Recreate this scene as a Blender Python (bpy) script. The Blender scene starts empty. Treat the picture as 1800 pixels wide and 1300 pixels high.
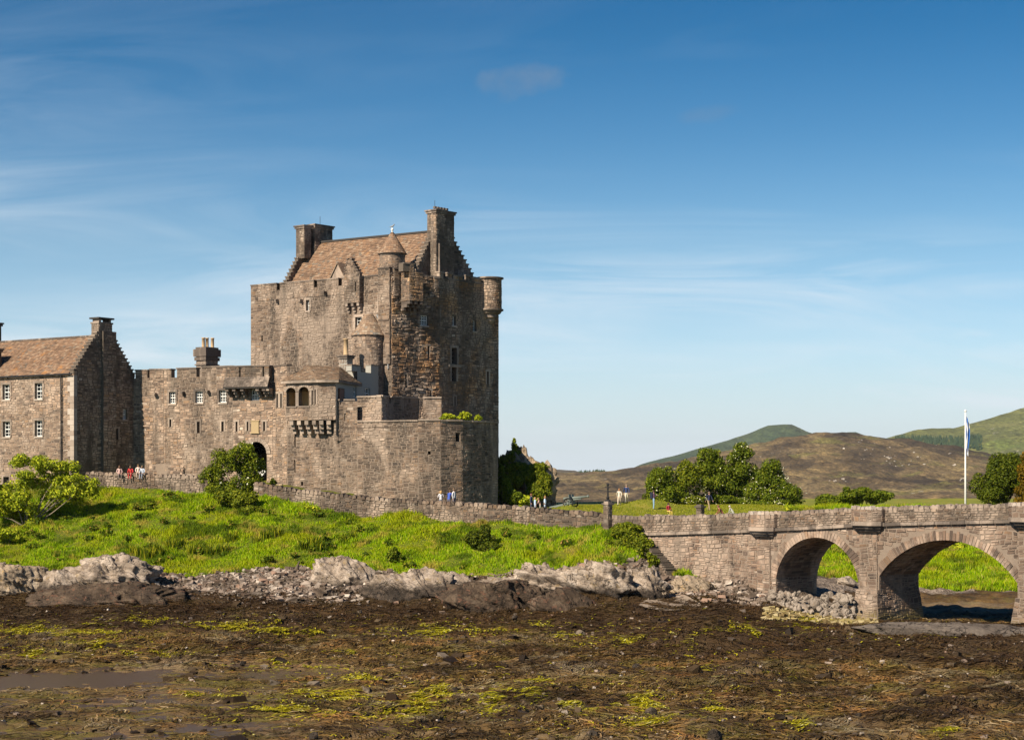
import bpy, math, random
import numpy as np
from mathutils import Vector, Matrix

R = math.radians
scene = bpy.context.scene
COL = scene.collection
random.seed(7)
RNG = np.random.default_rng(7)

# ------------------------------------------------------------------ camera, sky, sun, exposure
FPX, CAMH, HORIZ = 3000.0, 10.5, 830.0          # focal length in photo pixels, eye height, horizon row
cam = bpy.data.cameras.new('camera')
cam.sensor_width = 36.0
cam.lens = 36.0 * FPX / 1800.0
cam.shift_y = (HORIZ - 650.0) / 1800.0
cam.clip_start, cam.clip_end = 0.5, 60000.0
cam_o = bpy.data.objects.new('camera', cam)
COL.objects.link(cam_o)
cam_o.location = (0, 0, CAMH)
cam_o.rotation_euler = (R(90), 0, 0)
scene.camera = cam_o

SUN_AZ, SUN_EL = R(41.5), R(37)                    # sun to the left of and behind the camera
to_sun = Vector((-math.sin(SUN_AZ) * math.cos(SUN_EL), -math.cos(SUN_AZ) * math.cos(SUN_EL), math.sin(SUN_EL)))

world = bpy.data.worlds.new('World')
scene.world = world
world.use_nodes = True
wt = world.node_tree
wt.nodes.clear()
def wn(t, **k):
    n = wt.nodes.new(t)
    for a, b in k.items(): setattr(n, a, b)
    return n
wl = wt.links.new
w_out = wn('ShaderNodeOutputWorld'); w_bg = wn('ShaderNodeBackground')
sky = wn('ShaderNodeTexSky', sky_type='NISHITA')
sky.sun_disc = False
sky.sun_elevation = SUN_EL
sky.sun_rotation = math.atan2(to_sun.x, to_sun.y)
sky.altitude = 0; sky.air_density = 1.0; sky.dust_density = 0.6; sky.ozone_density = 2.2
SKY_STRENGTH = 0.068
w_bg.inputs['Strength'].default_value = SKY_STRENGTH
# a polarised, deeper blue sky
hs = wn('ShaderNodeHueSaturation'); hs.inputs['Saturation'].default_value = 1.42; hs.inputs['Value'].default_value = 1.0
wl(sky.outputs[0], hs.inputs['Color'])
tintn = wn('ShaderNodeMix', data_type='RGBA', blend_type='MULTIPLY')
tintn.inputs[0].default_value = 1.0
tintn.inputs[7].default_value = (0.60, 1.0, 1.08, 1)
wl(hs.outputs[0], tintn.inputs[6])
# a polarising filter darkens and deepens the blue away from the horizon
tc = wn('ShaderNodeTexCoord'); sep = wn('ShaderNodeSeparateXYZ'); wl(tc.outputs['Generated'], sep.inputs[0])
pol = wn('ShaderNodeValToRGB'); pe_ = pol.color_ramp.elements
while len(pe_) < 7: pe_.new(0.5)
for el, (p, c) in zip(pe_, ((0.0, (1.34, 1.0, 1.20)), (.07, (1.16, .93, 1.06)), (.13, (.84, .80, .85)), (.19, (.32, .64, .72)), (.25, (.05, .55, .63)), (.40, (.03, .44, .54)), (1.0, (.02, .32, .42)))): el.position = p; el.color = (*c, 1)
wl(sep.outputs['Z'], pol.inputs[0])
poln = wn('ShaderNodeMix', data_type='RGBA', blend_type='MULTIPLY'); poln.inputs[0].default_value = 1.0
wl(tintn.outputs[2], poln.inputs[6]); wl(pol.outputs[0], poln.inputs[7])
# thin cirrus, laid on a plane high above so that it streaks and thins out like real cloud
def wmath(op, a, b=None, c=None, clamp=False):
    n = wn('ShaderNodeMath', operation=op); n.use_clamp = clamp
    for i, x in enumerate((a, b, c)):
        if x is None: continue
        if isinstance(x, (int, float)): n.inputs[i].default_value = x
        else: wl(x, n.inputs[i])
    return n.outputs[0]
zz = wmath('ADD', wmath('MAXIMUM', sep.outputs['Z'], 0.0), 0.22)
cx = wmath('DIVIDE', sep.outputs['X'], zz); cy = wmath('DIVIDE', sep.outputs['Y'], zz)
cmb = wn('ShaderNodeCombineXYZ'); wl(cx, cmb.inputs[0]); wl(cy, cmb.inputs[1])
mp = wn('ShaderNodeMapping'); wl(cmb.outputs[0], mp.inputs[0])
mp.inputs['Rotation'].default_value = (0, 0, R(-24)); mp.inputs['Scale'].default_value = (1.0, 2.3, 1)
mp.inputs['Location'].default_value = (5.3, 0.2, 0)
n1 = wn('ShaderNodeTexNoise'); n1.inputs['Scale'].default_value = 1.5; n1.inputs['Detail'].default_value = 9; n1.inputs['Roughness'].default_value = 0.6; n1.inputs['Distortion'].default_value = 1.1
wl(mp.outputs[0], n1.inputs['Vector'])
n2 = wn('ShaderNodeTexNoise'); n2.inputs['Scale'].default_value = 0.7; n2.inputs['Detail'].default_value = 3
wl(mp.outputs[0], n2.inputs['Vector'])
c1 = wmath('MULTIPLY', wmath('SUBTRACT', n1.outputs[0], 0.41, clamp=True), 3.4, clamp=True)
c2 = wmath('MULTIPLY', wmath('SUBTRACT', n2.outputs[0], 0.40, clamp=True), 4.5, clamp=True)
cirr = wmath('MULTIPLY', c1, c2)
# cloud veil thickens towards the horizon, as thin cloud does along a long slant path
slant = wmath('DIVIDE', 0.13, wmath('ADD', wmath('MAXIMUM', sep.outputs['Z'], 0.0), 0.10))
cirr = wmath('MULTIPLY', cirr, wmath('MINIMUM', wmath('MULTIPLY', slant, 1.9), 1.0), clamp=True)
veil = wmath('MULTIPLY', wmath('POWER', wmath('SUBTRACT', 1.0, wmath('MAXIMUM', sep.outputs['Z'], 0.0), clamp=True), 11.0), 0.93)
cirr = wmath('MULTIPLY', cirr, wmath('SUBTRACT', 1.12, wmath('MULTIPLY', wmath('MAXIMUM', sep.outputs['Z'], 0.0), 3.3), clamp=True))
cfac = wmath('MAXIMUM', wmath('MULTIPLY', cirr, 0.88), 0.0, clamp=True)
cfac = wmath('ADD', cfac, wmath('MULTIPLY', veil, wmath('SUBTRACT', 1.0, cfac)), clamp=True)
cmix = wn('ShaderNodeMix', data_type='RGBA')
wl(cfac, cmix.inputs[0]); wl(poln.outputs[2], cmix.inputs[6])
cmix.inputs[7].default_value = (7.3, 8.0, 8.6, 1)
# one small greyish cloud
def cloudlet(u, v, ru, rv, strength, src):
    d = Vector(((u - 900) / FPX, 1.0, (HORIZ - v) / FPX)).normalized()
    right = Vector((d.y, -d.x, 0)).normalized(); up = right.cross(d)
    def dot(vec):
        n = wn('ShaderNodeVectorMath', operation='DOT_PRODUCT'); wl(tc.outputs['Generated'], n.inputs[0]); n.inputs[1].default_value = vec
        return n.outputs['Value']
    a = wmath('DIVIDE', dot(right), ru / FPX); b = wmath('DIVIDE', dot(up), rv / FPX)
    b = wmath('SUBTRACT', b, wmath('MULTIPLY', a, 0.35))
    r2 = wmath('ADD', wmath('MULTIPLY', a, a), wmath('MULTIPLY', b, b))
    nn = wn('ShaderNodeTexNoise'); nn.inputs['Scale'].default_value = 34; nn.inputs['Detail'].default_value = 5; nn.inputs['Roughness'].default_value = 0.6
    wl(tc.outputs['Generated'], nn.inputs['Vector'])
    r2 = wmath('ADD', r2, wmath('MULTIPLY', wmath('SUBTRACT', nn.outputs[0], 0.5), 3.2))
    front = wmath('GREATER_THAN', dot(d), 0.2)
    f = wmath('MULTIPLY', wmath('MULTIPLY', wmath('SUBTRACT', 1.05, r2, clamp=True), strength, clamp=True), front)
    m = wn('ShaderNodeMix', data_type='RGBA'); wl(f, m.inputs[0]); wl(src, m.inputs[6]); m.inputs[7].default_value = (1.9, 2.7, 3.8, 1)
    return m.outputs[2]
skyc = cloudlet(905, 146, 84, 32, 0.5, cmix.outputs[2])
skyc = cloudlet(1250, 200, 55, 16, 0.2, skyc)
wl(skyc, w_bg.inputs['Color']); wl(w_bg.outputs[0], w_out.inputs[0])

sun_l = bpy.data.lights.new('sun', 'SUN'); sun_l.energy = 5.0; sun_l.angle = R(0.5); sun_l.color = (1.0, 0.87, 0.69)
sun_o = bpy.data.objects.new('sun', sun_l); COL.objects.link(sun_o)
sun_o.rotation_euler = (-to_sun).to_track_quat('-Z', 'Y').to_euler()
sun_o.location = (-60, -60, 90)

scene.view_settings.view_transform = 'Standard'
scene.view_settings.look = 'None'
scene.view_settings.exposure = 0.72
scene.view_settings.gamma = 1.0
scene.view_settings.use_curve_mapping = False
scene.render.engine = 'CYCLES'
scene.cycles.use_denoising = True
scene.cycles.max_bounces = 6
scene.cycles.diffuse_bounces = 2
scene.cycles.transparent_max_bounces = 6
scene.cycles.sample_clamp_indirect = 6.0

# ------------------------------------------------------------------ measuring helpers
def X(u, Y): return (u - 900.0) / FPX * Y
def L(u, Y): return Vector((X(u, Y), Y))
def Zv(v, Y): return CAMH - (v - HORIZ) / FPX * Y
def P(u, v, Y): return Vector((X(u, Y), Y, Zv(v, Y)))
def U(x, y): return 900.0 + FPX * x / y

def _hash(ix, iy, seed):
    h = (ix.astype(np.int64) * 374761393 + iy.astype(np.int64) * 668265263 + seed * 974711) & 0x7fffffff
    h = ((h ^ (h >> 13)) * 1274126177) & 0x7fffffff
    return ((h ^ (h >> 16)) & 0xffff) / 65535.0
def vnoise(x, y, seed=0):
    x = np.asarray(x, float); y = np.asarray(y, float)
    ix = np.floor(x); iy = np.floor(y); fx = x - ix; fy = y - iy
    fx = fx * fx * (3 - 2 * fx); fy = fy * fy * (3 - 2 * fy)
    a = _hash(ix, iy, seed); b = _hash(ix + 1, iy, seed); c = _hash(ix, iy + 1, seed); d = _hash(ix + 1, iy + 1, seed)
    return (a + (b - a) * fx) * (1 - fy) + (c + (d - c) * fx) * fy
def fbm(x, y, octaves=4, seed=0, ridged=False):
    s = 0.0; amp = 0.5; f = 1.0; tot = 0.0
    x = np.asarray(x, float); y = np.asarray(y, float)
    for o in range(octaves):
        xr = x * 0.8 - y * 0.6; yr = x * 0.6 + y * 0.8; x, y = xr + 11.3, yr + 7.7
        n = vnoise(x * f, y * f, seed + o) * 2 - 1
        if ridged: n = 1 - 2 * np.abs(n)
        s = s + n * amp; tot += amp; amp *= 0.5; f *= 2.03
    return s / tot

# ------------------------------------------------------------------ object helpers
def link(o, parent=None):
    COL.objects.link(o)
    if parent is not None: o.parent = parent
    return o
def root_loc(o):
    v = Vector((0, 0, 0))
    while o is not None:
        v = v + o.location; o = o.parent
    return v
def tag(o, label=None, cat=None, group=None, kind=None):
    if label: o['label'] = label
    if cat: o['category'] = cat
    if group: o['group'] = group
    if kind: o['kind'] = kind
    return o
def thing(name, label, cat, loc=(0, 0, 0), group=None):
    o = bpy.data.objects.new(name, None)
    o.empty_display_size = 0.3
    link(o); o.location = loc
    return tag(o, label, cat, group)

class MB:
    """collects faces in world coordinates; build() links ONE mesh object"""
    def __init__(s): s.v = []; s.f = []; s.m = []
    def add(s, pts, faces, m=0):
        n = len(s.v); s.v.extend([tuple(p) for p in pts])
        for f in faces: s.f.append(tuple(n + i for i in f)); s.m.append(m)
        return s
    def quad(s, a, b, c, d, m=0): return s.add((a, b, c, d), ((0, 1, 2, 3),), m)
    def hexa(s, p, m=0, bottom=True):
        fs = [(4, 5, 6, 7), (0, 1, 5, 4), (1, 2, 6, 5), (2, 3, 7, 6), (3, 0, 4, 7)]
        if bottom: fs.append((3, 2, 1, 0))
        return s.add(p, fs, m)
    def box(s, c, size, rz=0.0, m=0):
        cx, cy, cz = c; a, b, h = size[0] / 2, size[1] / 2, size[2] / 2
        co, si = math.cos(rz), math.sin(rz)
        q = [(-a, -b), (a, -b), (a, b), (-a, b)]
        pts = [(cx + x * co - y * si, cy + x * si + y * co, cz + z) for z in (-h, h) for x, y in q]
        return s.hexa(pts, m)
    def prism(s, poly, z0, z1, m=0, cap=True, bottom=False):
        n = len(poly)
        z0 = z0 if hasattr(z0, '__len__') else [z0] * n
        z1 = z1 if hasattr(z1, '__len__') else [z1] * n
        pts = [(p[0], p[1], z0[i]) for i, p in enumerate(poly)] + [(p[0], p[1], z1[i]) for i, p in enumerate(poly)]
        fs = [(i, (i + 1) % n, n + (i + 1) % n, n + i) for i in range(n)]
        if cap: fs.append(tuple(range(n, 2 * n)))
        if bottom: fs.append(tuple(reversed(range(n))))
        return s.add(pts, fs, m)
    def lathe(s, c, prof, n=16, a0=0.0, a1=2 * math.pi, m=0, close=True):
        full = abs(a1 - a0 - 2 * math.pi) < 1e-6
        k = n if full else n + 1
        pts = []
        for r, z in prof:
            for i in range(k):
                a = a0 + (a1 - a0) * i / n
                pts.append((c[0] + r * math.cos(a), c[1] + r * math.sin(a), c[2] + z))
        fs = []
        for j in range(len(prof) - 1):
            for i in range(n):
                i2 = (i + 1) % k
                fs.append((j * k + i, j * k + i2, (j + 1) * k + i2, (j + 1) * k + i))
        if close and full:
            fs.append(tuple(range((len(prof) - 1) * k, len(prof) * k)))
            fs.append(tuple(reversed(range(k))))
        return s.add(pts, fs, m)
    def tube(s, pts, rad, n=6, m=0):
        pts = [Vector(p) for p in pts]
        rad = rad if hasattr(rad, '__len__') else [rad] * len(pts)
        ring = []
        for i, p in enumerate(pts):
            d = (pts[min(i + 1, len(pts) - 1)] - pts[max(i - 1, 0)]).normalized()
            a = d.cross(Vector((0.13, 0.31, 0.94))).normalized(); b = d.cross(a)
            ring += [p + (a * math.cos(t) + b * math.sin(t)) * rad[i] for t in (2 * math.pi * k / n for k in range(n))]
        fs = []
        for j in range(len(pts) - 1):
            for i in range(n):
                i2 = (i + 1) % n
                fs.append((j * n + i, j * n + i2, (j + 1) * n + i2, (j + 1) * n + i))
        fs.append(tuple(range((len(pts) - 1) * n, len(pts) * n))); fs.append(tuple(reversed(range(n))))
        return s.add(ring, fs, m)
    def build(s, name, mats, parent=None, smooth=False, local=False):
        if not isinstance(mats, (list, tuple)): mats = [mats]
        me = bpy.data.meshes.new(name)
        v = np.array(s.v, dtype=np.float32).reshape(-1, 3)
        if parent is not None and not local: v = v - np.array(root_loc(parent), dtype=np.float32)
        me.from_pydata(v.tolist(), [], s.f)
        for m in mats: me.materials.append(m)
        if len(mats) > 1: me.polygons.foreach_set('material_index', s.m)
        if smooth: me.polygons.foreach_set('use_smooth', [True] * len(me.polygons))
        me.update()
        return link(bpy.data.objects.new(name, me), parent)

def np_mesh(name, verts, faces, mats, parent=None, smooth=False, midx=None, offset=None):
    """verts (n,3), faces (m,k) numpy arrays, k constant"""
    me = bpy.data.meshes.new(name)
    v = np.asarray(verts, dtype=np.float32)
    if offset is not None: v = v - np.asarray(offset, dtype=np.float32)
    f = np.asarray(faces, dtype=np.int32); k = f.shape[1]
    me.vertices.add(len(v)); me.vertices.foreach_set('co', v.ravel())
    me.loops.add(f.size); me.loops.foreach_set('vertex_index', f.ravel())
    me.polygons.add(len(f)); me.polygons.foreach_set('loop_start', np.arange(0, f.size, k, dtype=np.int32))
    if not isinstance(mats, (list, tuple)): mats = [mats]
    for m in mats: me.materials.append(m)
    if midx is not None: me.polygons.foreach_set('material_index', np.asarray(midx, dtype=np.int32))
    me.polygons.foreach_set('use_smooth', np.full(len(f), smooth))
    me.update(calc_edges=True)
    return link(bpy.data.objects.new(name, me), parent)

# ------------------------------------------------------------------ materials
class NT:
    def __init__(s, name):
        s.mat = bpy.data.materials.new(name); s.mat.use_nodes = True
        s.t = s.mat.node_tree; s.t.nodes.clear()
        s.out = s.n('ShaderNodeOutputMaterial'); s.b = s.n('ShaderNodeBsdfPrincipled')
        s.l(s.b.outputs[0], s.out.inputs[0])
        s.b.inputs['Specular IOR Level'].default_value = 0.3
        s.geo = s.n('ShaderNodeNewGeometry')
    def n(s, t, **k):
        n = s.t.nodes.new(t)
        for a, b in k.items(): setattr(n, a, b)
        return n
    def l(s, a, b): s.t.links.new(a, b)
    def val(s, x, sock):
        if isinstance(x, (int, float)): sock.default_value = x
        elif isinstance(x, tuple): sock.default_value = (*x, 1) if len(x) == 3 else x
        else: s.l(x, sock)
    def math(s, op, a, b=None, c=None, clamp=False):
        n = s.n('ShaderNodeMath', operation=op); n.use_clamp = clamp
        for i, x in enumerate((a, b, c)):
            if x is not None: s.val(x, n.inputs[i])
        return n.outputs[0]
    def noise(s, scale, detail=4, rough=0.55, dist=0.0, vec=None, stretch=None, seed=0.0):
        n = s.n('ShaderNodeTexNoise'); n.inputs['Scale'].default_value = scale; n.inputs['Detail'].default_value = detail
        n.inputs['Roughness'].default_value = rough; n.inputs['Distortion'].default_value = dist
        v = vec if vec is not None else s.geo.outputs['Position']
        if stretch or seed:
            m = s.n('ShaderNodeMapping'); m.inputs['Scale'].default_value = stretch or (1, 1, 1); m.inputs['Location'].default_value = (seed, seed * 1.7, seed * .6)
            s.l(v, m.inputs[0]); v = m.outputs[0]
        s.l(v, n.inputs['Vector'])
        return n.outputs[0]
    def ramp(s, fac, stops, interp='LINEAR'):
        n = s.n('ShaderNodeValToRGB'); n.color_ramp.interpolation = interp
        e = n.color_ramp.elements
        while len(e) < len(stops): e.new(0.5)
        for el, (p, c) in zip(e, stops): el.position = p; el.color = (*c, 1) if len(c) == 3 else c
        s.val(fac, n.inputs[0]); return n.outputs[0]
    def step(s, x, lo, hi):
        n = s.n('ShaderNodeMapRange'); n.interpolation_type = 'SMOOTHSTEP'
        s.val(x, n.inputs[0]); n.inputs[1].default_value = lo; n.inputs[2].default_value = hi
        return n.outputs[0]
    def mix(s, f, a, b, mode='MIX'):
        n = s.n('ShaderNodeMix', data_type='RGBA', blend_type=mode)
        s.val(f, n.inputs[0]); s.val(a, n.inputs[6]); s.val(b, n.inputs[7]); return n.outputs[2]
    def island(s):
        o = s.n('ShaderNodeObjectInfo')
        return s.math('FRACT', s.math('ADD', s.geo.outputs['Random Per Island'], o.outputs['Random']))
    def color(s, c): s.val(c, s.b.inputs['Base Color']); return s
    def rough(s, r): s.val(r, s.b.inputs['Roughness']); return s
    def bump(s, h, strength=0.5, dist=0.05):
        n = s.n('ShaderNodeBump'); n.inputs['Strength'].default_value = strength; n.inputs['Distance'].default_value = dist
        s.l(h, n.inputs['Height']); s.l(n.outputs[0], s.b.inputs['Normal']); return s
    def zpos(s):
        n = s.n('ShaderNodeSeparateXYZ'); s.l(s.geo.outputs['Position'], n.inputs[0]); return n.outputs['Z']

def plain(name, c, rough=0.7, metallic=0.0):
    t = NT(name); t.color(c).rough(rough); t.b.inputs['Metallic'].default_value = metallic
    n = t.noise(6, 3); t.color(t.mix(t.math('MULTIPLY', n, 0.35), c, tuple(x * 0.6 for x in c)))
    return t.mat

def stone_mat(name, stops, stain=(0.045, 0.038, 0.032), stain_amt=0.65, warm=None, lime=0.0, weed=None):
    t = NT(name)
    c = t.ramp(t.island(), [(p, (a * 1.04, b * .985, d * .99)) for p, (a, b, d) in stops], 'CONSTANT')
    n = t.noise(2.2, 6, 0.65); c = t.mix(t.math('MULTIPLY', n, 0.7), c, t.mix(1.0, c, (0.55, 0.52, 0.5), 'MULTIPLY'))
    fine = t.noise(11, 5, 0.7)
    c = t.mix(t.step(fine, 0.56, 0.72), c, t.mix(1.0, c, (1.7, 1.66, 1.58), 'MULTIPLY'))
    dk = t.noise(5, 5, 0.75, stretch=(.6, .6, 1.5), seed=19.); c = t.mix(t.math('MULTIPLY', t.step(dk, 0.57, 0.70), .6), c, t.mix(1.0, c, (.35, .33, .31), 'MULTIPLY'))
    st = t.step(t.noise(0.26, 6, 0.66, 0.6, stretch=(1, 1, 0.5), seed=3.1), 0.45, 0.56)
    c = t.mix(t.math('MULTIPLY', st, stain_amt), c, t.mix(.74, c, stain))
    pale = t.step(t.noise(0.33, 6, 0.68, 0.6, stretch=(1, 1, 0.6), seed=23.), 0.49, 0.59)
    c = t.mix(t.math('MULTIPLY', pale, .45), c, (0.52, 0.41, 0.325))
    stk = t.step(t.noise(0.9, 5, 0.65, stretch=(1, 1, 0.10), seed=8.0), 0.50, 0.62)
    c = t.mix(t.math('MULTIPLY', stk, stain_amt * 0.75), c, t.mix(.8, c, stain))
    if warm:
        w = t.step(t.noise(0.45, 4, 0.6, stretch=(1, 1, 0.7), seed=5.0), 0.44, 0.62)
        c = t.mix(t.math('MULTIPLY', w, 0.6), c, t.mix(1.0, c, warm, 'MULTIPLY'))
    if lime:
        w = t.step(t.noise(1.7, 5, 0.7, stretch=(1, 1, 0.10), seed=13.0), 0.66, 0.74)
        c = t.mix(t.math('MULTIPLY', w, lime), c, (0.5, 0.47, 0.42))
    if weed:
        z = t.math('ADD', t.zpos(), t.math('MULTIPLY', t.math('SUBTRACT', t.noise(0.9, 4), 0.5), 0.8))
        c = t.mix(t.math('SUBTRACT', 1.0, t.step(z, weed[0], weed[1])), c, weed[2])
    t.color(c).rough(0.88)
    t.bump(t.noise(14, 5, 0.7), 0.55, 0.04)
    return t.mat

S_CASTLE = [(0.0, (0.37, 0.275, 0.195)), (0.16, (0.27, 0.195, 0.14)), (0.34, (0.43, 0.325, 0.235)), (0.5, (0.205, 0.155, 0.118)),
            (0.63, (0.33, 0.252, 0.185)), (0.77, (0.47, 0.37, 0.275)), (0.86, (0.13, 0.10, 0.078)), (0.92, (0.36, 0.245, 0.15)), (0.975, (0.58, 0.50, 0.40))]
def dim(stops, k): return [(p, tuple(x * k * (kk if isinstance(kk, float) else 1) for x in c)) for p, c in stops for kk in (1.0,)]
M = {}
M['castle'] = stone_mat('castle rubble stone', dim(S_CASTLE, 1.0), stain_amt=0.9)
M['castle_pale'] = stone_mat('pale gatehouse rubble stone', dim(S_CASTLE, 1.12), stain_amt=0.65)
M['hall'] = stone_mat('hall rubble stone', dim(S_CASTLE, 1.15), stain_amt=0.5)
M['keep'] = stone_mat('keep rubble stone', dim(S_CASTLE, 0.64), stain_amt=0.95)
M['keep_warm'] = stone_mat('ochre stained keep stone', dim(S_CASTLE, 0.9), stain_amt=0.7, warm=(1.5, 1.05, 0.5), lime=0.35)
M['bastion'] = stone_mat('bastion rubble stone', dim(S_CASTLE, 0.78), stain_amt=0.85, lime=0.45)
M['wall_dark'] = stone_mat('dark lichened drystone', dim(S_CASTLE, 0.52), stain_amt=0.6)
M['bridge'] = stone_mat('bridge stone', [(p, (c[0] * 0.78, c[1] * 0.75, c[2] * 0.75)) for p, c in S_CASTLE], stain_amt=0.6, lime=0.75,
                        weed=(0.3, 1.5, (0.16, 0.125, 0.045)))
M['dress'] = stone_mat('dressed stone', [(0, (0.34, 0.29, 0.235)), (0.4, (0.28, 0.235, 0.19)), (0.75, (0.39, 0.335, 0.27))], stain_amt=0.45)
M['dress_dark'] = stone_mat('weathered dressed stone', [(0, (0.17, 0.145, 0.12)), (0.4, (0.13, 0.11, 0.092)), (0.75, (0.21, 0.18, 0.15))], stain_amt=0.5)
M['cope'] = stone_mat('parapet cope stone', [(0, (0.24, 0.20, 0.16)), (0.3, (0.17, 0.14, 0.115)), (0.55, (0.31, 0.26, 0.205)), (0.8, (0.21, 0.17, 0.135))], stain_amt=0.45)
M['quoin'] = stone_mat('pale quoin stone', [(0, (0.46, 0.42, 0.36)), (0.5, (0.40, 0.35, 0.29)), (0.8, (0.33, 0.28, 0.23))], stain_amt=0.2)
def mortar(name, c):
    t = NT(name); n = t.noise(3, 5, 0.65)
    cc = t.mix(n, tuple(x * 0.75 for x in c), tuple(x * 1.25 for x in c))
    t.color(cc).rough(0.95); t.bump(t.noise(18, 4, 0.7), 0.6, 0.04); return t.mat
M['mortar'] = mortar('lime mortar', (0.21, 0.163, 0.127))
M['mortar_dark'] = mortar('dark mortar', (0.125, 0.10, 0.078))
def slate_mat(name, stops, lichen=(0.42, 0.19, 0.05), amt=0.6):
    t = NT(name); c = t.ramp(t.island(), stops, 'CONSTANT')
    c = t.mix(t.math('MULTIPLY', t.noise(3, 5, 0.65), 0.5), c, t.mix(1.0, c, (0.6, 0.58, 0.56), 'MULTIPLY'))
    w = t.step(t.noise(0.8, 5, 0.65, 0.3), 0.57, 0.68)
    c = t.mix(t.math('MULTIPLY', w, amt), c, lichen)
    c = t.mix(t.math('MULTIPLY', t.step(t.noise(0.7, 6, 0.7, .4, seed=4.), .50, .64), .55), c, t.mix(1.0, c, (.42, .42, .42), 'MULTIPLY'))
    t.color(c).rough(0.8); t.bump(t.noise(20, 4), 0.4, 0.02); return t.mat
S_SLATE = [(0, (0.31, 0.19, 0.12)), (0.2, (0.26, 0.165, 0.108)), (0.4, (0.36, 0.23, 0.148)), (0.58, (0.22, 0.143, 0.098)), (0.72, (0.31, 0.205, 0.138)), (0.86, (0.39, 0.28, 0.195)), (0.95, (0.24, 0.195, 0.155))]
M['slate'] = slate_mat('stone slates', dim(S_SLATE, .86))
M['slate_keep'] = slate_mat('keep roof slates', dim(S_SLATE, 0.80), amt=0.35)
M['slate_grey'] = slate_mat('gatehouse roof slates', [(p, (c[0] * 0.98, c[1] * 1.08, c[2] * 1.15)) for p, c in S_SLATE], amt=0.12)
M['slate_dark'] = plain('dark slates', (0.05, 0.045, 0.042), 0.8)
M['lead'] = plain('lead', (0.26, 0.26, 0.26), 0.5)
M['white'] = plain('white painted wood', (0.78, 0.77, 0.73), 0.5)
M['harl'] = plain('grey lime harling', (0.36, 0.345, 0.31), 0.9)
M['harl_yellow'] = plain('ochre plaster', (0.46, 0.35, 0.20), 0.9)
M['sandstone'] = plain('carved sandstone', (0.40, 0.30, 0.17), 0.85)
M['brown_wood'] = plain('brown painted wood', (0.17, 0.075, 0.045), 0.6)
M['dark_wood'] = plain('dark oak', (0.045, 0.033, 0.026), 0.7)
M['iron'] = plain('black iron', (0.02, 0.02, 0.022), 0.5)
M['pot'] = plain('buff clay chimney pot', (0.47, 0.33, 0.19), 0.8)
M['gun'] = plain('grey green gun paint', (0.17, 0.20, 0.18), 0.55)
M['grey_stone_mason'] = plain('grey granite', (0.33, 0.325, 0.31), 0.85)
t = NT('window glass'); t.color((0.012, 0.014, 0.016)).rough(0.08); t.b.inputs['Specular IOR Level'].default_value = 0.5; M['glass'] = t.mat
M['void'] = plain('painted dark of unlit interior', (0.02, 0.016, 0.013), 0.9)  # near-black colour painted in for the darkness of unlit rooms behind openings
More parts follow.
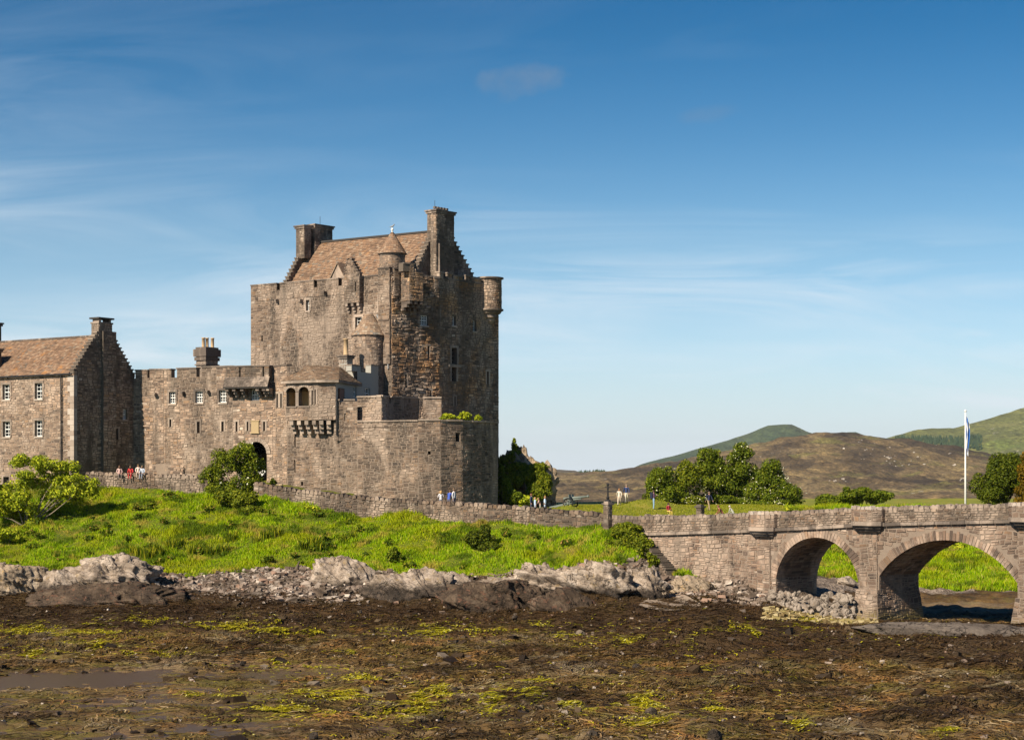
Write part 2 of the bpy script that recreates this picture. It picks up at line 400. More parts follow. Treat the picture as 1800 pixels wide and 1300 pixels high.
# ------------------------------------------------------------------ terrain: height as a function of bearing (u) and distance Y
COLS = [
 (-900, [(20, 3), (40, .3), (62, -.10), (88, -.06), (98, .15), (118, .9), (124, 1.5), (131, 2.6), (139, 3.2), (158, 8.9), (166, 9.3), (240, 9.3), (300, 3), (340, -3)]),
 (0,    [(20, 3), (40, .3), (62, -.10), (88, -.06), (96, .12), (118, .9), (122, 1.25), (130, 2.5), (138, 3.3), (158, 8.7), (166, 9.3), (240, 9.3), (300, 3), (340, -3)]),
 (300,  [(20, 3), (40, .3), (62, -.09), (88, -.06), (96, .12), (118, .95), (123, 1.35), (131, 2.4), (134, 2.9), (150, 7.7), (155.5, 8.5), (158, 9.3), (175, 9.8), (240, 9.3), (300, 3), (340, -3)]),
 (450,  [(20, 3), (40, .3), (62, -.06), (88, -.04), (96, .14), (118, .95), (122, 1.35), (129, 2.4), (133, 3.0), (148.5, 7.6), (150.4, 8.4), (151.5, 8.9), (170, 9.6), (240, 9.3), (300, 3), (340, -3)]),
 (600,  [(20, 3), (40, .4), (62, .02), (88, .02), (96, .2), (118, 1.0), (122, 1.4), (128, 2.5), (132, 3.0), (146.5, 6.75), (148.3, 7.3), (149.5, 8.0), (165, 8.6), (240, 8.6), (300, 3), (340, -3)]),
 (760,  [(20, 3), (40, .4), (62, .12), (88, .14), (96, .25), (116, .95), (120, 1.35), (126, 2.5), (130, 3.1), (142, 6.3), (143.6, 7.0), (165, 7.3), (240, 7.6), (300, 3), (340, -3)]),
 (930,  [(20, 3), (40, .4), (62, .16), (90, .2), (110, .5), (116, .9), (123, 2.4), (127, 3.2), (136.8, 6.0), (138.8, 6.7), (165, 7.0), (205, 6.9), (240, 5), (270, -3)]),
 (1060, [(20, 3), (40, .4), (62, .2), (92, .3), (110, .55), (116, .9), (123, 2.2), (127, 3.3), (132.5, 5.6), (134.5, 6.35), (165, 7.05), (210, 6.9), (240, 5), (270, -3)]),
 (1120, [(20, 3), (40, .4), (62, .2), (95, .35), (112, .7), (118, 1.1), (124, 2.3), (127.5, 3.3), (130.8, 4.6), (132.8, 6.1), (165, 7.05), (215, 6.9), (240, 5), (270, -3)]),
 (1180, [(20, 3), (40, .4), (62, .2), (95, .35), (112, .7), (117, .95), (122, 1.7), (127.5, 2.7), (130.2, 2.9), (132.2, 6.0), (165, 7.05), (220, 6.9), (240, 5), (270, -3)]),
 (1260, [(20, 3), (40, .4), (62, .2), (95, .35), (112, .6), (117, .85), (121, 1.5), (126.2, 2.2), (127.5, 2.3), (129.3, 6.0), (165, 7.05), (225, 6.9), (250, 5), (270, -3)]),
 (1345, [(20, 3), (40, .4), (62, .2), (95, .35), (110, .5), (115, .7), (118, 1.1), (121, 1.75), (124.2, 1.85), (126.2, 6.0), (165, 7.05), (230, 6.9), (250, 5), (270, -3)]),
 (1440, [(20, 3), (40, .4), (62, .2), (95, .35), (110, .35), (114, .35), (117.5, .7), (120, 1.3), (126, 1.5), (142, 1.3), (148, 1.7), (160, 3.9), (172, 6.7), (235, 6.9), (260, 5), (280, -3)]),
 (1530, [(20, 3), (40, .5), (62, .25), (95, .4), (106, .5), (112, .35), (115, .05), (120, .15), (136, .5), (144, .8), (149, 1.4), (161, 3.8), (173, 6.7), (235, 6.9), (260, 5), (280, -3)]),
 (1700, [(20, 3), (40, .5), (62, .3), (92, .5), (104, .62), (110, .35), (113, -.05), (122, .1), (136, .45), (141, .7), (150, 1.6), (161, 3.8), (172, 6.6), (240, 6.9), (270, 5), (300, -3)]),
 (1900, [(20, 3), (40, .5), (62, .3), (92, .5), (104, .62), (109, .3), (112, 0), (122, .1), (134, .5), (140, .8), (150, 1.8), (161, 3.9), (172, 6.6), (240, 6.9), (270, 5), (300, -3)]),
 (2700, [(20, 3), (40, .6), (62, .4), (92, .6), (104, .7), (112, .3), (130, .5), (140, 1.2), (155, 4), (170, 6.6), (240, 6.9), (270, 5), (300, -3)]),
]
_cu = np.array([c[0] for c in COLS], float)
def base_h(u, Y):
    u = np.asarray(u, float); Y = np.asarray(Y, float)
    u, Y = np.broadcast_arrays(u, Y)
    prof = np.stack([np.interp(Y, [p[0] for p in c[1]], [p[1] for p in c[1]]) for c in COLS])
    uc = np.clip(u, _cu[0], _cu[-1] - 1e-6)
    i = np.clip(np.searchsorted(_cu, uc, side='right') - 1, 0, len(_cu) - 2)
    f = (uc - _cu[i]) / (_cu[i + 1] - _cu[i]); f = f * f * (3 - 2 * f)
    a = np.take_along_axis(prof, i[None], 0)[0]; b = np.take_along_axis(prof, (i + 1)[None], 0)[0]
    return a + (b - a) * f
GRASS_U = [-900, 0, 100, 200, 300, 400, 520, 600, 700, 760, 850, 930, 1000, 1080, 1130, 1150, 1181, 1200, 1345, 1440, 1530, 1640, 1900, 2700]
GRASS_Y = [135.5, 135.5, 133.4, 134.2, 131.8, 131.5, 132.4, 131, 129.2, 127.8, 126.0, 126.6, 127.2, 127.6, 129.2, 132, 133, 134, 134, 147, 147.5, 141.5, 140, 140]
def grass_edge(u): return np.interp(u, GRASS_U, GRASS_Y)
SHING_U = [-900, 0, 250, 400, 520, 650, 800, 950, 1100, 1180, 1260, 1345, 1420, 1500, 1900, 2700]
SHING_Y = [128, 128, 129, 123.5, 121.5, 124.5, 127, 127.5, 127, 122.5, 121.5, 118, 116.5, 140, 139, 139]
MOUNDS = [(0, 86, 2.6, -.095), (60, 86.3, 2.6, -.095), (120, 86.6, 2.6, -.095), (180, 87, 2.4, -.09), (240, 87.4, 2.4, -.09), (470, 88, 2.0, -.08), (560, 88.5, 1.8, -.09), (1235, 96.5, 3.2, 1.05), (1060, 119.5, 3.0, 1.1), (1010, 121.5, 2.0, .7), (1225, 119.5, 2.6, .5), (1300, 113.5, 4.2, .55), (190, 125, 4.5, .55), (120, 127, 3, .4), (1125, 164, 2.3, .75), (1088, 160, 2.5, .25), (997, 152, 1.5, .8), (1160, 166, 2.0, .5), (1640, 111, 9, .2), (1250, 100, 7, .55), (1180, 104, 4, .35), (1080, 112, 4.5, .9), (1330, 111, 4, .55), (300, 119, 9, .3), (1500, 96, 8, .3), (1750, 100, 8, .35)]
def height(u, Y, fine=True):
    u = np.asarray(u, float); Y = np.asarray(Y, float)
    z = base_h(u, Y); x = (u - 900) / FPX * Y
    for mu, my, r, h in MOUNDS:
        mx = (mu - 900) / FPX * my
        z = z + h * np.exp(-((x - mx) ** 2 + (Y - my) ** 2) / (r * r))
    ge = grass_edge(u)
    g = np.clip((Y - ge) / 3.0, 0, 1)
    wet = 1 - g
    lawn = ((u > 930) & (Y > 134)) * 1.0
    z = z + g * (1 - .8 * lawn) * (fbm(x * .22, Y * .22, 3, 5) * .45 + fbm(x * .8, Y * .8, 2, 9) * .12)
    pool = np.clip((700 - u) / 260, 0, 1) * np.clip((93 - Y) / 6, 0, 1) 
    a = wet * (1 - .55 * pool)
    z = z + a * fbm(x * .12, Y * .16, 3, 21) * .28 * (1 - .6 * pool) + pool * .065
    if fine:
        dec = np.clip((131 - Y) / 14, .25, 1)
        z = z + a * (fbm(x * .9, Y * 1.1, 4, 31) * .33 + fbm(x * 2.6, Y * 3.0, 3, 41, True) * .085 * dec)
    return z
def gz(x, y, fine=False): return float(height(np.array([U(x, y)]), np.array([y]), fine)[0])

us = np.concatenate([np.arange(-900, -60, 40), np.arange(-60, 1860, 4.4), np.arange(1860, 2701, 40)])
ys = np.concatenate([np.arange(22, 61, 3), np.arange(61, 100, .17), np.arange(100, 133, .22), np.arange(133, 177, .42), np.arange(177, 345, 4)])
UU, YY = np.meshgrid(us, ys)
ZZ = height(UU, YY)
XX = (UU - 900) / FPX * YY
TV = np.stack([XX, YY, ZZ], -1).reshape(-1, 3)
nr, nc = UU.shape
idx = np.arange(nr * nc).reshape(nr, nc)
TF = np.stack([idx[:-1, :-1], idx[:-1, 1:], idx[1:, 1:], idx[1:, :-1]], -1).reshape(-1, 4)
uc = .25 * (UU[:-1, :-1] + UU[1:, 1:] + UU[:-1, 1:] + UU[1:, :-1]).ravel(); yc = .25 * (YY[:-1, :-1] + YY[1:, 1:] + YY[:-1, 1:] + YY[1:, :-1]).ravel()
xc = (uc - 900) / FPX * yc
edge = grass_edge(uc) + fbm(xc * .5, yc * .5, 3, 77) * 1.6
sh = np.interp(uc, SHING_U, SHING_Y) + fbm(xc * .4, yc * .4, 3, 78) * 2.5
zone = np.where(yc > edge, 2, np.where(yc > sh, 1, 0))
zone = np.where((zone == 2) & (uc > 905 + (yc - 138) * .5) & (yc > 134.5) & (base_h(uc, yc) > 5.9), 3, zone)
def in_path(u, Y):
    return ((u > 1028) & (u < 1064) & (Y > 138) & (Y < 150))
zone = np.where(in_path(uc, yc) & (zone >= 2), 4, zone)

t = NT('wet seaweed mud')
n = t.noise(0.55, 6, 0.62); n3 = t.noise(0.16, 4, 0.6)
c = t.ramp(n, [(0.28, (0.020, 0.011, 0.004)), (0.42, (0.056, 0.032, 0.011)), (0.55, (0.115, 0.068, 0.023)), (0.68, (0.19, 0.115, 0.042)), (0.8, (0.26, 0.18, 0.085))])
c = t.mix(t.step(t.noise(3.2, 5, 0.7), 0.48, 0.68), c, (0.115, 0.072, 0.033))
c = t.mix(t.math('MULTIPLY', t.step(t.noise(0.42, 5, 0.7, seed=4.0), 0.52, 0.66), 0.55), c, (0.125, 0.105, 0.028))
c = t.mix(t.math('MULTIPLY', t.step(t.noise(0.7, 5, 0.7, seed=9.0), 0.58, 0.70), 0.55), c, (0.20, 0.105, 0.040))
c = t.mix(t.math('MULTIPLY', t.step(t.noise(9, 4, 0.7, seed=2.0), 0.60, 0.72), 0.5), c, (0.22, 0.19, 0.15))
# the smooth silt by the tide pool at the left, and the black wrack belt along the upper shore
px_ = t.n('ShaderNodeSeparateXYZ'); t.l(t.geo.outputs['Position'], px_.inputs[0])
zz_ = t.math('ADD', px_.outputs['Z'], t.math('MULTIPLY', t.math('SUBTRACT', t.noise(0.25, 4, .6, seed=6.), .5), .35))
silt = t.math('MULTIPLY', t.math('SUBTRACT', 1.0, t.step(zz_, .06, .20)), t.step(t.noise(.9, 5, .65, stretch=(.35, 1, 1), seed=7.), .36, .56))
siltc = t.mix(t.step(t.noise(.5, 5, .65, stretch=(.4, 1, 1), seed=11.), .42, .58), (0.17, 0.108, 0.055), (0.135, 0.112, 0.022))
c = t.mix(t.math('MULTIPLY', silt, .85), c, siltc)
c = t.mix(t.math('MULTIPLY', t.step(t.noise(.14, 5, .6, stretch=(.5, 1, 1), seed=31.), .53, .66), .45), c, (0.24, 0.175, 0.105))
belt = t.step(zz_, .52, .85); c = t.mix(t.math('MULTIPLY', belt, .8), c, t.mix(t.noise(4, 5, .7), (0.018, 0.010, 0.006), (0.065, 0.038, 0.017)))
t.color(c).rough(0.62); t.b.inputs['Specular IOR Level'].default_value = 0.2
hgt = t.math('ADD', t.noise(5, 6, 0.7), t.math('MULTIPLY', t.noise(16, 4, 0.7), 0.5)); t.bump(hgt, 0.9, 0.10)
M['mud'] = t.mat
t = NT('shingle')
v = t.n('ShaderNodeTexVoronoi'); v.inputs['Scale'].default_value = 5.5; t.l(t.geo.outputs['Position'], v.inputs['Vector'])
c = t.ramp(v.outputs['Color'], [(0.1, (0.10, 0.075, 0.058)), (0.4, (0.21, 0.165, 0.132)), (0.65, (0.30, 0.245, 0.20)), (0.9, (0.16, 0.115, 0.086))])
c = t.mix(t.math('MULTIPLY', t.step(t.noise(0.5, 5, 0.65), 0.42, 0.62), 0.8), c, (0.05, 0.035, 0.024))
t.color(c).rough(0.85); t.bump(v.outputs['Distance'], 0.9, 0.12)
M['shingle'] = t.mat
t = NT('grassy soil')
n = t.noise(0.35, 5, 0.6); c = t.ramp(n, [(0.3, (0.075, 0.10, 0.004)), (0.48, (0.12, 0.145, 0.005)), (0.6, (0.17, 0.17, 0.008)), (0.74, (0.23, 0.18, 0.03))])
c = t.mix(t.math('MULTIPLY', t.noise(4, 4, 0.7), 0.6), c, (0.035, 0.045, 0.01))
t.color(c).rough(0.9); t.bump(t.noise(7, 5, 0.7), 0.9, 0.15); M['turf'] = t.mat
t = NT('mown lawn')
n = t.noise(0.5, 5, 0.6); c = t.ramp(n, [(0.3, (0.12, 0.15, 0.010)), (0.5, (0.18, 0.19, 0.014)), (0.7, (0.27, 0.22, 0.04))])
t.color(c).rough(0.9); t.bump(t.noise(12, 4, 0.7), 0.7, 0.06); M['lawn'] = t.mat
t = NT('gravel path'); n = t.noise(9, 5, 0.7); t.color(t.mix(n, (0.26, 0.21, 0.17), (0.42, 0.35, 0.29))).rough(0.95); t.bump(n, .5, .03); M['path'] = t.mat
for k, (nm, m) in enumerate((('mudflat', 'mud'), ('shingle_beach', 'shingle'), ('grass_bank', 'turf'), ('lawn', 'lawn'), ('gravel_path', 'path'))):
    f = TF[zone == k]
    if not len(f): continue
    used = np.unique(f); rm = np.full(len(TV), -1); rm[used] = np.arange(len(used))
    o = np_mesh(nm, TV[used], rm[f], M[m], smooth=True)
    tag(o, kind='structure')

# water: the tide pool in the flats and the loch beyond
t = NT('shallow tide water'); t.color((0.075, 0.045, 0.02)).rough(0.3); t.b.inputs['Specular IOR Level'].default_value = 0.5
t.bump(t.noise(2.2, 4, 0.6, stretch=(1, 2.2, 1)), 0.35, 0.08); M['pool'] = t.mat
b = MB(); b.quad((-36, 52, -.02), (2, 52, -.02), (4, 99, -.02), (-40, 99, -.02))
tag(b.build('tide_pool_water', M['pool']), kind='structure')
t = NT('loch water'); t.color((0.02, 0.035, 0.045)).rough(0.08); t.bump(t.noise(0.6, 4, 0.6), 0.2, 0.3); M['loch'] = t.mat
b = MB(); b.quad((-14000, -3000, -1.6), (14000, -3000, -1.6), (14000, 11900, -1.6), (-14000, 11900, -1.6))
tag(b.build('loch_water', M['loch']), kind='structure')

def ground_hit(u, v, y0=62.0, y1=172.0):
    Y = np.arange(y0, y1, .1); h = height(np.full_like(Y, u), Y, False); ray = CAMH - (v - HORIZ) / FPX * Y
    k = np.nonzero(h >= ray)[0]
    return float(Y[k[0]]) if len(k) else y1
# ------------------------------------------------------------------ hills
def hill(name, crest, Y0, Yc, Yb, mat, amp, seed, u0, u1, du, nrow=90, power=0.55, rough=1.0):
    uu = np.arange(u0, u1 + du, du); tt = np.concatenate([np.linspace(0, 1, nrow), 1 + np.linspace(0.05, 1, 12)])
    Ug, Tg = np.meshgrid(uu, tt)
    Yg = np.where(Tg <= 1, Y0 + (Yc - Y0) * Tg, Yc + (Yb - Yc) * (Tg - 1))
    cz = CAMH - (np.interp(Ug, [c[0] for c in crest], [c[1] for c in crest]) - HORIZ) / FPX * Yc
    shape = np.where(Tg <= 1, np.interp(np.clip(Tg, 0, 1), [0, power, 1], [0, .05, 1]), 1 - (Tg - 1) ** 1.3)
    x = (Ug - 900) / FPX * Yg
    s = amp / 6.0
    z = -2.5 + (cz + 2.5) * shape
    k = np.clip(Tg * 3, 0, 1) * np.where(Tg <= 1, 1 - .75 * np.clip((Tg - .75) / .25, 0, 1), .4)
    z = z + k * amp * (fbm(x / (amp * 14), Yg / (amp * 20), 5, seed) * 1.0 + fbm(x / (amp * 4), Yg / (amp * 6), 4, seed + 3, True) * .28 * rough)
    z = z + np.clip(Tg, 0, 1) * amp * .10 * fbm(x / (amp * 2.2), Yg / (amp * 2.2), 3, seed + 6)
    z = z + np.clip(Tg * 2, 0, 1) * np.where(Tg <= 1, 1, .4) * amp * .2 * rough * fbm(x / (amp * 3.1), Yg / (amp * 7), 4, seed + 8, True)
    V = np.stack([x, Yg, z], -1).reshape(-1, 3)
    nr, nc = Ug.shape; ii = np.arange(nr * nc).reshape(nr, nc)
    F = np.stack([ii[:-1, :-1], ii[:-1, 1:], ii[1:, 1:], ii[1:, :-1]], -1).reshape(-1, 4)
    o = np_mesh(name, V, F, mat, smooth=True); tag(o, kind='structure')
    return Ug, Yg, z

def hill_mat(name, stops, sc, green=None, rock=None, bands=0.5, light=None):
    t = NT(name)
    n = t.noise(sc, 7, 0.62, 0.6, stretch=(1, .35, 2)); c = t.ramp(n, stops)
    n2 = t.noise(sc * 5, 5, 0.7, 0.5, stretch=(1, .25, 2), seed=4.); c = t.mix(t.math('MULTIPLY', t.step(n2, 0.46, 0.6), bands), c, stops[0][1])
    if light: c = t.mix(t.math('MULTIPLY', t.step(t.noise(sc * 2.6, 6, 0.7, 0.6, stretch=(1, .3, 2), seed=17.), 0.53, 0.66), light[0]), c, light[1])
    if green:
        g = t.step(t.noise(sc * 1.6, 5, 0.6, seed=9.), green[0], green[0] + 0.09); c = t.mix(t.math('MULTIPLY', g, green[2]), c, green[1])
    c = t.mix(t.step(t.noise(sc * 9, 5, .75, .4, stretch=(1, .3, 2), seed=21.), .50, .64), c, t.mix(1.0, c, (1.55, 1.5, 1.4), 'MULTIPLY'))
    c = t.mix(t.step(t.noise(sc * 14, 5, .75, .4, stretch=(1, .3, 2), seed=31.), .54, .66), c, t.mix(1.0, c, (.5, .48, .48), 'MULTIPLY'))
    c = t.mix(1.0, c, t.ramp(t.noise(sc * 40, 4, .75, stretch=(1, .3, 2), seed=41.), [(.3, (.45, .43, .43)), (.5, (1, 1, 1)), (.7, (1.75, 1.65, 1.5))]), 'MULTIPLY')
    if rock:
        r = t.math('MULTIPLY', t.step(t.noise(sc * 18, 4, 0.7, seed=1.), 0.62, 0.68), t.step(t.noise(sc * 1.3, 4, 0.6, seed=12.), 0.54, 0.62)); c = t.mix(r, c, rock)
    t.color(c).rough(0.95); t.bump(t.noise(sc * 7, 6, 0.7), 0.8, 0.35 / sc * 0.08); return t.mat
M['heath'] = hill_mat('heather moor', [(0.36, (0.034, 0.026, 0.019)), (0.46, (0.082, 0.060, 0.036)), (0.54, (0.145, 0.105, 0.054)), (0.63, (0.235, 0.18, 0.085))], 0.011,
                      green=(0.56, (0.125, 0.115, 0.04), 0.75), rock=(0.42, 0.38, 0.34), bands=0.6, light=(0.6, (0.21, 0.16, 0.085)))
M['blue_hill'] = hill_mat('wooded far hill', [(0.35, (0.030, 0.050, 0.026)), (0.55, (0.055, 0.075, 0.034)), (0.7, (0.085, 0.09, 0.05))], 0.0022, bands=0.4)
M['green_hill'] = hill_mat('green hill pasture', [(0.35, (0.075, 0.085, 0.03)), (0.5, (0.115, 0.125, 0.04)), (0.65, (0.15, 0.14, 0.06))], 0.003, green=(0.58, (0.115, 0.15, 0.035), .7), rock=(0.4, 0.36, 0.31), bands=0.4)
M['grey_moor'] = hill_mat('grey moor', [(0.35, (0.062, 0.055, 0.045)), (0.55, (0.10, 0.085, 0.062)), (0.7, (0.13, 0.11, 0.08))], 0.005)
blue_crest = [(-2500, 800), (-600, 815), (600, 828), (1000, 845), (1100, 828), (1130, 815), (1200, 797), (1280, 774), (1318, 761), (1340, 752), (1357, 745.5), (1370, 748), (1386, 744), (1397, 748), (1412, 757), (1440, 766), (1470, 772), (1485, 760), (1500, 758), (1515, 764), (1560, 773), (1620, 790), (1800, 820), (2600, 800), (4500, 790)]
hill('far_blue_hill', blue_crest, 4700, 6200, 8500, M['blue_hill'], 12, 3, -2500, 4500, 14, 40)
green_crest = [(1100, 900), (1400, 822), (1480, 796), (1540, 776), (1575, 767), (1610, 757), (1680, 753), (1700, 745), (1750, 733), (1800, 717), (1860, 700), (2000, 694), (2200, 690), (2600, 710), (3400, 760), (4500, 790)]
GH = hill('green_hill', green_crest, 2300, 4300, 6500, M['green_hill'], 14, 13, 1100, 4500, 9, 60)
brown_crest = [(600, 860), (900, 842), (970, 832), (1040, 833), (1090, 829), (1150, 819), (1200, 811), (1280, 795), (1340, 778), (1400, 767), (1440, 763), (1500, 764), (1560, 770), (1620, 777), (1700, 789), (1740, 799), (1800, 823), (1860, 845), (2000, 850), (2400, 840), (3200, 825), (4500, 830)]
HH = hill('heather_hill', brown_crest, 420, 1700, 2500, M['heath'], 8.5, 23, 600, 4500, 5, 190, 0.68, 1.5)
grey_crest = [(-2500, 820), (-500, 822), (500, 824), (900, 824), (970, 825), (1010, 828), (1040, 836), (1080, 846), (1150, 880)]
hill('grey_moor_hill', grey_crest, 1900, 3000, 4200, M['grey_moor'], 6, 33, -2500, 1150, 9, 50)

# dark conifer woods far off on the slopes: one mass of small cones each
t = NT('far conifers'); t.color(t.ramp(t.island(), [(0, (0.028, 0.05, 0.026)), (0.5, (0.038, 0.062, 0.03)), (0.8, (0.05, 0.075, 0.036))], 'CONSTANT')).rough(0.95); M['conifer'] = t.mat
def wood(name, spots, h):
    V = []; Fc = []; n = 0
    ang = np.linspace(0, 2 * np.pi, 6)[:-1]
    for x, y, z in spots:
        hh = h * random.uniform(.65, 1.2); r = hh * random.uniform(.2, .28)
        ring = [(x + r * math.cos(a), y + r * math.sin(a), z) for a in ang]; mid = [(x + r * .62 * math.cos(a + .5), y + r * .62 * math.sin(a + .5), z + hh * .4) for a in ang]
        V += ring + mid + [(x, y, z + hh)]
        for i in range(5):
            j = (i + 1) % 5
            Fc += [(n + i, n + j, n + 5 + j), (n + i, n + 5 + j, n + 5 + i), (n + 5 + i, n + 5 + j, n + 10)]
        n += 11
    return tag(np_mesh(name, np.array(V), np.array(Fc), M['conifer']), kind='stuff')
Ug, Yg, Zg = GH
vg = HORIZ - (Zg - CAMH) / Yg * FPX
spots = []
for i in range(Ug.shape[0] - 14):
    for j in range(Ug.shape[1]):
        u, v = Ug[i, j], vg[i, j]
        inA = 1575 < u < 1682 and 768 + (1682 - u) * .02 < v < 782 + max(0, (u - 1600) * .06)
        inB = 1684 < u < 1730 and 770 - (u - 1700) * .08 < v < 790
        if inA or inB:
            for _ in range(7 if inA else 9):
                y = Yg[i, j] + random.uniform(-16, 16); uu_ = u + random.uniform(-5, 5)
                spots.append((X(uu_, y), y, Zg[i, j] - 1))
wood('conifer_wood', spots, 11)
spots = [(X(u, 1880 + d), 1880 + d, Zv(834 - (u - 1030) * .02 + random.uniform(0, 3), 1880) - 1) for u in np.arange(1018, 1064, .5) for d in (0, 30) if random.random() < (.95 if u > 1026 else .5)]
wood('conifer_copse', spots, 6.5)
# ------------------------------------------------------------------ masonry kit
LD = Vector((-0.83, 0.557)).normalized()          # the long fronts run back to the left
GDR = Vector((0.557, 0.83)).normalized()          # their gables run back to the right
class Face:
    """a vertical wall plane from p0 to p1 (left to right as seen from outside)"""
    def __init__(s, p0, p1):
        s.p0 = Vector(p0); s.p1 = Vector(p1); d = s.p1 - s.p0; s.len = d.length; s.d = d / s.len
        s.n = Vector((s.d.y, -s.d.x))
    def pt(s, a, z, d=0.0):
        q = s.p0 + s.d * a + s.n * d
        return (q.x, q.y, z)
    def s(s, u):
        k = (u - 900) / FPX
        return (s.p0.x - k * s.p0.y) / (k * s.d.y - s.d.x)
    def z(s, v, a): return Zv(v, s.p0.y + s.d.y * a)
    def rect(s, u0, v0, u1, v1):
        a, b = s.s(u0), s.s(u1); m = (a + b) / 2
        return (a, b, s.z(v1, m), s.z(v0, m))
    def box(s, mb, a, b, z0, z1, d0, d1, m=0):
        mb.hexa([s.pt(a, z0, d1), s.pt(b, z0, d1), s.pt(b, z0, d0), s.pt(a, z0, d0), s.pt(a, z1, d1), s.pt(b, z1, d1), s.pt(b, z1, d0), s.pt(a, z1, d0)], m)

def masonry(mb, pt, s0, s1, z0, z1, holes=(), hs=(.20, .36), ls=(.26, .85), out=(.006, .052), stack=.6, rnd=random, keep=None, collect=None, wob=.09):
    """irregular rubble: courses of stones, some cells split in two, each stone its own proud block"""
    def pw(s, z, d):
        k = max(0.0, min(1.0, (z - z0) / .5, (z1 - z) / .5)) * wob
        return pt(s + k * .3 * math.sin(z * 2.9 + s * .6), z + k * (math.sin(s * 1.9 + z * 1.1) * .6 + math.sin(s * .77 - z * 1.7 + 1.3) * .5), d)
    z = z0
    while z < z1 - .04:
        zt = z + rnd.uniform(*hs)
        if z1 - zt < .16: zt = z1
        s = s0
        while s < s1 - .03:
            st = s + rnd.uniform(*ls)
            if s1 - st < .2: st = s1
            segs = [(s, st)]
            for (a, b, c, d) in holes:
                if d <= z + .02 or c >= zt - .02: continue
                ns = []
                for p, q in segs:
                    if b <= p or a >= q: ns.append((p, q)); continue
                    if a > p: ns.append((p, a))
                    if b < q: ns.append((b, q))
                segs = ns
            for p, q in segs:
                if q - p < .07: continue
                if rnd.random() < stack and zt - z > .24:
                    m = z + (zt - z) * rnd.uniform(.38, .62); cells = [(p, q, z, m), (p, q, m, zt)]
                    if q - p > .55 and rnd.random() < .35:
                        w = p + (q - p) * rnd.uniform(.35, .65); k = rnd.randrange(2); c0 = cells.pop(k)
                        cells += [(p, w, c0[2], c0[3]), (w, q, c0[2], c0[3])]
                else: cells = [(p, q, z, zt)]
                for (p1, q1, za, zb) in cells:
                    if keep and not keep((p1 + q1) / 2, (za + zb) / 2, (q1 - p1) / 2, (zb - za) / 2): continue
                    g = .011; j = min(.07, (zb - za) * .22); jl = min(.10, (q1 - p1) * .18)
                    o = rnd.uniform(*out)
                    c4 = [(p1 + g + rnd.uniform(0, jl), za + g + rnd.uniform(0, j)), (q1 - g - rnd.uniform(0, jl), za + g + rnd.uniform(0, j)),
                          (q1 - g - rnd.uniform(0, jl), zb - g - rnd.uniform(0, j)), (p1 + g + rnd.uniform(0, jl), zb - g - rnd.uniform(0, j))]
                    fr = [pw(a, b, o * rnd.uniform(.5, 1.3)) for a, b in c4]
                    bk = [pw(a + (g if i in (1, 2) else -g) * .7, b + (g if i > 1 else -g) * .7, -.012) for i, (a, b) in enumerate(c4)]
                    fs = ((0, 1, 2, 3), (4, 5, 1, 0), (5, 6, 2, 1), (6, 7, 3, 2), (7, 4, 0, 3))
                    if collect is not None: collect.append((fr + bk, fs, (q1 - p1) * (zb - za), (p1 + q1) / 2))
                    else: mb.add(fr + bk, fs)
            s = st
        z = zt

def base_face(mb, face, z0, z1, holes=(), depth=.45, s0=0.0, s1=None, back=True):
    s1 = face.len if s1 is None else s1
    hs_ = [h for h in holes if h[1] > s0 and h[0] < s1 and h[3] > z0 and h[2] < z1]
    sb = sorted({s0, s1, *[min(max(h[0], s0), s1) for h in hs_], *[min(max(h[1], s0), s1) for h in hs_]})
    zb = sorted({z0, z1, *[min(max(h[2], z0), z1) for h in hs_], *[min(max(h[3], z0), z1) for h in hs_]})
    for i in range(len(sb) - 1):
        for j in range(len(zb) - 1):
            a, b, c, d = sb[i], sb[i + 1], zb[j], zb[j + 1]
            ms, mz = (a + b) / 2, (c + d) / 2
            if any(h[0] < ms < h[1] and h[2] < mz < h[3] for h in hs_): continue
            mb.quad(face.pt(a, c), face.pt(b, c), face.pt(b, d), face.pt(a, d))
    for h in hs_:
        dp = h[4] if len(h) > 4 else depth
        a, b, c, d = h[:4]
        p = face.pt
        mb.quad(p(a, c), p(a, d), p(a, d, -dp), p(a, c, -dp)); mb.quad(p(b, c, -dp), p(b, d, -dp), p(b, d), p(b, c))
        mb.quad(p(a, c, -dp), p(b, c, -dp), p(b, c), p(a, c)); mb.quad(p(a, d), p(b, d), p(b, d, -dp), p(a, d, -dp))

def wall(mb, ms, face, z0, z1, holes=(), depth=.45, s0=0.0, s1=None, **k):
    base_face(mb, face, z0, z1, holes, depth, s0, s1)
    masonry(ms, face.pt, s0, face.len if s1 is None else s1, z0, z1, [h[:4] for h in holes], **k)

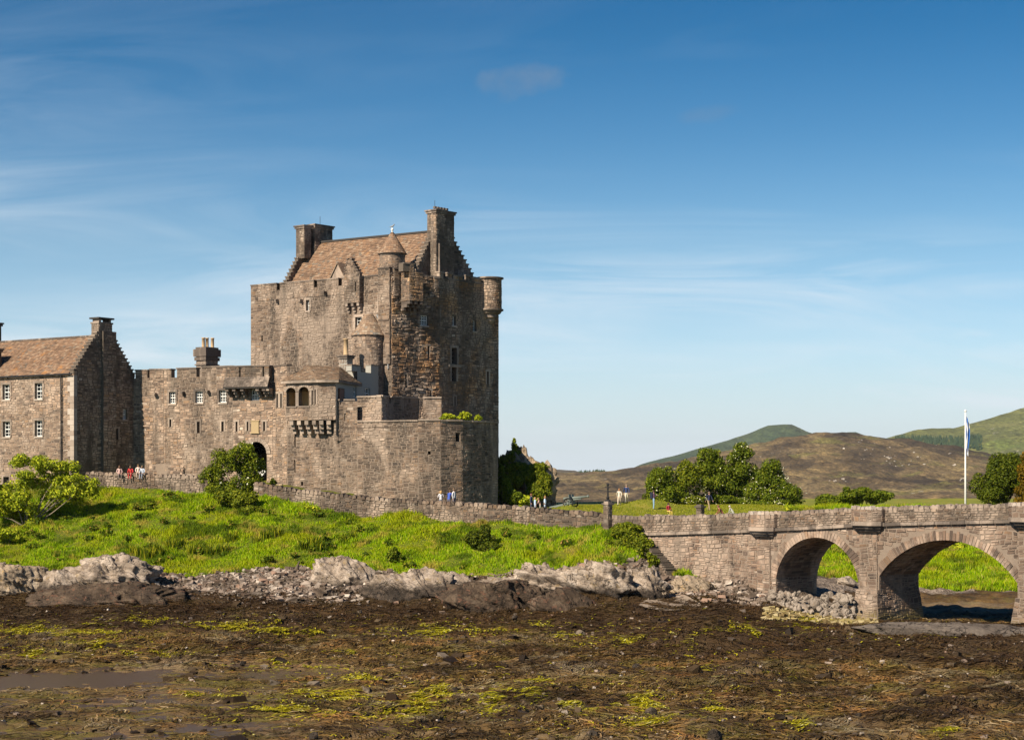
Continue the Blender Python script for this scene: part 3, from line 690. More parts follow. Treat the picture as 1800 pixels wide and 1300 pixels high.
def sash(root, face, h, depth=.28, bars=(2, 2), sill=True, mat='white'):
    a, b, c, d = h[:4]; w = .075
    f = MB()
    face.box(f, a, a + w, c, d, -depth, -depth + .09); face.box(f, b - w, b, c, d, -depth, -depth + .09)
    face.box(f, a + w, b - w, d - w, d, -depth, -depth + .09); face.box(f, a + w, b - w, c, c + w * 1.3, -depth, -depth + .09)
    mid = (c + d) / 2
    face.box(f, a + w, b - w, mid - .045, mid + .045, -depth + .01, -depth + .10)
    for i in range(1, bars[0]):
        x = a + (b - a) * i / bars[0]; face.box(f, x - .025, x + .025, c + w, d - w, -depth + .02, -depth + .07)
    for i in range(1, bars[1] * 2):
        if i == bars[1]: continue
        z = c + (d - c) * i / (bars[1] * 2); face.box(f, a + w, b - w, z - .02, z + .02, -depth + .02, -depth + .065)
    win = f.build('window', M[mat], root)
    p = MB(); p.quad(face.pt(a, c, -depth + .03), face.pt(b, c, -depth + .03), face.pt(b, d, -depth + .03), face.pt(a, d, -depth + .03))
    p.build('pane', M['glass'], win)
    if sill:
        q = MB(); face.box(q, a - .10, b + .10, c - .16, c, -depth + .02, .10); q.build('sill', M['quoin'], win)
    return win
def slit(root, face, h, depth=.7, name='arrow_slit', surround=True):
    a, b, c, d = h[:4]
    m = MB(); p = face.pt
    m.quad(p(a, c, -depth + .01), p(b, c, -depth + .01), p(b, d, -depth + .01), p(a, d, -depth + .01), 0)
    if surround:
        face.box(m, a - .16, a, c - .02, d + .02, -.05, .06, 1); face.box(m, b, b + .16, c - .02, d + .02, -.05, .06, 1)
        face.box(m, a - .2, b + .2, d + .02, d + .2, -.05, .065, 1)
    return m.build(name, [M['void'], M['dress']], root)
def lintel(root, face, h, mat='dress'):
    a, b, c, d = h[:4]; m = MB(); face.box(m, a - .2, b + .2, d, d + .22, -.05, .075); m.build('lintel', M[mat], root)
    for x0, x1 in ((a - .2, a), (b, b + .2)):
        m = MB(); zc = c; k = 0
        while zc < d - .05:
            zt = min(zc + random.uniform(.28, .42), d - .003); e = .07 if k % 2 else 0
            face.box(m, x0 - (e if x0 < a - .1 else 0), x1 + (e if x0 > a else 0), zc + .01, zt, -.05, .07); zc = zt; k += 1
        m.build('jamb', M[mat], root)
def spout(root, face, u, v, mat='dress_dark'):
    a = face.s(u); z = face.z(v, a); m = MB()
    face.box(m, a - .11, a + .11, z - .12, z + .1, -.1, .5); face.box(m, a - .09, a + .09, z - .34, z - .12, -.1, .22)
    return m.build('water_spout', M[mat], root)

def slates(mb, A, B, C, D, row=.23, wid=(.2, .36), rnd=random, lift=.05, jag=.025):
    """slate courses on the quad A,B (eave, left to right), C,D (ridge right, ridge left)"""
    A, B, C, D = (Vector(p) for p in (A, B, C, D))
    nrm = (B - A).cross(D - A).normalized()
    if nrm.z < 0: nrm = -nrm
    n = max(2, int(((D - A).length + (C - B).length) / 2 / row))
    for r in range(n):
        t0, t1 = r / n, (r + 1.25) / n
        l0, r0, l1, r1 = A.lerp(D, t0), B.lerp(C, t0), A.lerp(D, min(t1, 1)), B.lerp(C, min(t1, 1))
        ln = (r0 - l0).length
        if ln < .1: continue
        x = -rnd.uniform(0, .2)
        while x < ln:
            x1 = x + rnd.uniform(*wid); a, b = max(x, 0) / ln, min(x1, ln) / ln
            if b - a > .02 / ln:
                dn = (l0 - l1).normalized() * rnd.uniform(-jag, jag); up = nrm * (lift + rnd.uniform(-.008, .02)); g = .006 / ln
                p = [l0.lerp(r0, a + g) + dn + up, l0.lerp(r0, b - g) + dn + up, l1.lerp(r1, b - g) + nrm * .006, l1.lerp(r1, a + g) + nrm * .006]
                q = [l0.lerp(r0, a + g) + dn + up - nrm * .035, l0.lerp(r0, b - g) + dn + up - nrm * .035]
                mb.add(p + q, ((0, 1, 2, 3), (4, 5, 1, 0), (4, 0, 3), (5, 2, 1)))
            x = x1
def cone_slates(mb, c, r0, z0, r1, z1, row=.25, n0=40, a0=0, a1=2 * math.pi, rnd=random):
    n = max(3, int(math.hypot(r0 - r1, z1 - z0) / row))
    for k in range(n):
        ta, tb = k / n, min((k + 1.25) / n, 1)
        ra, rb = r0 + (r1 - r0) * ta + .04, r0 + (r1 - r0) * tb + .005; za, zb = z0 + (z1 - z0) * ta, z0 + (z1 - z0) * tb
        cnt = max(6, int(n0 * ra / r0)); off = rnd.random()
        for i in range(cnt):
            b0 = a0 + (a1 - a0) * (i + off) / cnt; b1 = a0 + (a1 - a0) * (i + .96 + off) / cnt; dz = rnd.uniform(-.02, .02)
            f = lambda r, a, z: (c[0] + r * math.cos(a), c[1] + r * math.sin(a), c[2] + z)
            mb.add([f(ra, b0, za + dz), f(ra, b1, za + dz), f(rb, b1, zb), f(rb, b0, zb), f(ra - .04, b0, za + dz - .02), f(ra - .04, b1, za + dz - .02)], ((0, 1, 2, 3), (4, 5, 1, 0)))
def stuff(o): o['kind'] = 'stuff'; return o

def chimney_stack(root, c, sz, z0, z1, mat, capmat='dress_dark', rz=0.0, cap=True, name='chimney', base='mortar_dark'):
    """a masonry stack: axis-aligned to rz, its own stones joined as one part"""
    cx, cy = c; a, b = sz[0] / 2, sz[1] / 2; co, si = math.cos(rz), math.sin(rz)
    cor = [Vector((cx + x * co - y * si, cy + x * si + y * co)) for x, y in ((-a, -b), (a, -b), (a, b), (-a, b))]
    mb, ms = MB(), MB()
    mb.prism(cor, z0, z1)
    for i in (0, 1, 3):
        f = Face(cor[i], cor[(i + 1) % 4]); masonry(ms, f.pt, 0, f.len, z0, z1 - (.0 if not cap else .28), hs=(.24, .36), ls=(.25, .6), out=(.01, .04))
    ch = mb.build(name, M[base], root)
    stuff(ms.build('stonework', M[mat], ch))
    if cap:
        m = MB(); m.box((cx, cy, z1 - .16), (sz[0] + .24, sz[1] + .24, .22), rz); m.box((cx, cy, z1 + .02), (sz[0] + .42, sz[1] + .42, .14), rz)
        m.build('cap', M[capmat], ch)
    return ch
def pot(root, x, y, z0, h, r=.15):
    m = MB(); m.lathe((x, y, z0), [(r * 1.15, 0), (r * 1.15, .06), (r, .1), (r * .95, h - .12), (r * 1.15, h - .1), (r * 1.15, h), (r * .7, h), (r * .7, h - .2)], 12)
    return m.build('chimney_pot', M['pot'], root, smooth=True)

def crow_gable(root, face, sa, sb, z0, zapex, steps, mb, ms, thick=.6, mat='dress_dark', capw=None, apex_frac=.5, apex_w=1.0, out=(.01, .05)):
    """a crow-stepped gable on face between sa and sb: stacked rectangles, each step capped with its own stone"""
    ap = sa + (sb - sa) * apex_frac
    for k in range(steps):
        t0 = k / steps
        l = sa + (ap - apex_w / 2 - sa) * t0; r = sb - (sb - ap - apex_w / 2) * t0
        za = z0 + (zapex - z0) * k / steps; zb = z0 + (zapex - z0) * (k + 1) / steps
        face.box(mb, l, r, za, zb, -thick, 0)
        masonry(ms, face.pt, l, r, za, zb, hs=(.3, .5), out=out)
        l2 = sa + (ap - apex_w / 2 - sa) * (k + 1) / steps; r2 = sb - (sb - ap - apex_w / 2) * (k + 1) / steps
        for p, q in ((l - .05, l2 + .04), (r2 - .04, r + .05)):
            m = MB(); face.box(m, p, q, zb + .002, zb + .13, -thick - .06, .09); m.build('crow_step', M[mat], root)

def coping_run(root, face, s0, s1, z0, z1, w=.34, h=.22, d=(-.42, .07), mat='dress_dark', rnd=random, lean=.1, name='coping_stone', variants=None):
    """rounded stones set on edge along a wall head, each its own object sharing a few meshes"""
    n = max(1, int((s1 - s0) / w))
    for i in range(n):
        s = s0 + (s1 - s0) * (i + .5) / n; z = z0 + (z1 - z0) * (i + .5) / n
        me = rnd.choice(variants)
        o = bpy.data.objects.new(name, me); link(o, root)
        q = face.pt(s, z, (d[0] + d[1]) / 2)
        o.location = Vector(q) - root_loc(root)
        o.rotation_euler = (rnd.uniform(-.06, .06), rnd.uniform(-lean, lean), math.atan2(face.d.y, face.d.x) + rnd.uniform(-.08, .08))
        o.scale = ((s1 - s0) / n * rnd.uniform(.86, 1.02), (d[1] - d[0]) * rnd.uniform(.9, 1.06), h * rnd.uniform(.8, 1.25))
_cop = {}
def coping_variants(mat):
    if mat in _cop: return _cop[mat]
    out = []
    for k in range(7):
        r = random.Random(k * 11 + 3); V = []
        prof = [(-.5, 0), (-.47, .62), (-.28, .95), (.05, 1.06), (.33, .92), (.48, .58), (.5, 0)]
        for y in (-.5, .5):
            for x, z in prof: V.append((x * r.uniform(.88, 1.0), y * r.uniform(.92, 1.05), z * r.uniform(.86, 1.08) - .05))
        n = len(prof); F = [(i, i + 1, n + i + 1, n + i) for i in range(n - 1)] + [tuple(reversed(range(n))), tuple(range(n, 2 * n))]
        me = bpy.data.meshes.new('coping_stone'); me.from_pydata(V, [], F); me.materials.append(M[mat]); me.update(); out.append(me)
    _cop[mat] = out
    return out
# ------------------------------------------------------------------ HALL (left, gabled house)
H1 = L(130, 165); HL = H1 + LD * 27; H2 = H1 + GDR * 7.9; HB = HL + GDR * 7.9
hall = thing('gabled_hall', 'long gabled stone house with orange lichened slate roof and white sash windows', 'castle building', (H1.x, H1.y, 8.5))
HZ0, HZE, HZA = 7.5, 20.05, 24.2
fh, fg = Face(HL, H1), Face(H1, H2)
mb, ms = MB(), MB()
wins = [fh.rect(*r) for r in ((5.3, 675.5, 17.8, 702), (62, 673, 75, 701), (6, 740.5, 18.5, 767.5), (62, 738.7, 75, 766.5), (-52, 677, -40, 704), (-52, 742, -40, 769), (6.5, 838, 16.5, 849))]
wall(mb, ms, fh, HZ0, HZE, wins, depth=.34)
gw = [fg.rect(216, 719, 222.5, 737), fg.rect(203.5, 753, 207.5, 772)]
mb2, ms2 = MB(), MB()
wall(mb2, ms2, fg, HZ0, HZE, gw, depth=.3)
for f in (Face(H2, HB), Face(HB, HL)): base_face(mb, f, HZ0, HZE)
crow_gable(hall, fg, -.05, fg.len + .05, HZE, HZA, 12, mb2, ms2, apex_w=1.6)
w_ = mb.build('front_wall', M['mortar'], hall); stuff(ms.build('stonework', M['hall'], w_))
w_ = mb2.build('gable_wall', M['mortar_dark'], hall); stuff(ms2.build('stonework', M['castle'], w_))
for i, w in enumerate(wins):
    sash(hall, fh, w, depth=.30) if i < 6 else slit(hall, fh, w, .3, 'basement_window')
    if i < 6: lintel(hall, fh, w)
sash(hall, fg, gw[0], depth=.26); slit(hall, fg, gw[1], .28)
# quoins up the front corner
z = HZ0; k = 0
while z < HZE - .3:
    h = random.uniform(.42, .62); e = .85 if k % 2 else .5
    m = MB(); fh.box(m, fh.len - e, fh.len + .055, z + .02, min(z + h, HZE), -.35, .06); m.build('quoin', M['quoin'], hall); z += h; k += 1
# roof: slab, slates, eaves gutter, ridge
rdg = lambda t: H1 + GDR * 3.95 + LD * t
ev0, ev1 = fh.pt(0, HZE + .02, .22), fh.pt(fh.len - .5, HZE + .02, .22)
ra, rb_ = rdg(.55), rdg(27)
mb = MB(); back0 = HB + GDR * .2; back1 = H2 + GDR * .2
mb.add([ev0, ev1, (ra.x, ra.y, HZA - .25), (rb_.x, rb_.y, HZA - .25), (back0.x, back0.y, HZE), (back1.x + LD.x * .5, back1.y + LD.y * .5, HZE)], ((0, 1, 2, 3), (3, 2, 5, 4)))
roof = mb.build('roof', M['slate_dark'], hall)
sl = MB(); slates(sl, ev0, ev1, (ra.x, ra.y, HZA - .25), (rb_.x, rb_.y, HZA - .25)); stuff(sl.build('slates', M['slate'], roof))
m = MB(); m.tube([(ra.x, ra.y, HZA - .2), (rb_.x, rb_.y, HZA - .2)], .13, 8); m.build('ridge', M['dress_dark'], roof)
m = MB(); m.tube([fh.pt(0, HZE - .06, .27), fh.pt(fh.len - .05, HZE - .06, .27)], .09, 8); m.build('gutter', M['iron'], hall)
a = fh.s(110); m = MB(); m.tube([fh.pt(a, HZE - .1, .2), fh.pt(a, 8, .16)], .07, 8)
m.build('downpipe', M['iron'], hall)
# chimneys: one on the near gable, one out along the ridge
q = H1 + GDR * 3.95 + LD * .42
ch = chimney_stack(hall, (q.x, q.y), (1.05, 1.75), HZA - 1.5, 25.15, 'castle', rz=math.atan2(-LD.y, -LD.x), cap=False)
for dx, dy in ((-.4, -.7), (.4, -.7), (.4, .7), (-.4, .7)):
    pass
rzH = math.atan2(-LD.y, -LD.x)
m = MB(); m.box((q.x, q.y, 25.2), (1.2, 1.9, .16), rzH); m.build('cap', M['dress_dark'], ch)
for k in (-.65, .65):
    m = MB(); c = q + GDR * k; m.box((c.x, c.y, 25.43), (.9, .28, .3), rzH); m.build('cap_support', M['dress_dark'], ch)
m = MB(); m.box((q.x, q.y, 25.66), (1.35, 2.05, .16), rzH); m.build('cope_slab', M['slate_dark'], ch)
q2 = H1 + GDR * 3.95 + LD * 17.1
ch2 = chimney_stack(hall, (q2.x, q2.y), (1.5, 1.6), HZA - 1.2, 26.0, 'castle', rz=rzH)

s_ = fh.s(-21); q3 = Vector(fh.pt(s_, 0, -.55)[:2])
chimney_stack(hall, (q3.x, q3.y), (1.5, 1.0), HZE - .5, 22.9, 'castle', rz=rzH)
mb, ms = MB(), MB(); a_, b_ = fg.s(178), fg.s(201); fg.box(mb, a_, b_, HZ0, HZA + .2, -.1, .28)
gq = Face(Vector(fg.pt(a_, 0, .28)[:2]), Vector(fg.pt(b_, 0, .28)[:2])); masonry(ms, gq.pt, 0, gq.len, HZ0, HZA + .2)
o = mb.build('chimney_breast', M['mortar_dark'], hall); stuff(ms.build('stonework', M['castle'], o))
# ------------------------------------------------------------------ CURTAIN WALL
K0, K1, K2 = Vector((X(237, 171.4), 171.4)), L(288, 170.7), L(409, 167.3)
cw = thing('curtain_wall', 'crenellated grey curtain wall between the gabled house and the gate tower', 'castle wall', (K1.x, K1.y, 8.5))
mb, ms = MB(), MB()
cz0, czt = 8.0, 19.95
for fi, (pa, pb) in enumerate(((K0 + (K0 - K1).normalized() * .6, K1), (K1, K2))):
    f = Face(pa, pb); hl = []
    rects = {0: [], 1: [(297.6, 688.5, 309, 709), (344, 687.5, 357, 708), (385.5, 685.5, 398.5, 707)]}[fi]
    srs = {0: [], 1: [(298.2, 737, 301.8, 750), (346.5, 741, 351.5, 761), (389.5, 741, 393.8, 758)]}[fi]
    W = [f.rect(*r) for r in rects]; SS = [f.rect(*r) for r in srs]
    wall(mb, ms, f, cz0, czt, W + SS, depth=.5)
    for w in W: sash(cw, f, w, depth=.25, bars=(3, 2)); lintel(cw, f, w, 'dress_dark')
    for w in SS: slit(cw, f, w, .5)
    crs = {0: [(238, 259, 650), (263, 288, 648.5)], 1: [(288.2, 301, 648.5), (311, 345, 646.5), (355, 409, 643.5)]}[fi]
    for (u0, u1, v) in crs:
        a, b = f.s(u0), min(f.s(u1), f.len); zt = f.z(v, (a + b) / 2) - .1
        f.box(mb, a, b, czt, zt, -.6, 0); masonry(ms, f.pt, a, b, czt, zt)
        m = MB(); f.box(m, a - .06, b + (.06 if u1 < 400 else 0), zt + .002, zt + .14, -.68, .09); m.build('merlon_cap', M['dress_dark'], cw)
    m = MB(); f.box(m, 0, f.len, 8.0, czt - .003, -1.6, -.52); m.build('wall_core', M['mortar_dark'], cw)
f = Face(K1, K2)
f0 = Face(K0 + (K0 - K1).normalized() * .6, K1)
for u, v in ((324, 690), (368, 688)): spout(cw, f, u, v)
spout(cw, f0, 274, 692)
# battered footing
m = MB(); m.add([f0.pt(2.2, 8, 1.0), f0.pt(f0.len, 8, 1.1), f.pt(2.5, 8, .9), f0.pt(2.2, 11.2, .06), f0.pt(f0.len, 11.4, .07), f.pt(2.5, 11.0, .06)], ((0, 1, 4, 3), (1, 2, 5, 4)))
fo = m.build('footing', M['mortar'], cw)
S_ = MB(); 
for fa, a, b in ((f0, 2.2, f0.len), (f, 0, 2.5)):
    masonry(S_, lambda s, z, d, fa=fa: fa.pt(s, z, d + .07 + 1.0 * max(0, 11.2 - z) / 3.2), a, b, 8, 11.2)
stuff(S_.build('stonework', M['castle'], fo))
w_ = mb.build('wall', M['mortar'], cw); stuff(ms.build('stonework', M['castle'], w_))
# chimney with three pots behind the parapet
q = L(364, 175.5)
rzc = math.atan2(-LD.y, -LD.x)
ch = chimney_stack(cw, (q.x, q.y), (1.35, 1.75), 17, Zv(624, 175), 'dress', rz=rzc, base='mortar', cap=False)
m = MB(); m.box((q.x, q.y, Zv(641, 175)), (1.6, 2.0, .14), rzc); m.box((q.x, q.y, Zv(630.5, 175)), (1.62, 2.05, .35), rzc); m.box((q.x, q.y, Zv(620, 175)), (1.8, 2.2, .75), rzc); m.box((q.x, q.y, Zv(613, 175)), (1.45, 1.85, .35), rzc)
m.build('cap', M['dress_dark'], ch)
for du, dd in ((-6.5, -.1), (0, .15), (9.5, .3)):
    p = L(364 + du, 175.5 + dd); pot(cw, p.x, p.y, Zv(613, 175.5), 1.15, .17)

# ------------------------------------------------------------------ GATE TOWER
E0, E1, E2 = L(409, 167.0), L(480, 165.6), L(505, 164.0)
gt = thing('gate_tower', 'gate tower over the dark arched entrance with carved panel and timbered projecting parapet', 'castle tower', (E1.x, E1.y, 8.5))
fa, fb = Face(E0, E1), Face(E1, E2)
mb, ms = MB(), MB()
zt = 20.75
gate = []
ga, gb = fa.s(433), fa.s(469); gm = (ga + gb) / 2; gw_ = (gb - ga) / 2
gz0 = 8.0; gsp = fa.z(797, gm); gap = fa.z(776, gm)
gate.append((ga, gb, gz0, gsp, 2.5))
NS = 7
for k in range(NS):
    z0_, z1_ = gsp + (gap - gsp) * k / NS, gsp + (gap - gsp) * (k + 1) / NS
    ww_ = gw_ * math.sqrt(max(.02, 1 - ((k + .5) / NS) ** 2)); gate.append((gm - ww_, gm + ww_, z0_, z1_, 2.5))
hA = [fa.rect(*r) for r in ((441, 684, 456, 703), (434, 741, 437, 757), (463, 741, 466.5, 757), (414.5, 741, 418, 758))]
wall(mb, ms, fa, gz0, zt, hA + gate, depth=.5)
hB = [fb.rect(*r) for r in ((486.6, 692, 489.5, 716), (493.2, 692, 496.2, 716))]
wall(mb, ms, fb, gz0, zt, hB, depth=.5)
# solid behind, flat top
mb.prism([E0, E1, E2, E2 + Vector((1.5, 8)), E0 + Vector((1.5, 9))], 19.5, 19.6)
w_ = mb.build('wall', M['mortar'], gt); stuff(ms.build('stonework', M['castle_pale'], w_))
sash(gt, fa, hA[0], depth=.3, bars=(3, 2), sill=False)
for h in hA[1:]: slit(gt, fa, h, .5)
for h in hB: slit(gt, fb, h, .5)
m = MB(); a, b, c, d = fa.rect(442.5, 740, 455.5, 760); fa.box(m, a, b, c, d, -.05, .12); fa.box(m, a - .08, b + .08, d, d + .09, -.05, .17); fa.box(m, a - .08, b + .08, c - .09, c, -.05, .17)
m.build('carved_panel', M['sandstone'], gt)
# voussoirs of the gate arch
for k in range(13):
    t0, t1 = math.pi * k / 13 + .01, math.pi * (k + 1) / 13 - .01
    rr = lambda r, t_: (gm - math.cos(t_) * (gw_ + r), gsp + math.sin(t_) * (gap - gsp + r))
    (x0, z0_), (x1, z1_), (x2, z2_), (x3, z3_) = rr(0, t0), rr(0, t1), rr(.42, t1), rr(.42, t0)
    m = MB(); m.hexa([fa.pt(x0, z0_, .09), fa.pt(x1, z1_, .09), fa.pt(x2, z2_, .09), fa.pt(x3, z3_, .09), fa.pt(x0, z0_, -.3), fa.pt(x1, z1_, -.3), fa.pt(x2, z2_, -.3), fa.pt(x3, z3_, -.3)])
    m.build('voussoir', M['dress'], gt)
m = MB(); m.quad(fa.pt(ga, gz0, -2.45), fa.pt(gb, gz0, -2.45), fa.pt(gb, gap, -2.45), fa.pt(ga, gap, -2.45)); m.build('gate_door', M['dark_wood'], gt)
# projecting parapet on corbels
pa, pb = fa.s(404), fa.s(479)
zb, zs = fa.z(681, 1.5), fa.z(664, 1.5)
mb, ms = MB(), MB()
fp = Face(Vector(fa.pt(pa, 0, .75)[:2]), Vector(fa.pt(pb, 0, .75)[:2]))
sh_ = [fp.rect(420.5, 644, 423, 663), fp.rect(461.5, 644, 464, 663)]
wall(mb, ms, fp, zs, zt, sh_, depth=.35)
fp.box(mb, 0, fp.len, zs, zs + .01, -.75, 0); fp.box(mb, 0, .02, zs, zt, -.75, -.003); fp.box(mb, fp.len - .02, fp.len, zs, zt, -.75, -.003)
pr = mb.build('parapet', M['mortar_dark'], gt); stuff(ms.build('stonework', M['keep'], pr))
m = MB(); fp.box(m, -.08, fp.len + .08, zt + .002, zt + .13, -.8, .08); m.build('coping', M['dress_dark'], gt)
m = MB(); fb.box(m, 0.1, fb.len, zt + .002, zt + .12, -.6, .08); m.build('coping', M['dress_dark'], gt)
for h in sh_: slit(gt, fp, h, .33, surround=False)
m = MB(); m.add([fp.pt(-.1, zs, .02), fp.pt(fp.len + .1, zs, .02), fp.pt(fp.len + .1, zb, .5), fp.pt(-.1, zb, .5), fp.pt(-.1, zb - .12, .5), fp.pt(fp.len + .1, zb - .12, .5), fp.pt(fp.len + .1, zb - .1, -.72), fp.pt(-.1, zb - .1, -.72)],
    ((0, 1, 2, 3), (3, 2, 5, 4), (4, 5, 6, 7)))
m.build('pent_roof', M['slate_dark'], gt)
S_ = MB(); slates(S_, fp.pt(-.1, zb, .52), fp.pt(fp.len + .1, zb, .52), fp.pt(fp.len + .1, zs + .05, .03), fp.pt(-.1, zs + .05, .03), row=.22); stuff(S_.build('slates', M['dress_dark'], gt))
for u in (408, 420, 434, 461, 472, 479):
    a = fa.s(u); m = MB()
    for k, (dd, h) in enumerate(((1.1, .26), (.75, .28), (.4, .3))):
        zk = zb - .12 - .27 * k; fa.box(m, a - .17, a + .17, zk - .27, zk - .004, -.05, dd)
    m.build('corbel', M['dress_dark'], gt)
# thin lightning finial on the parapet left open

# ------------------------------------------------------------------ LOGGIA HOUSE over the bastion
B1, B2, B3, B4, B5, B6 = E2, L(580, 162.6), L(628, 161.2), L(735, 158.8), L(812, 160.0), L(875, 164.6)
B45, B56 = L(774, 158.9), L(846, 161.9)
U0, U1, U2, U3 = Vector((X(502.5, 163.0), 163.0)), L(560, 161.6), L(590.5, 161.6), L(628, 166.8)
lg = thing('loggia_house', 'small house with two open arches and brown hipped slate roof above machicolation corbels', 'castle building', (U1.x, U1.y, 13))
f1, f2, f3 = Face(U0, U1), Face(U1, U2), Face(U2, U3)
zb, zt = Zv(738, 162), Zv(669, 162)
def arch_holes(f, u0, v0, u1, v1, depth, n=6):
    a, b, c, d = f.rect(u0, v0, u1, v1); r = (b - a) / 2; m = (a + b) / 2; sp = d - r * .8; out = [(a, b, c, sp, depth)]
    for k in range(n):
        w = r * math.sqrt(max(.03, 1 - ((k + .5) / n) ** 2)); out.append((m - w, m + w, sp + (d - sp) * k / n, sp + (d - sp) * (k + 1) / n, depth))
    return out, (a, b, c, d)
h1, r1 = arch_holes(f1, 503.6, 681, 520, 714, .55); h2, r2 = arch_holes(f1, 526, 679.5, 543, 713, .55)
hs1 = [f1.rect(548, 686, 550.4, 711), f1.rect(553.3, 685, 555.6, 710)]
mb, ms = MB(), MB()
wall(mb, ms, f1, zb, zt, h1 + h2 + hs1, depth=.5)
wall(mb, ms, f2, zb, zt, [])
for f in (f1, f2): f.box(mb, 0, f.len, zb - .01, zb, -.95, -.004)
mb.quad(f2.pt(f2.len, zb), f2.pt(f2.len, zb, -1.2), f2.pt(f2.len, zt, -1.2), f2.pt(f2.len, zt)) if False else None
w_ = mb.build('wall', M['mortar'], lg); stuff(ms.build('stonework', M['castle_pale'], w_))
for h in hs1: slit(lg, f1, h, .5)
# room behind the arches
m = MB(); a, b = .05, f1.s(546); d = -2.3
m.quad(f1.pt(a, r1[2], d), f1.pt(b, r1[2], d), f1.pt(b, r1[3] + .3, d), f1.pt(a, r1[3] + .3, d))
m.quad(f1.pt(a, r1[2], -.5), f1.pt(a, r1[2], d), f1.pt(a, r1[3] + .3, d), f1.pt(a, r1[3] + .3, -.5)); m.quad(f1.pt(b, r1[2], -.5), f1.pt(b, r1[2], d), f1.pt(b, r1[3] + .3, d), f1.pt(b, r1[3] + .3, -.5))
m.quad(f1.pt(a, r1[2] - .02, -.5), f1.pt(b, r1[2] - .02, -.5), f1.pt(b, r1[2] - .02, d), f1.pt(a, r1[2] - .02, d)); m.quad(f1.pt(a, r1[3] + .3, -.5), f1.pt(b, r1[3] + .3, -.5), f1.pt(b, r1[3] + .3, d), f1.pt(a, r1[3] + .3, d))
m.build('loggia_room', M['harl_yellow'], lg)
m = MB(); f1.box(m, f1.s(529), f1.s(536), r2[2], r2[3] - .5, -2.28, -2.2); m.build('door', M['brown_wood'], lg)
for r_ in (r1, r2):
    m = MB(); f1.box(m, r_[0] - .1, r_[1] + .1, r_[2] - .14, r_[2], -.5, .09); m.build('sill', M['dress'], lg)
    aw = (r_[1] - r_[0]) / 2; am = (r_[0] + r_[1]) / 2; asp = r_[3] - aw * .8
    for k in range(9):
        t0, t1 = math.pi * k / 9 + .02, math.pi * (k + 1) / 9 - .02
        g = lambda r, t_: (am - math.cos(t_) * (aw + r), asp + math.sin(t_) * (aw * .8 + r))
        q4 = [g(0, t0), g(0, t1), g(.24, t1), g(.24, t0)]
        m = MB(); m.hexa([f1.pt(x, z, .08) for x, z in q4] + [f1.pt(x, z, -.25) for x, z in q4]); m.build('voussoir', M['dress'], lg)
m = MB(); f1.box(m, r1[1] + .02, r2[0] - .02, r1[2], r1[3] - .45, -.1, .10); m.build('column', M['dress'], lg)
# shaded harled return wall with a door and a window
mb = MB(); hd = [f3.rect(594, 682, 606, 703), f3.rect(621.5, 680, 627, 697)]
base_face(mb, f3, 14, zt, hd, .3); mb.build('harled_wall', M['harl'], lg)
m = MB(); a, b, c, d = hd[0]; m.quad(f3.pt(a, c, -.28), f3.pt(b, c, -.28), f3.pt(b, d, -.28), f3.pt(a, d, -.28)); m.build('door', M['brown_wood'], lg)
m = MB(); f3.box(m, a + .3, b - .25, c, d - .05, -.1, .05); m.build('shutter', M['brown_wood'], lg)
sash(lg, f3, hd[1], depth=.25, sill=False)
# hipped roof
e0, e1, e2, e3 = f1.pt(-.35, zt, .35), f2.pt(-.02, zt + .05, .38), f2.pt(f2.len + .3, zt + .05, .4), f3.pt(f3.len + .4, zt - .02, .35)
rz0 = Zv(641, 166.5); g0 = (X(541, 167), 167, rz0); g1 = (X(597, 167.5), 167.5, rz0 - .15)
mb = MB(); bk0 = (X(520, 170), 170, zt + .3); bk1 = (X(640, 171), 171, zt)
mb.add([e0, e1, e2, e3, g0, g1, bk0, bk1], ((0, 1, 4), (1, 2, 5, 4), (2, 3, 5), (0, 4, 6), (4, 5, 7, 6), (5, 3, 7)))
rf = mb.build('roof', M['slate_dark'], lg)
S_ = MB(); slates(S_, e0, e1, Vector(g0).lerp(Vector(g1), .02), g0, row=.22); slates(S_, e1, e2, g1, g0, row=.22); slates(S_, e2, e3, Vector(g1) + Vector((.05, .05, 0)), g1, row=.22)
stuff(S_.build('slates', M['slate_grey'], rf))
m = MB()
for pa_, pb_ in ((e0, e1), (e1, e2), (e2, e3)):
    pa_, pb_ = Vector(pa_), Vector(pb_); m.add([pa_, pb_, pb_ - Vector((0, 0, .24)), pa_ - Vector((0, 0, .24))] + [p + Vector((.05, .55, -dz)) for p, dz in ((pa_, 0), (pb_, 0), (pb_, .24), (pa_, .24))], ((0, 1, 2, 3), (3, 2, 6, 7)))
m.build('eaves_cornice', M['dress'], rf)
# little chimney with a tall pot
q = L(608, 169); ch = chimney_stack(lg, (q.x, q.y), (1.0, .9), 18.5, Zv(626, 169), 'dress', rz=rzc, base='harl', capmat='dress_dark')
m = MB(); m.box((q.x + .2, q.y, Zv(645, 169)), (1.15, 1.0, .3), rzc); m.build('haunch', M['dress_dark'], ch)
pot(lg, q.x, q.y, Zv(624, 169), Zv(595, 169) - Zv(624, 169), .24)
# machicolation corbels, triple stepped
for i in range(6):
    u = 511.5 + i * 13.2; a = f1.s(u) if u < 560 else None
    fc = f1 if u < 558 else f2; a = fc.s(u); m = MB()
    for k, dd in enumerate((-.06, -.34, -.62)):
        zk = zb - .02 - .42 * k; fc.box(m, a - .2, a + .2, zk - .42, zk - .004, -1.7, dd)
    m.build('corbel', M['dress'], lg)

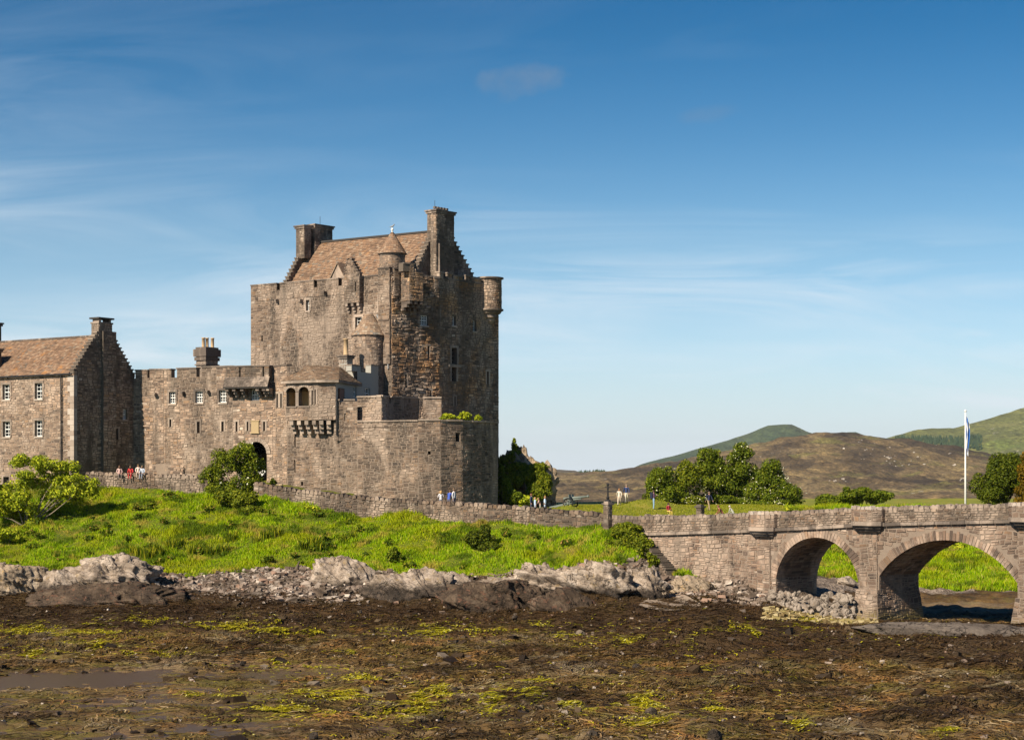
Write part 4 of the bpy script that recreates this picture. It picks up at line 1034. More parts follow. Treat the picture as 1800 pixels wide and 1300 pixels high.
# ------------------------------------------------------------------ BASTION (outer many-sided wall)
bs = thing('hexagonal_bastion', 'massive many-sided bastion wall of grey rubble below the keep', 'castle wall', (B4.x, B4.y, 7))
mb, ms = MB(), MB(); msd = MB()
bz0 = 5.5
faces = [Face(B1, B2), Face(B2, B3), Face(B3, B4), Face(B4, B45), Face(B45, B5), Face(B5, B56), Face(B56, B6)]
zc_low = Zv(765, 163); z_up = Zv(705, 161)
ztl = [zc_low + 1.0, z_up, Zv(741, 160), Zv(739.5, 159.5), Zv(740, 159.5), Zv(741.5, 161), Zv(743, 163.5)]
hol = [[faces[0].rect(517.6, 760, 519.8, 786), faces[0].rect(517.4, 808, 519.4, 830), faces[0].rect(529, 846, 533, 853)],
       [faces[1].rect(605, 726, 608.5, 740)],
       [], [faces[3].rect(752, 792.5, 757, 798.5)], [faces[4].rect(801, 760, 809, 776)], [], [faces[6].rect(853, 793, 857, 801)]]
for f, zt_, hl in zip(faces, ztl, hol):
    wall(mb, ms, f, bz0, zt_, hl, depth=.6)
    for h in hl: slit(bs, f, h, .6, surround=False, name='gun_loop')
mb.prism([B1, B2, B3, B4, B45, B5, B56, B6, L(874, 176), L(640, 172), L(510, 170)], 14.6, 14.8)
f5 = Face(B6, L(876, 176)); base_face(mb, f5, bz0, ztl[6])
w_ = mb.build('wall', M['mortar'], bs); stuff(ms.build('stonework', M['bastion'], w_))
# weathered coping along the lower rim
for fi in (2, 3, 4, 5, 6):
    f = faces[fi]; n = int(f.len / .62)
    for i in range(n):
        m = MB(); f.box(m, f.len * i / n + .008, f.len * (i + 1) / n - .008, ztl[fi] + .002, ztl[fi] + .15 + random.uniform(-.02, .02), -.6, .13 + random.uniform(-.02, .03)); m.build('coping_stone', M['dress'], bs)
# upper parapet set back on the rim, with three crenels
V = [L(587, 161.9), L(628, 162.0), L(671, 160.6), L(684, 162.6), L(735, 165.4), L(776, 165.6)]
mb, ms = MB(), MB()
fv = [Face(V[i], V[i + 1]) for i in range(5)]
zp = [Zv(704, 162), Zv(698, 161), Zv(697, 161), Zv(699, 163.5), Zv(699.5, 165)]
for i, f in enumerate(fv):
    cr = []
    if i == 0: cr = [f.rect(597.5, 703, 604, 711), f.rect(624, 700, 630, 708)]
    if i == 3: cr = [f.rect(679, 697, 687, 708)]
    if i == 4: cr = [f.rect(737, 697, 743.5, 734)]
    cr = [(a, min(b, f.len), c, zp[i] + .01) for a, b, c, d in cr]
    wall(mb, ms, f, 13.5, zp[i], cr, depth=.5)
    segs = [(0, f.len)]
    for a, b, c, d in cr:
        segs = [x for p, q in segs for x in ((p, min(q, a)), (max(p, b), q)) if x[1] - x[0] > .05] if True else segs
    for p, q in segs:
        m = MB(); f.box(m, p, q, zp[i] + .002, zp[i] + .16, -.55, .12); m.build('coping_stone', M['dress'], bs)
w_ = mb.build('upper_parapet', M['mortar'], bs); stuff(ms.build('stonework', M['bastion'], w_))
b_ = V[-1]
# harled annex behind with a crenellated head, and the dark doorway beside it
an = thing('harled_annex', 'grey harled crenellated annex wall below the round stair turret', 'castle wall', (X(640, 170), 170, 14))
N0, N1, N2 = U3, L(671, 171.5), L(712, 172.6)
f = Face(N0, N1); mb = MB(); zt_ = Zv(655, 169)
base_face(mb, f, 13, zt_, [f.rect(641, 682, 651, 699)], .35)
for (u0, u1, v) in ((618, 634, 643), (652, 671, 643)):
    a, b = max(f.s(u0), -1.2), f.s(u1); z1 = f.z(v, (a + b) / 2); f.box(mb, a, b, zt_, z1, -.6, 0)
    m = MB(); f.box(m, a - .05, b + .05, z1 + .002, z1 + .12, -.66, .06); m.build('merlon_cap', M['dress'], an)
f.box(mb, 0, f.len, 13, zt_ - .004, -1.2, -.4)
mb.build('wall', M['harl'], an)
h = f.rect(641, 682, 651, 699); sash(an, f, h, depth=.3, sill=False)
f = Face(N1, N2); mb, ms = MB(), MB(); dh, dr = arch_holes(f, 675, 661, 703, 705, 3.0)
wall(mb, ms, f, 13, Zv(655.5, 172), dh, depth=3.0); pw = mb.build('porch_wall', M['mortar_dark'], an); stuff(ms.build('stonework', M['keep'], pw))
m = MB(); f.box(m, 0, f.len, Zv(655.5, 172) + .002, Zv(655.5, 172) + .14, -3.2, .1); m.build('porch_roof', M['lead'], an)
m = MB(); m.quad(f.pt(dr[0], 13, -2.9), f.pt(dr[1], 13, -2.9), f.pt(dr[1], dr[3], -2.9), f.pt(dr[0], dr[3], -2.9)); m.build('porch_door', M['dark_wood'], an)

# ------------------------------------------------------------------ KEEP
C1 = L(688, 171); C0 = C1 + LD * 18.9
MD = Vector((.80, .60)).normalized(); RD = Vector((.645, .764)).normalized()
def hit(p, d, u):
    k = (u - 900) / FPX; return p + d * ((p.x - k * p.y) / (k * d.y - d.x))
C2 = hit(C1, MD, 772); C3 = hit(C2, RD, 876.5); C4 = C3 + LD * 19.5
kp = thing('castle_keep', 'tall square stone keep with crow-stepped gables and a steep brown slate roof', 'castle tower', (C2.x, C2.y, 10))
KZ0, KZT = 10.0, 30.3
fl, fm, fr = Face(C0, C1), Face(C1, C2), Face(C2, C3)
ZL = Zv(499, 176)
mb, ms = MB(), MB()
hl = [fl.rect(*r) for r in ((538.5, 527, 544.5, 546), (625, 557, 636.5, 581), (666, 521, 671, 549), (459.5, 589, 462, 600), (487.5, 498, 492, 511) )][:4]
emb = [fl.rect(552, 495, 557.5, 505), fl.rect(595, 490.5, 601, 502), fl.rect(486.5, 499, 492, 510)]
emb = [(a, b, c, KZT + .02) for a, b, c, d in emb]
slv = [fl.rect(658.5, 473, 662.5, 487)]
wall(mb, ms, fl, KZ0, KZT, hl + emb, depth=.6)
wm = mb.build('front_wall', M['mortar'], kp); stuff(ms.build('stonework', M['keep'], wm))
mb, ms = MB(), MB()
hm = [fm.rect(*r) for r in ((739, 554, 752, 572), (751.3, 608, 754.6, 627), (711.6, 658, 714.8, 677), (755.5, 686, 758, 700))]
wall(mb, ms, fm, KZ0, KZT + .1, hm, depth=.5, out=(.03, .15), hs=(.24, .4), ls=(.3, .95))
wm = mb.build('corner_wall', M['mortar_dark'], kp); stuff(ms.build('stonework', M['keep_warm'], wm))
mb, ms = MB(), MB()
hr = [fr.rect(*r) for r in ((793.5, 611, 803, 639.5), (793.5, 644.5, 802, 670), (855.5, 653, 859, 675), (831, 563, 837, 582), (795, 556, 801, 572), (798, 697, 800.5, 713), (776, 494, 786, 516))]
hr[-1] = (hr[-1][0], hr[-1][1], hr[-1][2], hr[-1][3])
wall(mb, ms, fr, KZ0, KZT, hr[:-1], depth=.6)
wm = mb.build('side_wall', M['mortar_dark'], kp); stuff(ms.build('stonework', M['keep_warm'], wm))
mb = MB(); 
for f in (Face(C3, C4), Face(C4, C0)): base_face(mb, f, KZ0, KZT)
mb.build('rear_wall', M['mortar_dark'], kp)
mb = MB(); mb.prism([C0, C1, C2, C3, C4], 28.6, 28.7); mb.build('wall_walk', M['slate_dark'], kp)
sash(kp, fl, hl[0], depth=.35, sill=True); lintel(kp, fl, hl[0]); sash(kp, fl, hl[1], depth=.35); lintel(kp, fl, hl[1]); slit(kp, fl, hl[2], .6); slit(kp, fl, hl[3], .6, surround=False)
sash(kp, fm, hm[0], depth=.3, bars=(3, 2)); [slit(kp, fm, h, .5) for h in hm[1:]]
for h in hr[:2]: sash(kp, fr, h, depth=.45, mat='dress_dark', sill=False); lintel(kp, fr, h, 'dress')
m = MB(); a, b, c, d = hr[0]; fr.box(m, a - .5, b + .5, c - .34, c - .06, -.05, .16); m.build('transom', M['dress'], kp)
for h in (hr[2], hr[5]): slit(kp, fr, h, .6)
for h in hr[3:5]: sash(kp, fr, h, depth=.35, bars=(2, 2))
# parapet back faces and copings
def parapet(f, a, b, zt_, th=.55, cap=True, mat='dress_dark'):
    m = MB(); f.box(m, a, b, 28.7, zt_ - .003, -th, -.02); m.build('parapet', M['mortar_dark'], kp)
    if cap:
        m = MB(); f.box(m, a - .03, b + .03, zt_ + .002, zt_ + .13, -th - .05, .08); m.build('coping', M[mat], kp)
pe = sorted(emb); s = 0
for e in pe + [(fl.len, fl.len, 0, 0)]:
    if e[0] - s > .1: parapet(fl, s, e[0], KZT)
    s = e[1]
parapet(fm, 0, fm.len, KZT + .1)
# crenels along the side wall: raised merlons with pale heads
for (u0, u1, v) in ((772.5, 779, 488), (779, 795, 499), (795, 817, 494), (817, 824, 494), (824, 848, 499)):
    pass
parapet(fr, 0, fr.len, KZT)
for (u0, u1) in ((772.5, 779.5), (786, 794.5), (797, 813), (818.5, 826.5), (829, 846)):
    a, b = fr.s(u0), fr.s(u1); z1 = KZT + (.62 if u1 - u0 < 10 else .45)
    mb, ms = MB(), MB(); fr.box(mb, a, b, KZT + .13, z1, -.5, 0); masonry(ms, fr.pt, a, b, KZT + .1, z1, hs=(.2, .3))
    me_ = mb.build('merlon', M['dress'], kp); stuff(ms.build('stonework', M['keep_warm'], me_))
    m = MB(); fr.box(m, a - .06, b + .06, z1 + .002, z1 + .13, -.56, .08); m.build('merlon_cap', M['dress'], kp)
# water spouts
for u, v in ((489, 528), (531.5, 528), (573.5, 514)): spout(kp, fl, u, v)
# --- main roof with its two gables
gi = Vector((-RD.y, RD.x))
G = C2 + gi * 1.3
Ga = hit(G, RD, 727); Gb = hit(G, RD, 840)
fgk = Face(Ga, Gb)
GZ0, GZA, AF = 28.7, 35.75, .43
mb, ms = MB(), MB()
crow_gable(kp, fgk, 0, fgk.len, 30.2, GZA, 13, mb, ms, apex_frac=AF, apex_w=1.5)
fgk.box(mb, 0, fgk.len, GZ0, 30.2, -.6, 0); masonry(ms, fgk.pt, 0, fgk.len, GZ0, 30.2)
gw = mb.build('gable_wall', M['mortar_dark'], kp); stuff(ms.build('stonework', M['castle'], gw))
apx = Ga + RD * fgk.len * AF
RL = 17.3
Ga2, Gb2, apx2 = Ga + LD * RL, Gb + LD * RL, apx + LD * (RL)
fg2 = Face(Ga2, Gb2)
mb, ms = MB(), MB()
crow_gable(kp, fg2, 0, fg2.len, 30.2, GZA, 13, mb, ms, apex_frac=AF, apex_w=1.5, thick=.5)
fg2.box(mb, 0, fg2.len, GZ0, 30.2, -.5, 0)
gw2 = mb.build('far_gable_wall', M['mortar_dark'], kp); stuff(ms.build('stonework', M['castle'], gw2))
out_ = Vector((-LD.y, LD.x)) if Vector((-LD.y, LD.x)).y < 0 else -Vector((-LD.y, LD.x))
EAV = 29.35
e0 = Ga2 + out_ * .3; e1 = Ga + LD * .3 + out_ * .3; r1_ = apx + LD * .3; r0_ = apx2
mb = MB(); mb.add([(e0.x, e0.y, EAV), (e1.x, e1.y, EAV), (r1_.x, r1_.y, GZA - .3), (r0_.x, r0_.y, GZA - .3), (Gb2.x, Gb2.y, EAV), (Gb.x + LD.x * .3, Gb.y + LD.y * .3, EAV)], ((0, 1, 2, 3), (3, 2, 5, 4)))
rf = mb.build('roof', M['slate_dark'], kp)
S_ = MB(); slates(S_, (e0.x, e0.y, EAV), (e1.x, e1.y, EAV), (r1_.x, r1_.y, GZA - .3), (r0_.x, r0_.y, GZA - .3), row=.25, wid=(.22, .42)); stuff(S_.build('slates', M['slate_keep'], rf))
m = MB(); m.tube([(r1_.x, r1_.y, GZA - .22), (r0_.x, r0_.y, GZA - .22)], .15, 8); m.build('ridge', M['slate_dark'], rf)
# --- chimneys
rzk = math.atan2(RD.y, RD.x)
q = apx + RD * -.45 - gi * .25
ch = chimney_stack(kp, (q.x, q.y), (2.75, 1.25), 29.0, Zv(374, 176.6), 'castle', rz=rzk)
m = MB()
for k in range(5):
    c = q + RD * (-.9 + .45 * k); m.box((c.x, c.y, Zv(367.5, 176.6)), (.2, .3, .22), rzk)
m.build('cope_stones', M['dress_dark'], ch)
m = MB(); c = q - RD * .9; m.tube([(c.x, c.y, Zv(370, 176.6)), (c.x, c.y, Zv(355, 176.6))], .025, 5); m.build('lightning_rod', M['iron'], ch)
c = q - gi * .72 - RD * 1.0; m = MB(); m.tube([(c.x, c.y, Zv(430, 176)), (c.x, c.y, 29.2)], .09, 8); m.build('downpipe', M['dress'], kp)
q = apx2 - RD * .2 - LD * .2
ch = chimney_stack(kp, (q.x + RD.x * .75, q.y + RD.y * .75), (2.6, 1.5), 34.0, Zv(399, 187), 'castle', rz=rzk)
m = MB(); c = q + RD * .9; m.tube([(c.x, c.y, Zv(397, 187)), (c.x, c.y, Zv(381, 187))], .025, 5); m.build('lightning_rod', M['iron'], ch)
c = q - RD * 1.55; ch = chimney_stack(kp, (c.x, c.y), (1.0, 1.3), 33.6, Zv(401, 186), 'castle', rz=rzk)
# --- round cap-house turret with cone roof, ball finial
tq = L(689.5, 173.3); rT = 1.28
mb, ms = MB(), MB(); tz0, tz1 = 28.8, Zv(446, 173)
mb.lathe((tq.x, tq.y, 0), [(rT, tz0), (rT, tz1)], 28)
masonry(ms, lambda s, z, d: (tq.x + (rT + d) * math.cos(s / rT + math.pi * .95), tq.y + (rT + d) * math.sin(s / rT + math.pi * .95), z), 0, rT * math.pi * 1.1, tz0, tz1, hs=(.25, .36), ls=(.2, .45), out=(.01, .04))
tu = mb.build('turret', M['mortar'], kp); stuff(ms.build('stonework', M['castle_pale'], tu))
m = MB(); m.lathe((tq.x, tq.y, tz1), [(1.15, -.3), (1.32, -.25), (1.32, -.1), (1.5, -.02), (1.5, .04)], 28); m.build('cornice', M['dress_dark'], tu)
m = MB(); za = Zv(408, 173.3) - tz1; m.lathe((tq.x, tq.y, tz1), [(1.45, .03), (.1, za)], 28); cr_ = m.build('cone_roof', M['slate_dark'], tu)
S_ = MB(); cone_slates(S_, (tq.x, tq.y, tz1), 1.47, .03, .12, za, n0=34); stuff(S_.build('slates', M['slate'], cr_))
m = MB(); m.lathe((tq.x, tq.y, tz1 + za - .3), [(.24, 0), (.2, .1), (.09, .3), (.07, .42), (.13, .5), (.15, .6), (.1, .7), (.02, .74)], 12); m.build('finial', M['white'], tu, smooth=True)
# small stone wall joining turret and gable
fj = Face(L(700, 173.4), L(729, 175.0)); mb, ms = MB(), MB(); mb_z = Zv(468, 174)
wall(mb, ms, fj, 28.8, mb_z); fj.box(mb, 0, fj.len, 28.8, mb_z - .003, -.6, -.05); tw = mb.build('turret_wall', M['mortar_dark'], kp); stuff(ms.build('stonework', M['keep'], tw))
# --- garderobe box with little crow-stepped gable on the front
def proj_box(f, u0, u1, vb, vt, out, zt_extra=0, mat='keep', corb=True, name='projecting_turret', slits=(), sidemat=None):
    a, b = f.s(u0), f.s(u1); zb_, zt_ = f.z(vb, (a + b) / 2), f.z(vt, (a + b) / 2)
    ff = Face(Vector(f.pt(a, 0, out)[:2]), Vector(f.pt(b, 0, out)[:2])); fs1 = Face(Vector(f.pt(b, 0, out)[:2]), Vector(f.pt(b, 0, -.3)[:2])); fs0 = Face(Vector(f.pt(a, 0, -.3)[:2]), Vector(f.pt(a, 0, out)[:2]))
    mb, ms = MB(), MB(); hl_ = [ff.rect(*r) for r in slits]
    wall(mb, ms, ff, zb_, zt_, hl_, depth=.3)
    for x in (fs0, fs1): wall(mb, ms, x, zb_, zt_, hs=(.3, .45))
    ff.box(mb, .003, ff.len - .003, zb_ - .01, zb_, -out, -.005); ff.box(mb, .003, ff.len - .003, zt_ - .05, zt_ - .003, -out - .3, -.005)
    o = mb.build(name, M['mortar_dark'], kp); stuff(ms.build('stonework', M[mat], o))
    for h in hl_: slit(o, ff, h, .28, surround=False)
    if corb:
        for k in range(3):
            x = a + (b - a) * (.12 + .38 * k); m = MB()
            for j, dd in enumerate((out - .03, out * .66, out * .33)):
                f.box(m, x - .16, x + .16, zb_ - .02 - .3 * (j + 1), zb_ - .024 - .3 * j, -.05, dd)
            m.build('corbel', M['dress_dark'], o)
    return o, ff, zb_, zt_
o, ff, zb_, zt_ = proj_box(fl, 612, 638.5, 533, 487, .62, slits=((624, 495, 626, 512),))
mb, ms = MB(), MB(); crow_gable(o, ff, -.04, ff.len + .04, zt_, Zv(455, 172.6), 6, mb, ms, apex_frac=.33, apex_w=.35, thick=.4)
gb_ = mb.build('dormer_gable', M['mortar'], kp); stuff(ms.build('stonework', M['keep'], gb_))
# pitched slate dormer on the roof
dq = fl.s(578); dz = Zv(489, 176)
fd = Face(Vector(fl.pt(fl.s(563), 0, -1.5)[:2]), Vector(fl.pt(fl.s(592), 0, -1.5)[:2]))
mb = MB(); w2 = fd.len; zA = Zv(464, 177.5)
mb.add([fd.pt(.1, 29, 0), fd.pt(w2 - .1, 29, 0), fd.pt(w2 - .1, dz, 0), fd.pt(w2 / 2, zA - .1, 0), fd.pt(.1, dz, 0)] + [fd.pt(.1, 29, -2.5), fd.pt(w2 - .1, 29, -2.5), fd.pt(w2 - .1, dz, -2.5), fd.pt(w2 / 2, zA - .1, -2.5), fd.pt(.1, dz, -2.5)], ((0, 1, 2, 3, 4), (1, 6, 7, 2), (0, 4, 9, 5)))
dm = mb.build('dormer', M['dress'], kp)
m = MB()
for s_, e_ in ((0, w2 / 2), (w2, w2 / 2)):
    p = [fd.pt(s_, dz - .1, .15), fd.pt(e_, zA, .15), fd.pt(e_, zA, -2.6), fd.pt(s_, dz - .1, -2.6)]
    m.hexa(p + [(x, y, z + .09) for x, y, z in p])
m.build('dormer_roof', M['slate_grey'], dm)
m = MB(); fd.box(m, w2 * .36, w2 * .64, 29.6, dz - .1, -.05, .04); m.build('dormer_window', M['void'], dm)
# --- square corner turret with deep corbelled underside on the corner wall, and the pilasters beside it
ot, ft, zb2, zt2 = proj_box(fm, 703.5, 727.5, 531, 481, 1.7, mat='keep_warm', name='corner_turret')
for (u0, u1) in ((702.5, 708.5), (719.5, 728)):
    a, b = ft.s(u0) , ft.s(u1); a = max(a, 0.0); b = min(b, ft.len); z1 = zt2 + .75
    mb, ms = MB(), MB(); ft.box(mb, a, b, zt2, z1, -.8, 0); masonry(ms, ft.pt, a, b, zt2, z1); e_ = mb.build('merlon', M['mortar_dark'], ot); stuff(ms.build('stonework', M['keep_warm'], e_))
    m = MB(); ft.box(m, a - .05, b + .05, z1 + .002, z1 + .13, -.86, .06); m.build('merlon_cap', M['dress_dark'], ot)
def pilaster(f, u0, u1, vb, vt, out, mat, dep=.5, cap='dress_dark'):
    a, b = f.s(u0), f.s(u1); z0_, z1_ = f.z(vb, a), f.z(vt, a); mb, ms = MB(), MB()
    f.box(mb, a, b, z0_, z1_, -dep, out); g = Face(Vector(f.pt(a, 0, out)[:2]), Vector(f.pt(b, 0, out)[:2])); masonry(ms, g.pt, 0, g.len, z0_, z1_, hs=(.26, .4))
    for ga_, gb_ in ((f.pt(a, 0, -.1), f.pt(a, 0, out)), (f.pt(b, 0, out), f.pt(b, 0, -.1))):
        g2 = Face(Vector(ga_[:2]), Vector(gb_[:2])); masonry(ms, g2.pt, 0, g2.len, z0_, z1_, hs=(.26, .4))
    o = mb.build('pilaster', M['mortar'], kp); stuff(ms.build('stonework', M[mat], o))
    m = MB(); f.box(m, a - .05, b + .05, z1_ + .002, z1_ + .13, -dep - .05, out + .08); m.build('merlon_cap', M[cap], o)
pilaster(fl, 667, 687, 640, 473, .22, 'keep'); pilaster(fm, 691, 700.5, 520, 473, .2, 'keep')
pilaster(fm, 762, 771, 508, 489, .10, 'keep_warm', cap='dress')
# --- round bartizan on the far right corner
bq = C3 - RD * 1.25 + Vector((RD.y, -RD.x)) * -.2; rB = 1.27
zb3, zt3 = Zv(545, 181), Zv(491, 181)
mb, ms = MB(), MB(); mb.lathe((bq.x, bq.y, 0), [(rB, zb3), (rB, zt3)], 28)
masonry(ms, lambda s, z, d: (bq.x + (rB + d) * math.cos(s / rB + math.pi * .95), bq.y + (rB + d) * math.sin(s / rB + math.pi * .95), z), 0, rB * math.pi * 1.25, zb3, zt3, hs=(.26, .4), ls=(.22, .5))
bt = mb.build('bartizan', M['mortar_dark'], kp); stuff(ms.build('stonework', M['keep_warm'], bt))
m = MB(); m.lathe((bq.x, bq.y, 0), [(.3, zb3 - 1.5), (.6, zb3 - 1.2), (.65, zb3 - .95), (.9, zb3 - .85), (.95, zb3 - .5), (1.15, zb3 - .42), (1.34, zb3 - .12), (1.48, zb3 - .1), (1.48, zb3 + .06)], 28); m.build('bartizan_corbels', M['dress_dark'], bt)
m = MB(); m.lathe((bq.x, bq.y, 0), [(1.5, zt3), (1.5, zt3 + .14)], 28); m.build('coping', M['dress_dark'], bt)
# --- round stair turret against the front
sq = Vector(fl.pt(fl.s(652.5), 0, .35)[:2]); rS = 1.66
zs0, zs1, zs2 = 15.0, Zv(590, 172), Zv(553, 172.8)
mb, ms = MB(), MB(); mb.lathe((sq.x, sq.y, 0), [(rS, zs0), (rS, zs1)], 32)
masonry(ms, lambda s, z, d: (sq.x + (rS + d) * math.cos(s / rS + math.pi * .95), sq.y + (rS + d) * math.sin(s / rS + math.pi * .95), z), 0, rS * math.pi * 1.2, zs0, zs1, hs=(.26, .4), ls=(.22, .55), out=(.01, .045))
st_ = mb.build('stair_turret', M['mortar'], kp); stuff(ms.build('stonework', M['castle_pale'], st_))
m = MB(); m.lathe((sq.x, sq.y, zs1), [(1.6, -.2), (1.8, -.05), (1.82, .04)], 32); m.build('cornice', M['dress_dark'], st_)
m = MB(); m.lathe((sq.x, sq.y, zs1), [(1.78, .03), (.35, zs2 - zs1)], 32); cr_ = m.build('cone_roof', M['slate_dark'], st_)
S_ = MB(); cone_slates(S_, (sq.x, sq.y, zs1), 1.8, .03, .37, zs2 - zs1, n0=40); stuff(S_.build('slates', M['slate_grey'], cr_))
m = MB(); m.tube([fl.pt(fl.s(664), zs2 - .1, .12), fl.pt(fl.s(682), zs1, .12)], .11, 6); m.tube([fl.pt(fl.s(683), zs1, .1), fl.pt(fl.s(683.3), Zv(648, 171), .1)], .09, 6); m.build('lead_flashing', M['lead'], kp)
m = MB(); m.lathe((sq.x, sq.y, zs2), [(.38, 0), (.3, .12), (.05, .2)], 12); m.build('cap', M['dress_dark'], st_)
# gull on the finial
gl = thing('gull', 'grey gull perched on the white ball of the round cap-house turret', 'bird', (tq.x, tq.y, tz1 + za + .42))
m = MB(); b0 = Vector(gl.location)
m.tube([b0 + Vector(p) for p in ((-.24, 0, .12), (-.14, 0, .13), (0, 0, .16), (.1, 0, .22), (.16, 0, .3), (.19, 0, .36), (.235, 0, .37), (.29, 0, .35))], [.015, .05, .085, .075, .045, .05, .035, .008], 8); m.build('body', M['lead'], gl, smooth=True)
m = MB(); m.tube([b0 + Vector((0, .03, 0)), b0 + Vector((.01, .03, .12))], .012, 5); m.tube([b0 + Vector((0, -.03, 0)), b0 + Vector((.01, -.03, .12))], .012, 5); m.build('leg', M['pot'], gl)
m = MB(); m.tube([b0 + Vector((.09, .075, .2)), b0 + Vector((-.1, .09, .15)), b0 + Vector((-.3, .04, .1))], [.04, .05, .01], 6); m.build('wing', M['gun'], gl)
# ------------------------------------------------------------------ BRIDGE
BR0 = Vector((24.4, 117.0)); BD = Vector((.7071, -.7071)); BW = 5.0
bf = Face(BR0 - BD * 24.0, BR0 + BD * 34.0)       # near face; s measured from pier two is bs_ - 24
S0 = 24.0
br = thing('stone_bridge', 'old stone arched bridge with half-round refuges above its piers', 'bridge', (BR0.x, BR0.y, 0))
KS = [-24, -19.7, -9.9, 0, 6, 11.4, 34]
top_z = lambda s: float(np.interp(s, KS, [7.22, 7.22, 7.66, 8.22, 8.46, 8.60, 8.9]))
str_z = lambda s: float(np.interp(s, KS, [5.72, 5.80, 6.28, 6.93, 7.2, 7.42, 7.7]))
class Arc:
    def __init__(s, a, b, zs, zc):
        s.a, s.b, s.zs = a, b, zs; h = (b - a) / 2; r = zc - zs; s.c = (a + b) / 2; s.R = (h * h + r * r) / (2 * r); s.zo = zc - s.R; s.h = h
        s.th = math.asin(min(1, h / s.R))
        if r > h: s.th = math.pi - s.th
    def z(s, x): return s.zo + math.sqrt(max(0, s.R ** 2 - (x - s.c) ** 2))
    def pt(s, t, r=0.0): return (s.c + (s.R + r) * math.sin(t), s.zo + (s.R + r) * math.cos(t))
ARCS = [Arc(-7.7, -.75, 2.95, 5.95), Arc(.9, 11.2, 3.45, 6.05), Arc(12.85, 22.5, 3.6, 6.3)]
GROUND = -0.6
def zlow(x):
    for A in ARCS:
        if A.a < x < A.b: return A.z(x)
    return GROUND
xs = sorted(set([-24.0, 34.0] + [round(-24 + .25 * i, 3) for i in range(233)] + [A.a for A in ARCS] + [A.b for A in ARCS]))
mb = MB()
def bp(x, z, d=0.0): return bf.pt(x + S0, z, d)
for i in range(len(xs) - 1):
    a, b = xs[i], xs[i + 1]; m_ = (a + b) / 2
    inside = any(A.a < m_ < A.b for A in ARCS)
    za = zlow(a) if inside and any(A.a < a < A.b for A in ARCS) else None
    if inside:
        A = [A for A in ARCS if A.a < m_ < A.b][0]; za, zb = (A.zs if a <= A.a + 1e-6 else A.z(a)), (A.zs if b >= A.b - 1e-6 else A.z(b))
    else: za = zb = GROUND
    for d in (0.0, -BW): mb.quad(bp(a, za, d), bp(b, zb, d), bp(b, str_z(b), d), bp(a, str_z(a), d))
    if inside: mb.quad(bp(a, za), bp(b, zb), bp(b, zb, -BW), bp(a, za, -BW))
    mb.quad(bp(a, str_z(a) + .05), bp(b, str_z(b) + .05), bp(b, str_z(b) + .05, -BW), bp(a, str_z(a) + .05, -BW))
for A in ARCS:
    for x in (A.a, A.b): mb.quad(bp(x, GROUND), bp(x, A.zs), bp(x, A.zs, -BW), bp(x, GROUND, -BW))
spn = mb.build('spandrel_wall', M['mortar'], br)
RING = .62
coll = []
def keep_b(x, z, hw, hh):
    for A in ARCS:
        for sx, sz in ((x - hw * .7, z - hh * .7), (x + hw * .7, z - hh * .7), (x, z)):
            if A.a - .02 < sx < A.b + .02 and sz < A.zs: return False
            if sz >= A.zs - .05 and (sx - A.c) ** 2 + (sz - A.zo) ** 2 < (A.R + RING + .02) ** 2: return False
    return z + hh < str_z(x) - .02
rb = random.Random(21)
masonry(None, lambda s, z, d: bp(s, z, d), -21.5, 24.5, .0, 7.3, hs=(.22, .40), ls=(.24, .8), out=(.01, .07), stack=.5, rnd=rb, keep=keep_b, collect=coll)
# inner walls of the piers and abutment, facing right
for x0, zl in ((ARCS[1].a, ARCS[1].zs), (ARCS[0].a, ARCS[0].zs)):
    g = Face(Vector(bp(x0, 0, 0)[:2]), Vector(bp(x0, 0, -BW)[:2]))
    masonry(None, g.pt, 0.02, BW, -.2, zl, hs=(.26, .42), ls=(.35, .95), out=(.008, .02), rnd=rb, collect=coll)
coll.sort(key=lambda c: -c[2] * (1.0 if c[3] < 13.5 else .3))
def stone_objs(coll, n, root, mat, name='stone'):
    for pts, fs, _, _x in coll[:n]:
        MB().add(pts, fs).build(name, M[mat], root)
    ms = MB()
    for pts, fs, _, _x in coll[n:]: ms.add(pts, fs)
    return stuff(ms.build('stonework', M[mat], root))
stone_objs(coll, 290, br, 'bridge')
# voussoirs and barrel courses
for A, n in ((ARCS[0], 44), (ARCS[1], 50), (ARCS[2], 44)):
    for k in range(n):
        t0 = -A.th + 2 * A.th * k / n; t1 = -A.th + 2 * A.th * (k + 1) / n; g = .004
        L_ = RING * rb.uniform(.74, 1.05); o = rb.uniform(.015, .055)
        q4 = [A.pt(t0 + g, -.02), A.pt(t1 - g, -.02), A.pt(t1 - g, L_), A.pt(t0 + g, L_)]
        m = MB(); m.hexa([bp(x, z, o) for x, z in q4] + [bp(x, z, -.35) for x, z in q4]); m.build('voussoir', M['bridge'], br)
S_ = MB()
for A in ARCS[:2]:
    n = 46
    for k in range(n):
        t0 = -A.th + 2 * A.th * k / n + .004; t1 = -A.th + 2 * A.th * (k + 1) / n - .004; y = .36
        while y < BW:
            y1 = min(y + rb.uniform(.4, 1.0), BW); o = rb.uniform(-.07, -.02)
            (x0, z0_), (x1, z1_) = A.pt(t0, o), A.pt(t1, o); (x2, z2_), (x3, z3_) = A.pt(t0, .01), A.pt(t1, .01)
            S_.add([bp(x0, z0_, -y - .012), bp(x1, z1_, -y - .012), bp(x1, z1_, -y1), bp(x0, z0_, -y1), bp(x2, z2_, -y), bp(x3, z3_, -y), bp(x3, z3_, -y1), bp(x2, z2_, -y1)], ((0, 1, 2, 3), (0, 1, 5, 4), (1, 2, 6, 5), (2, 3, 7, 6), (3, 0, 4, 7))); y = y1
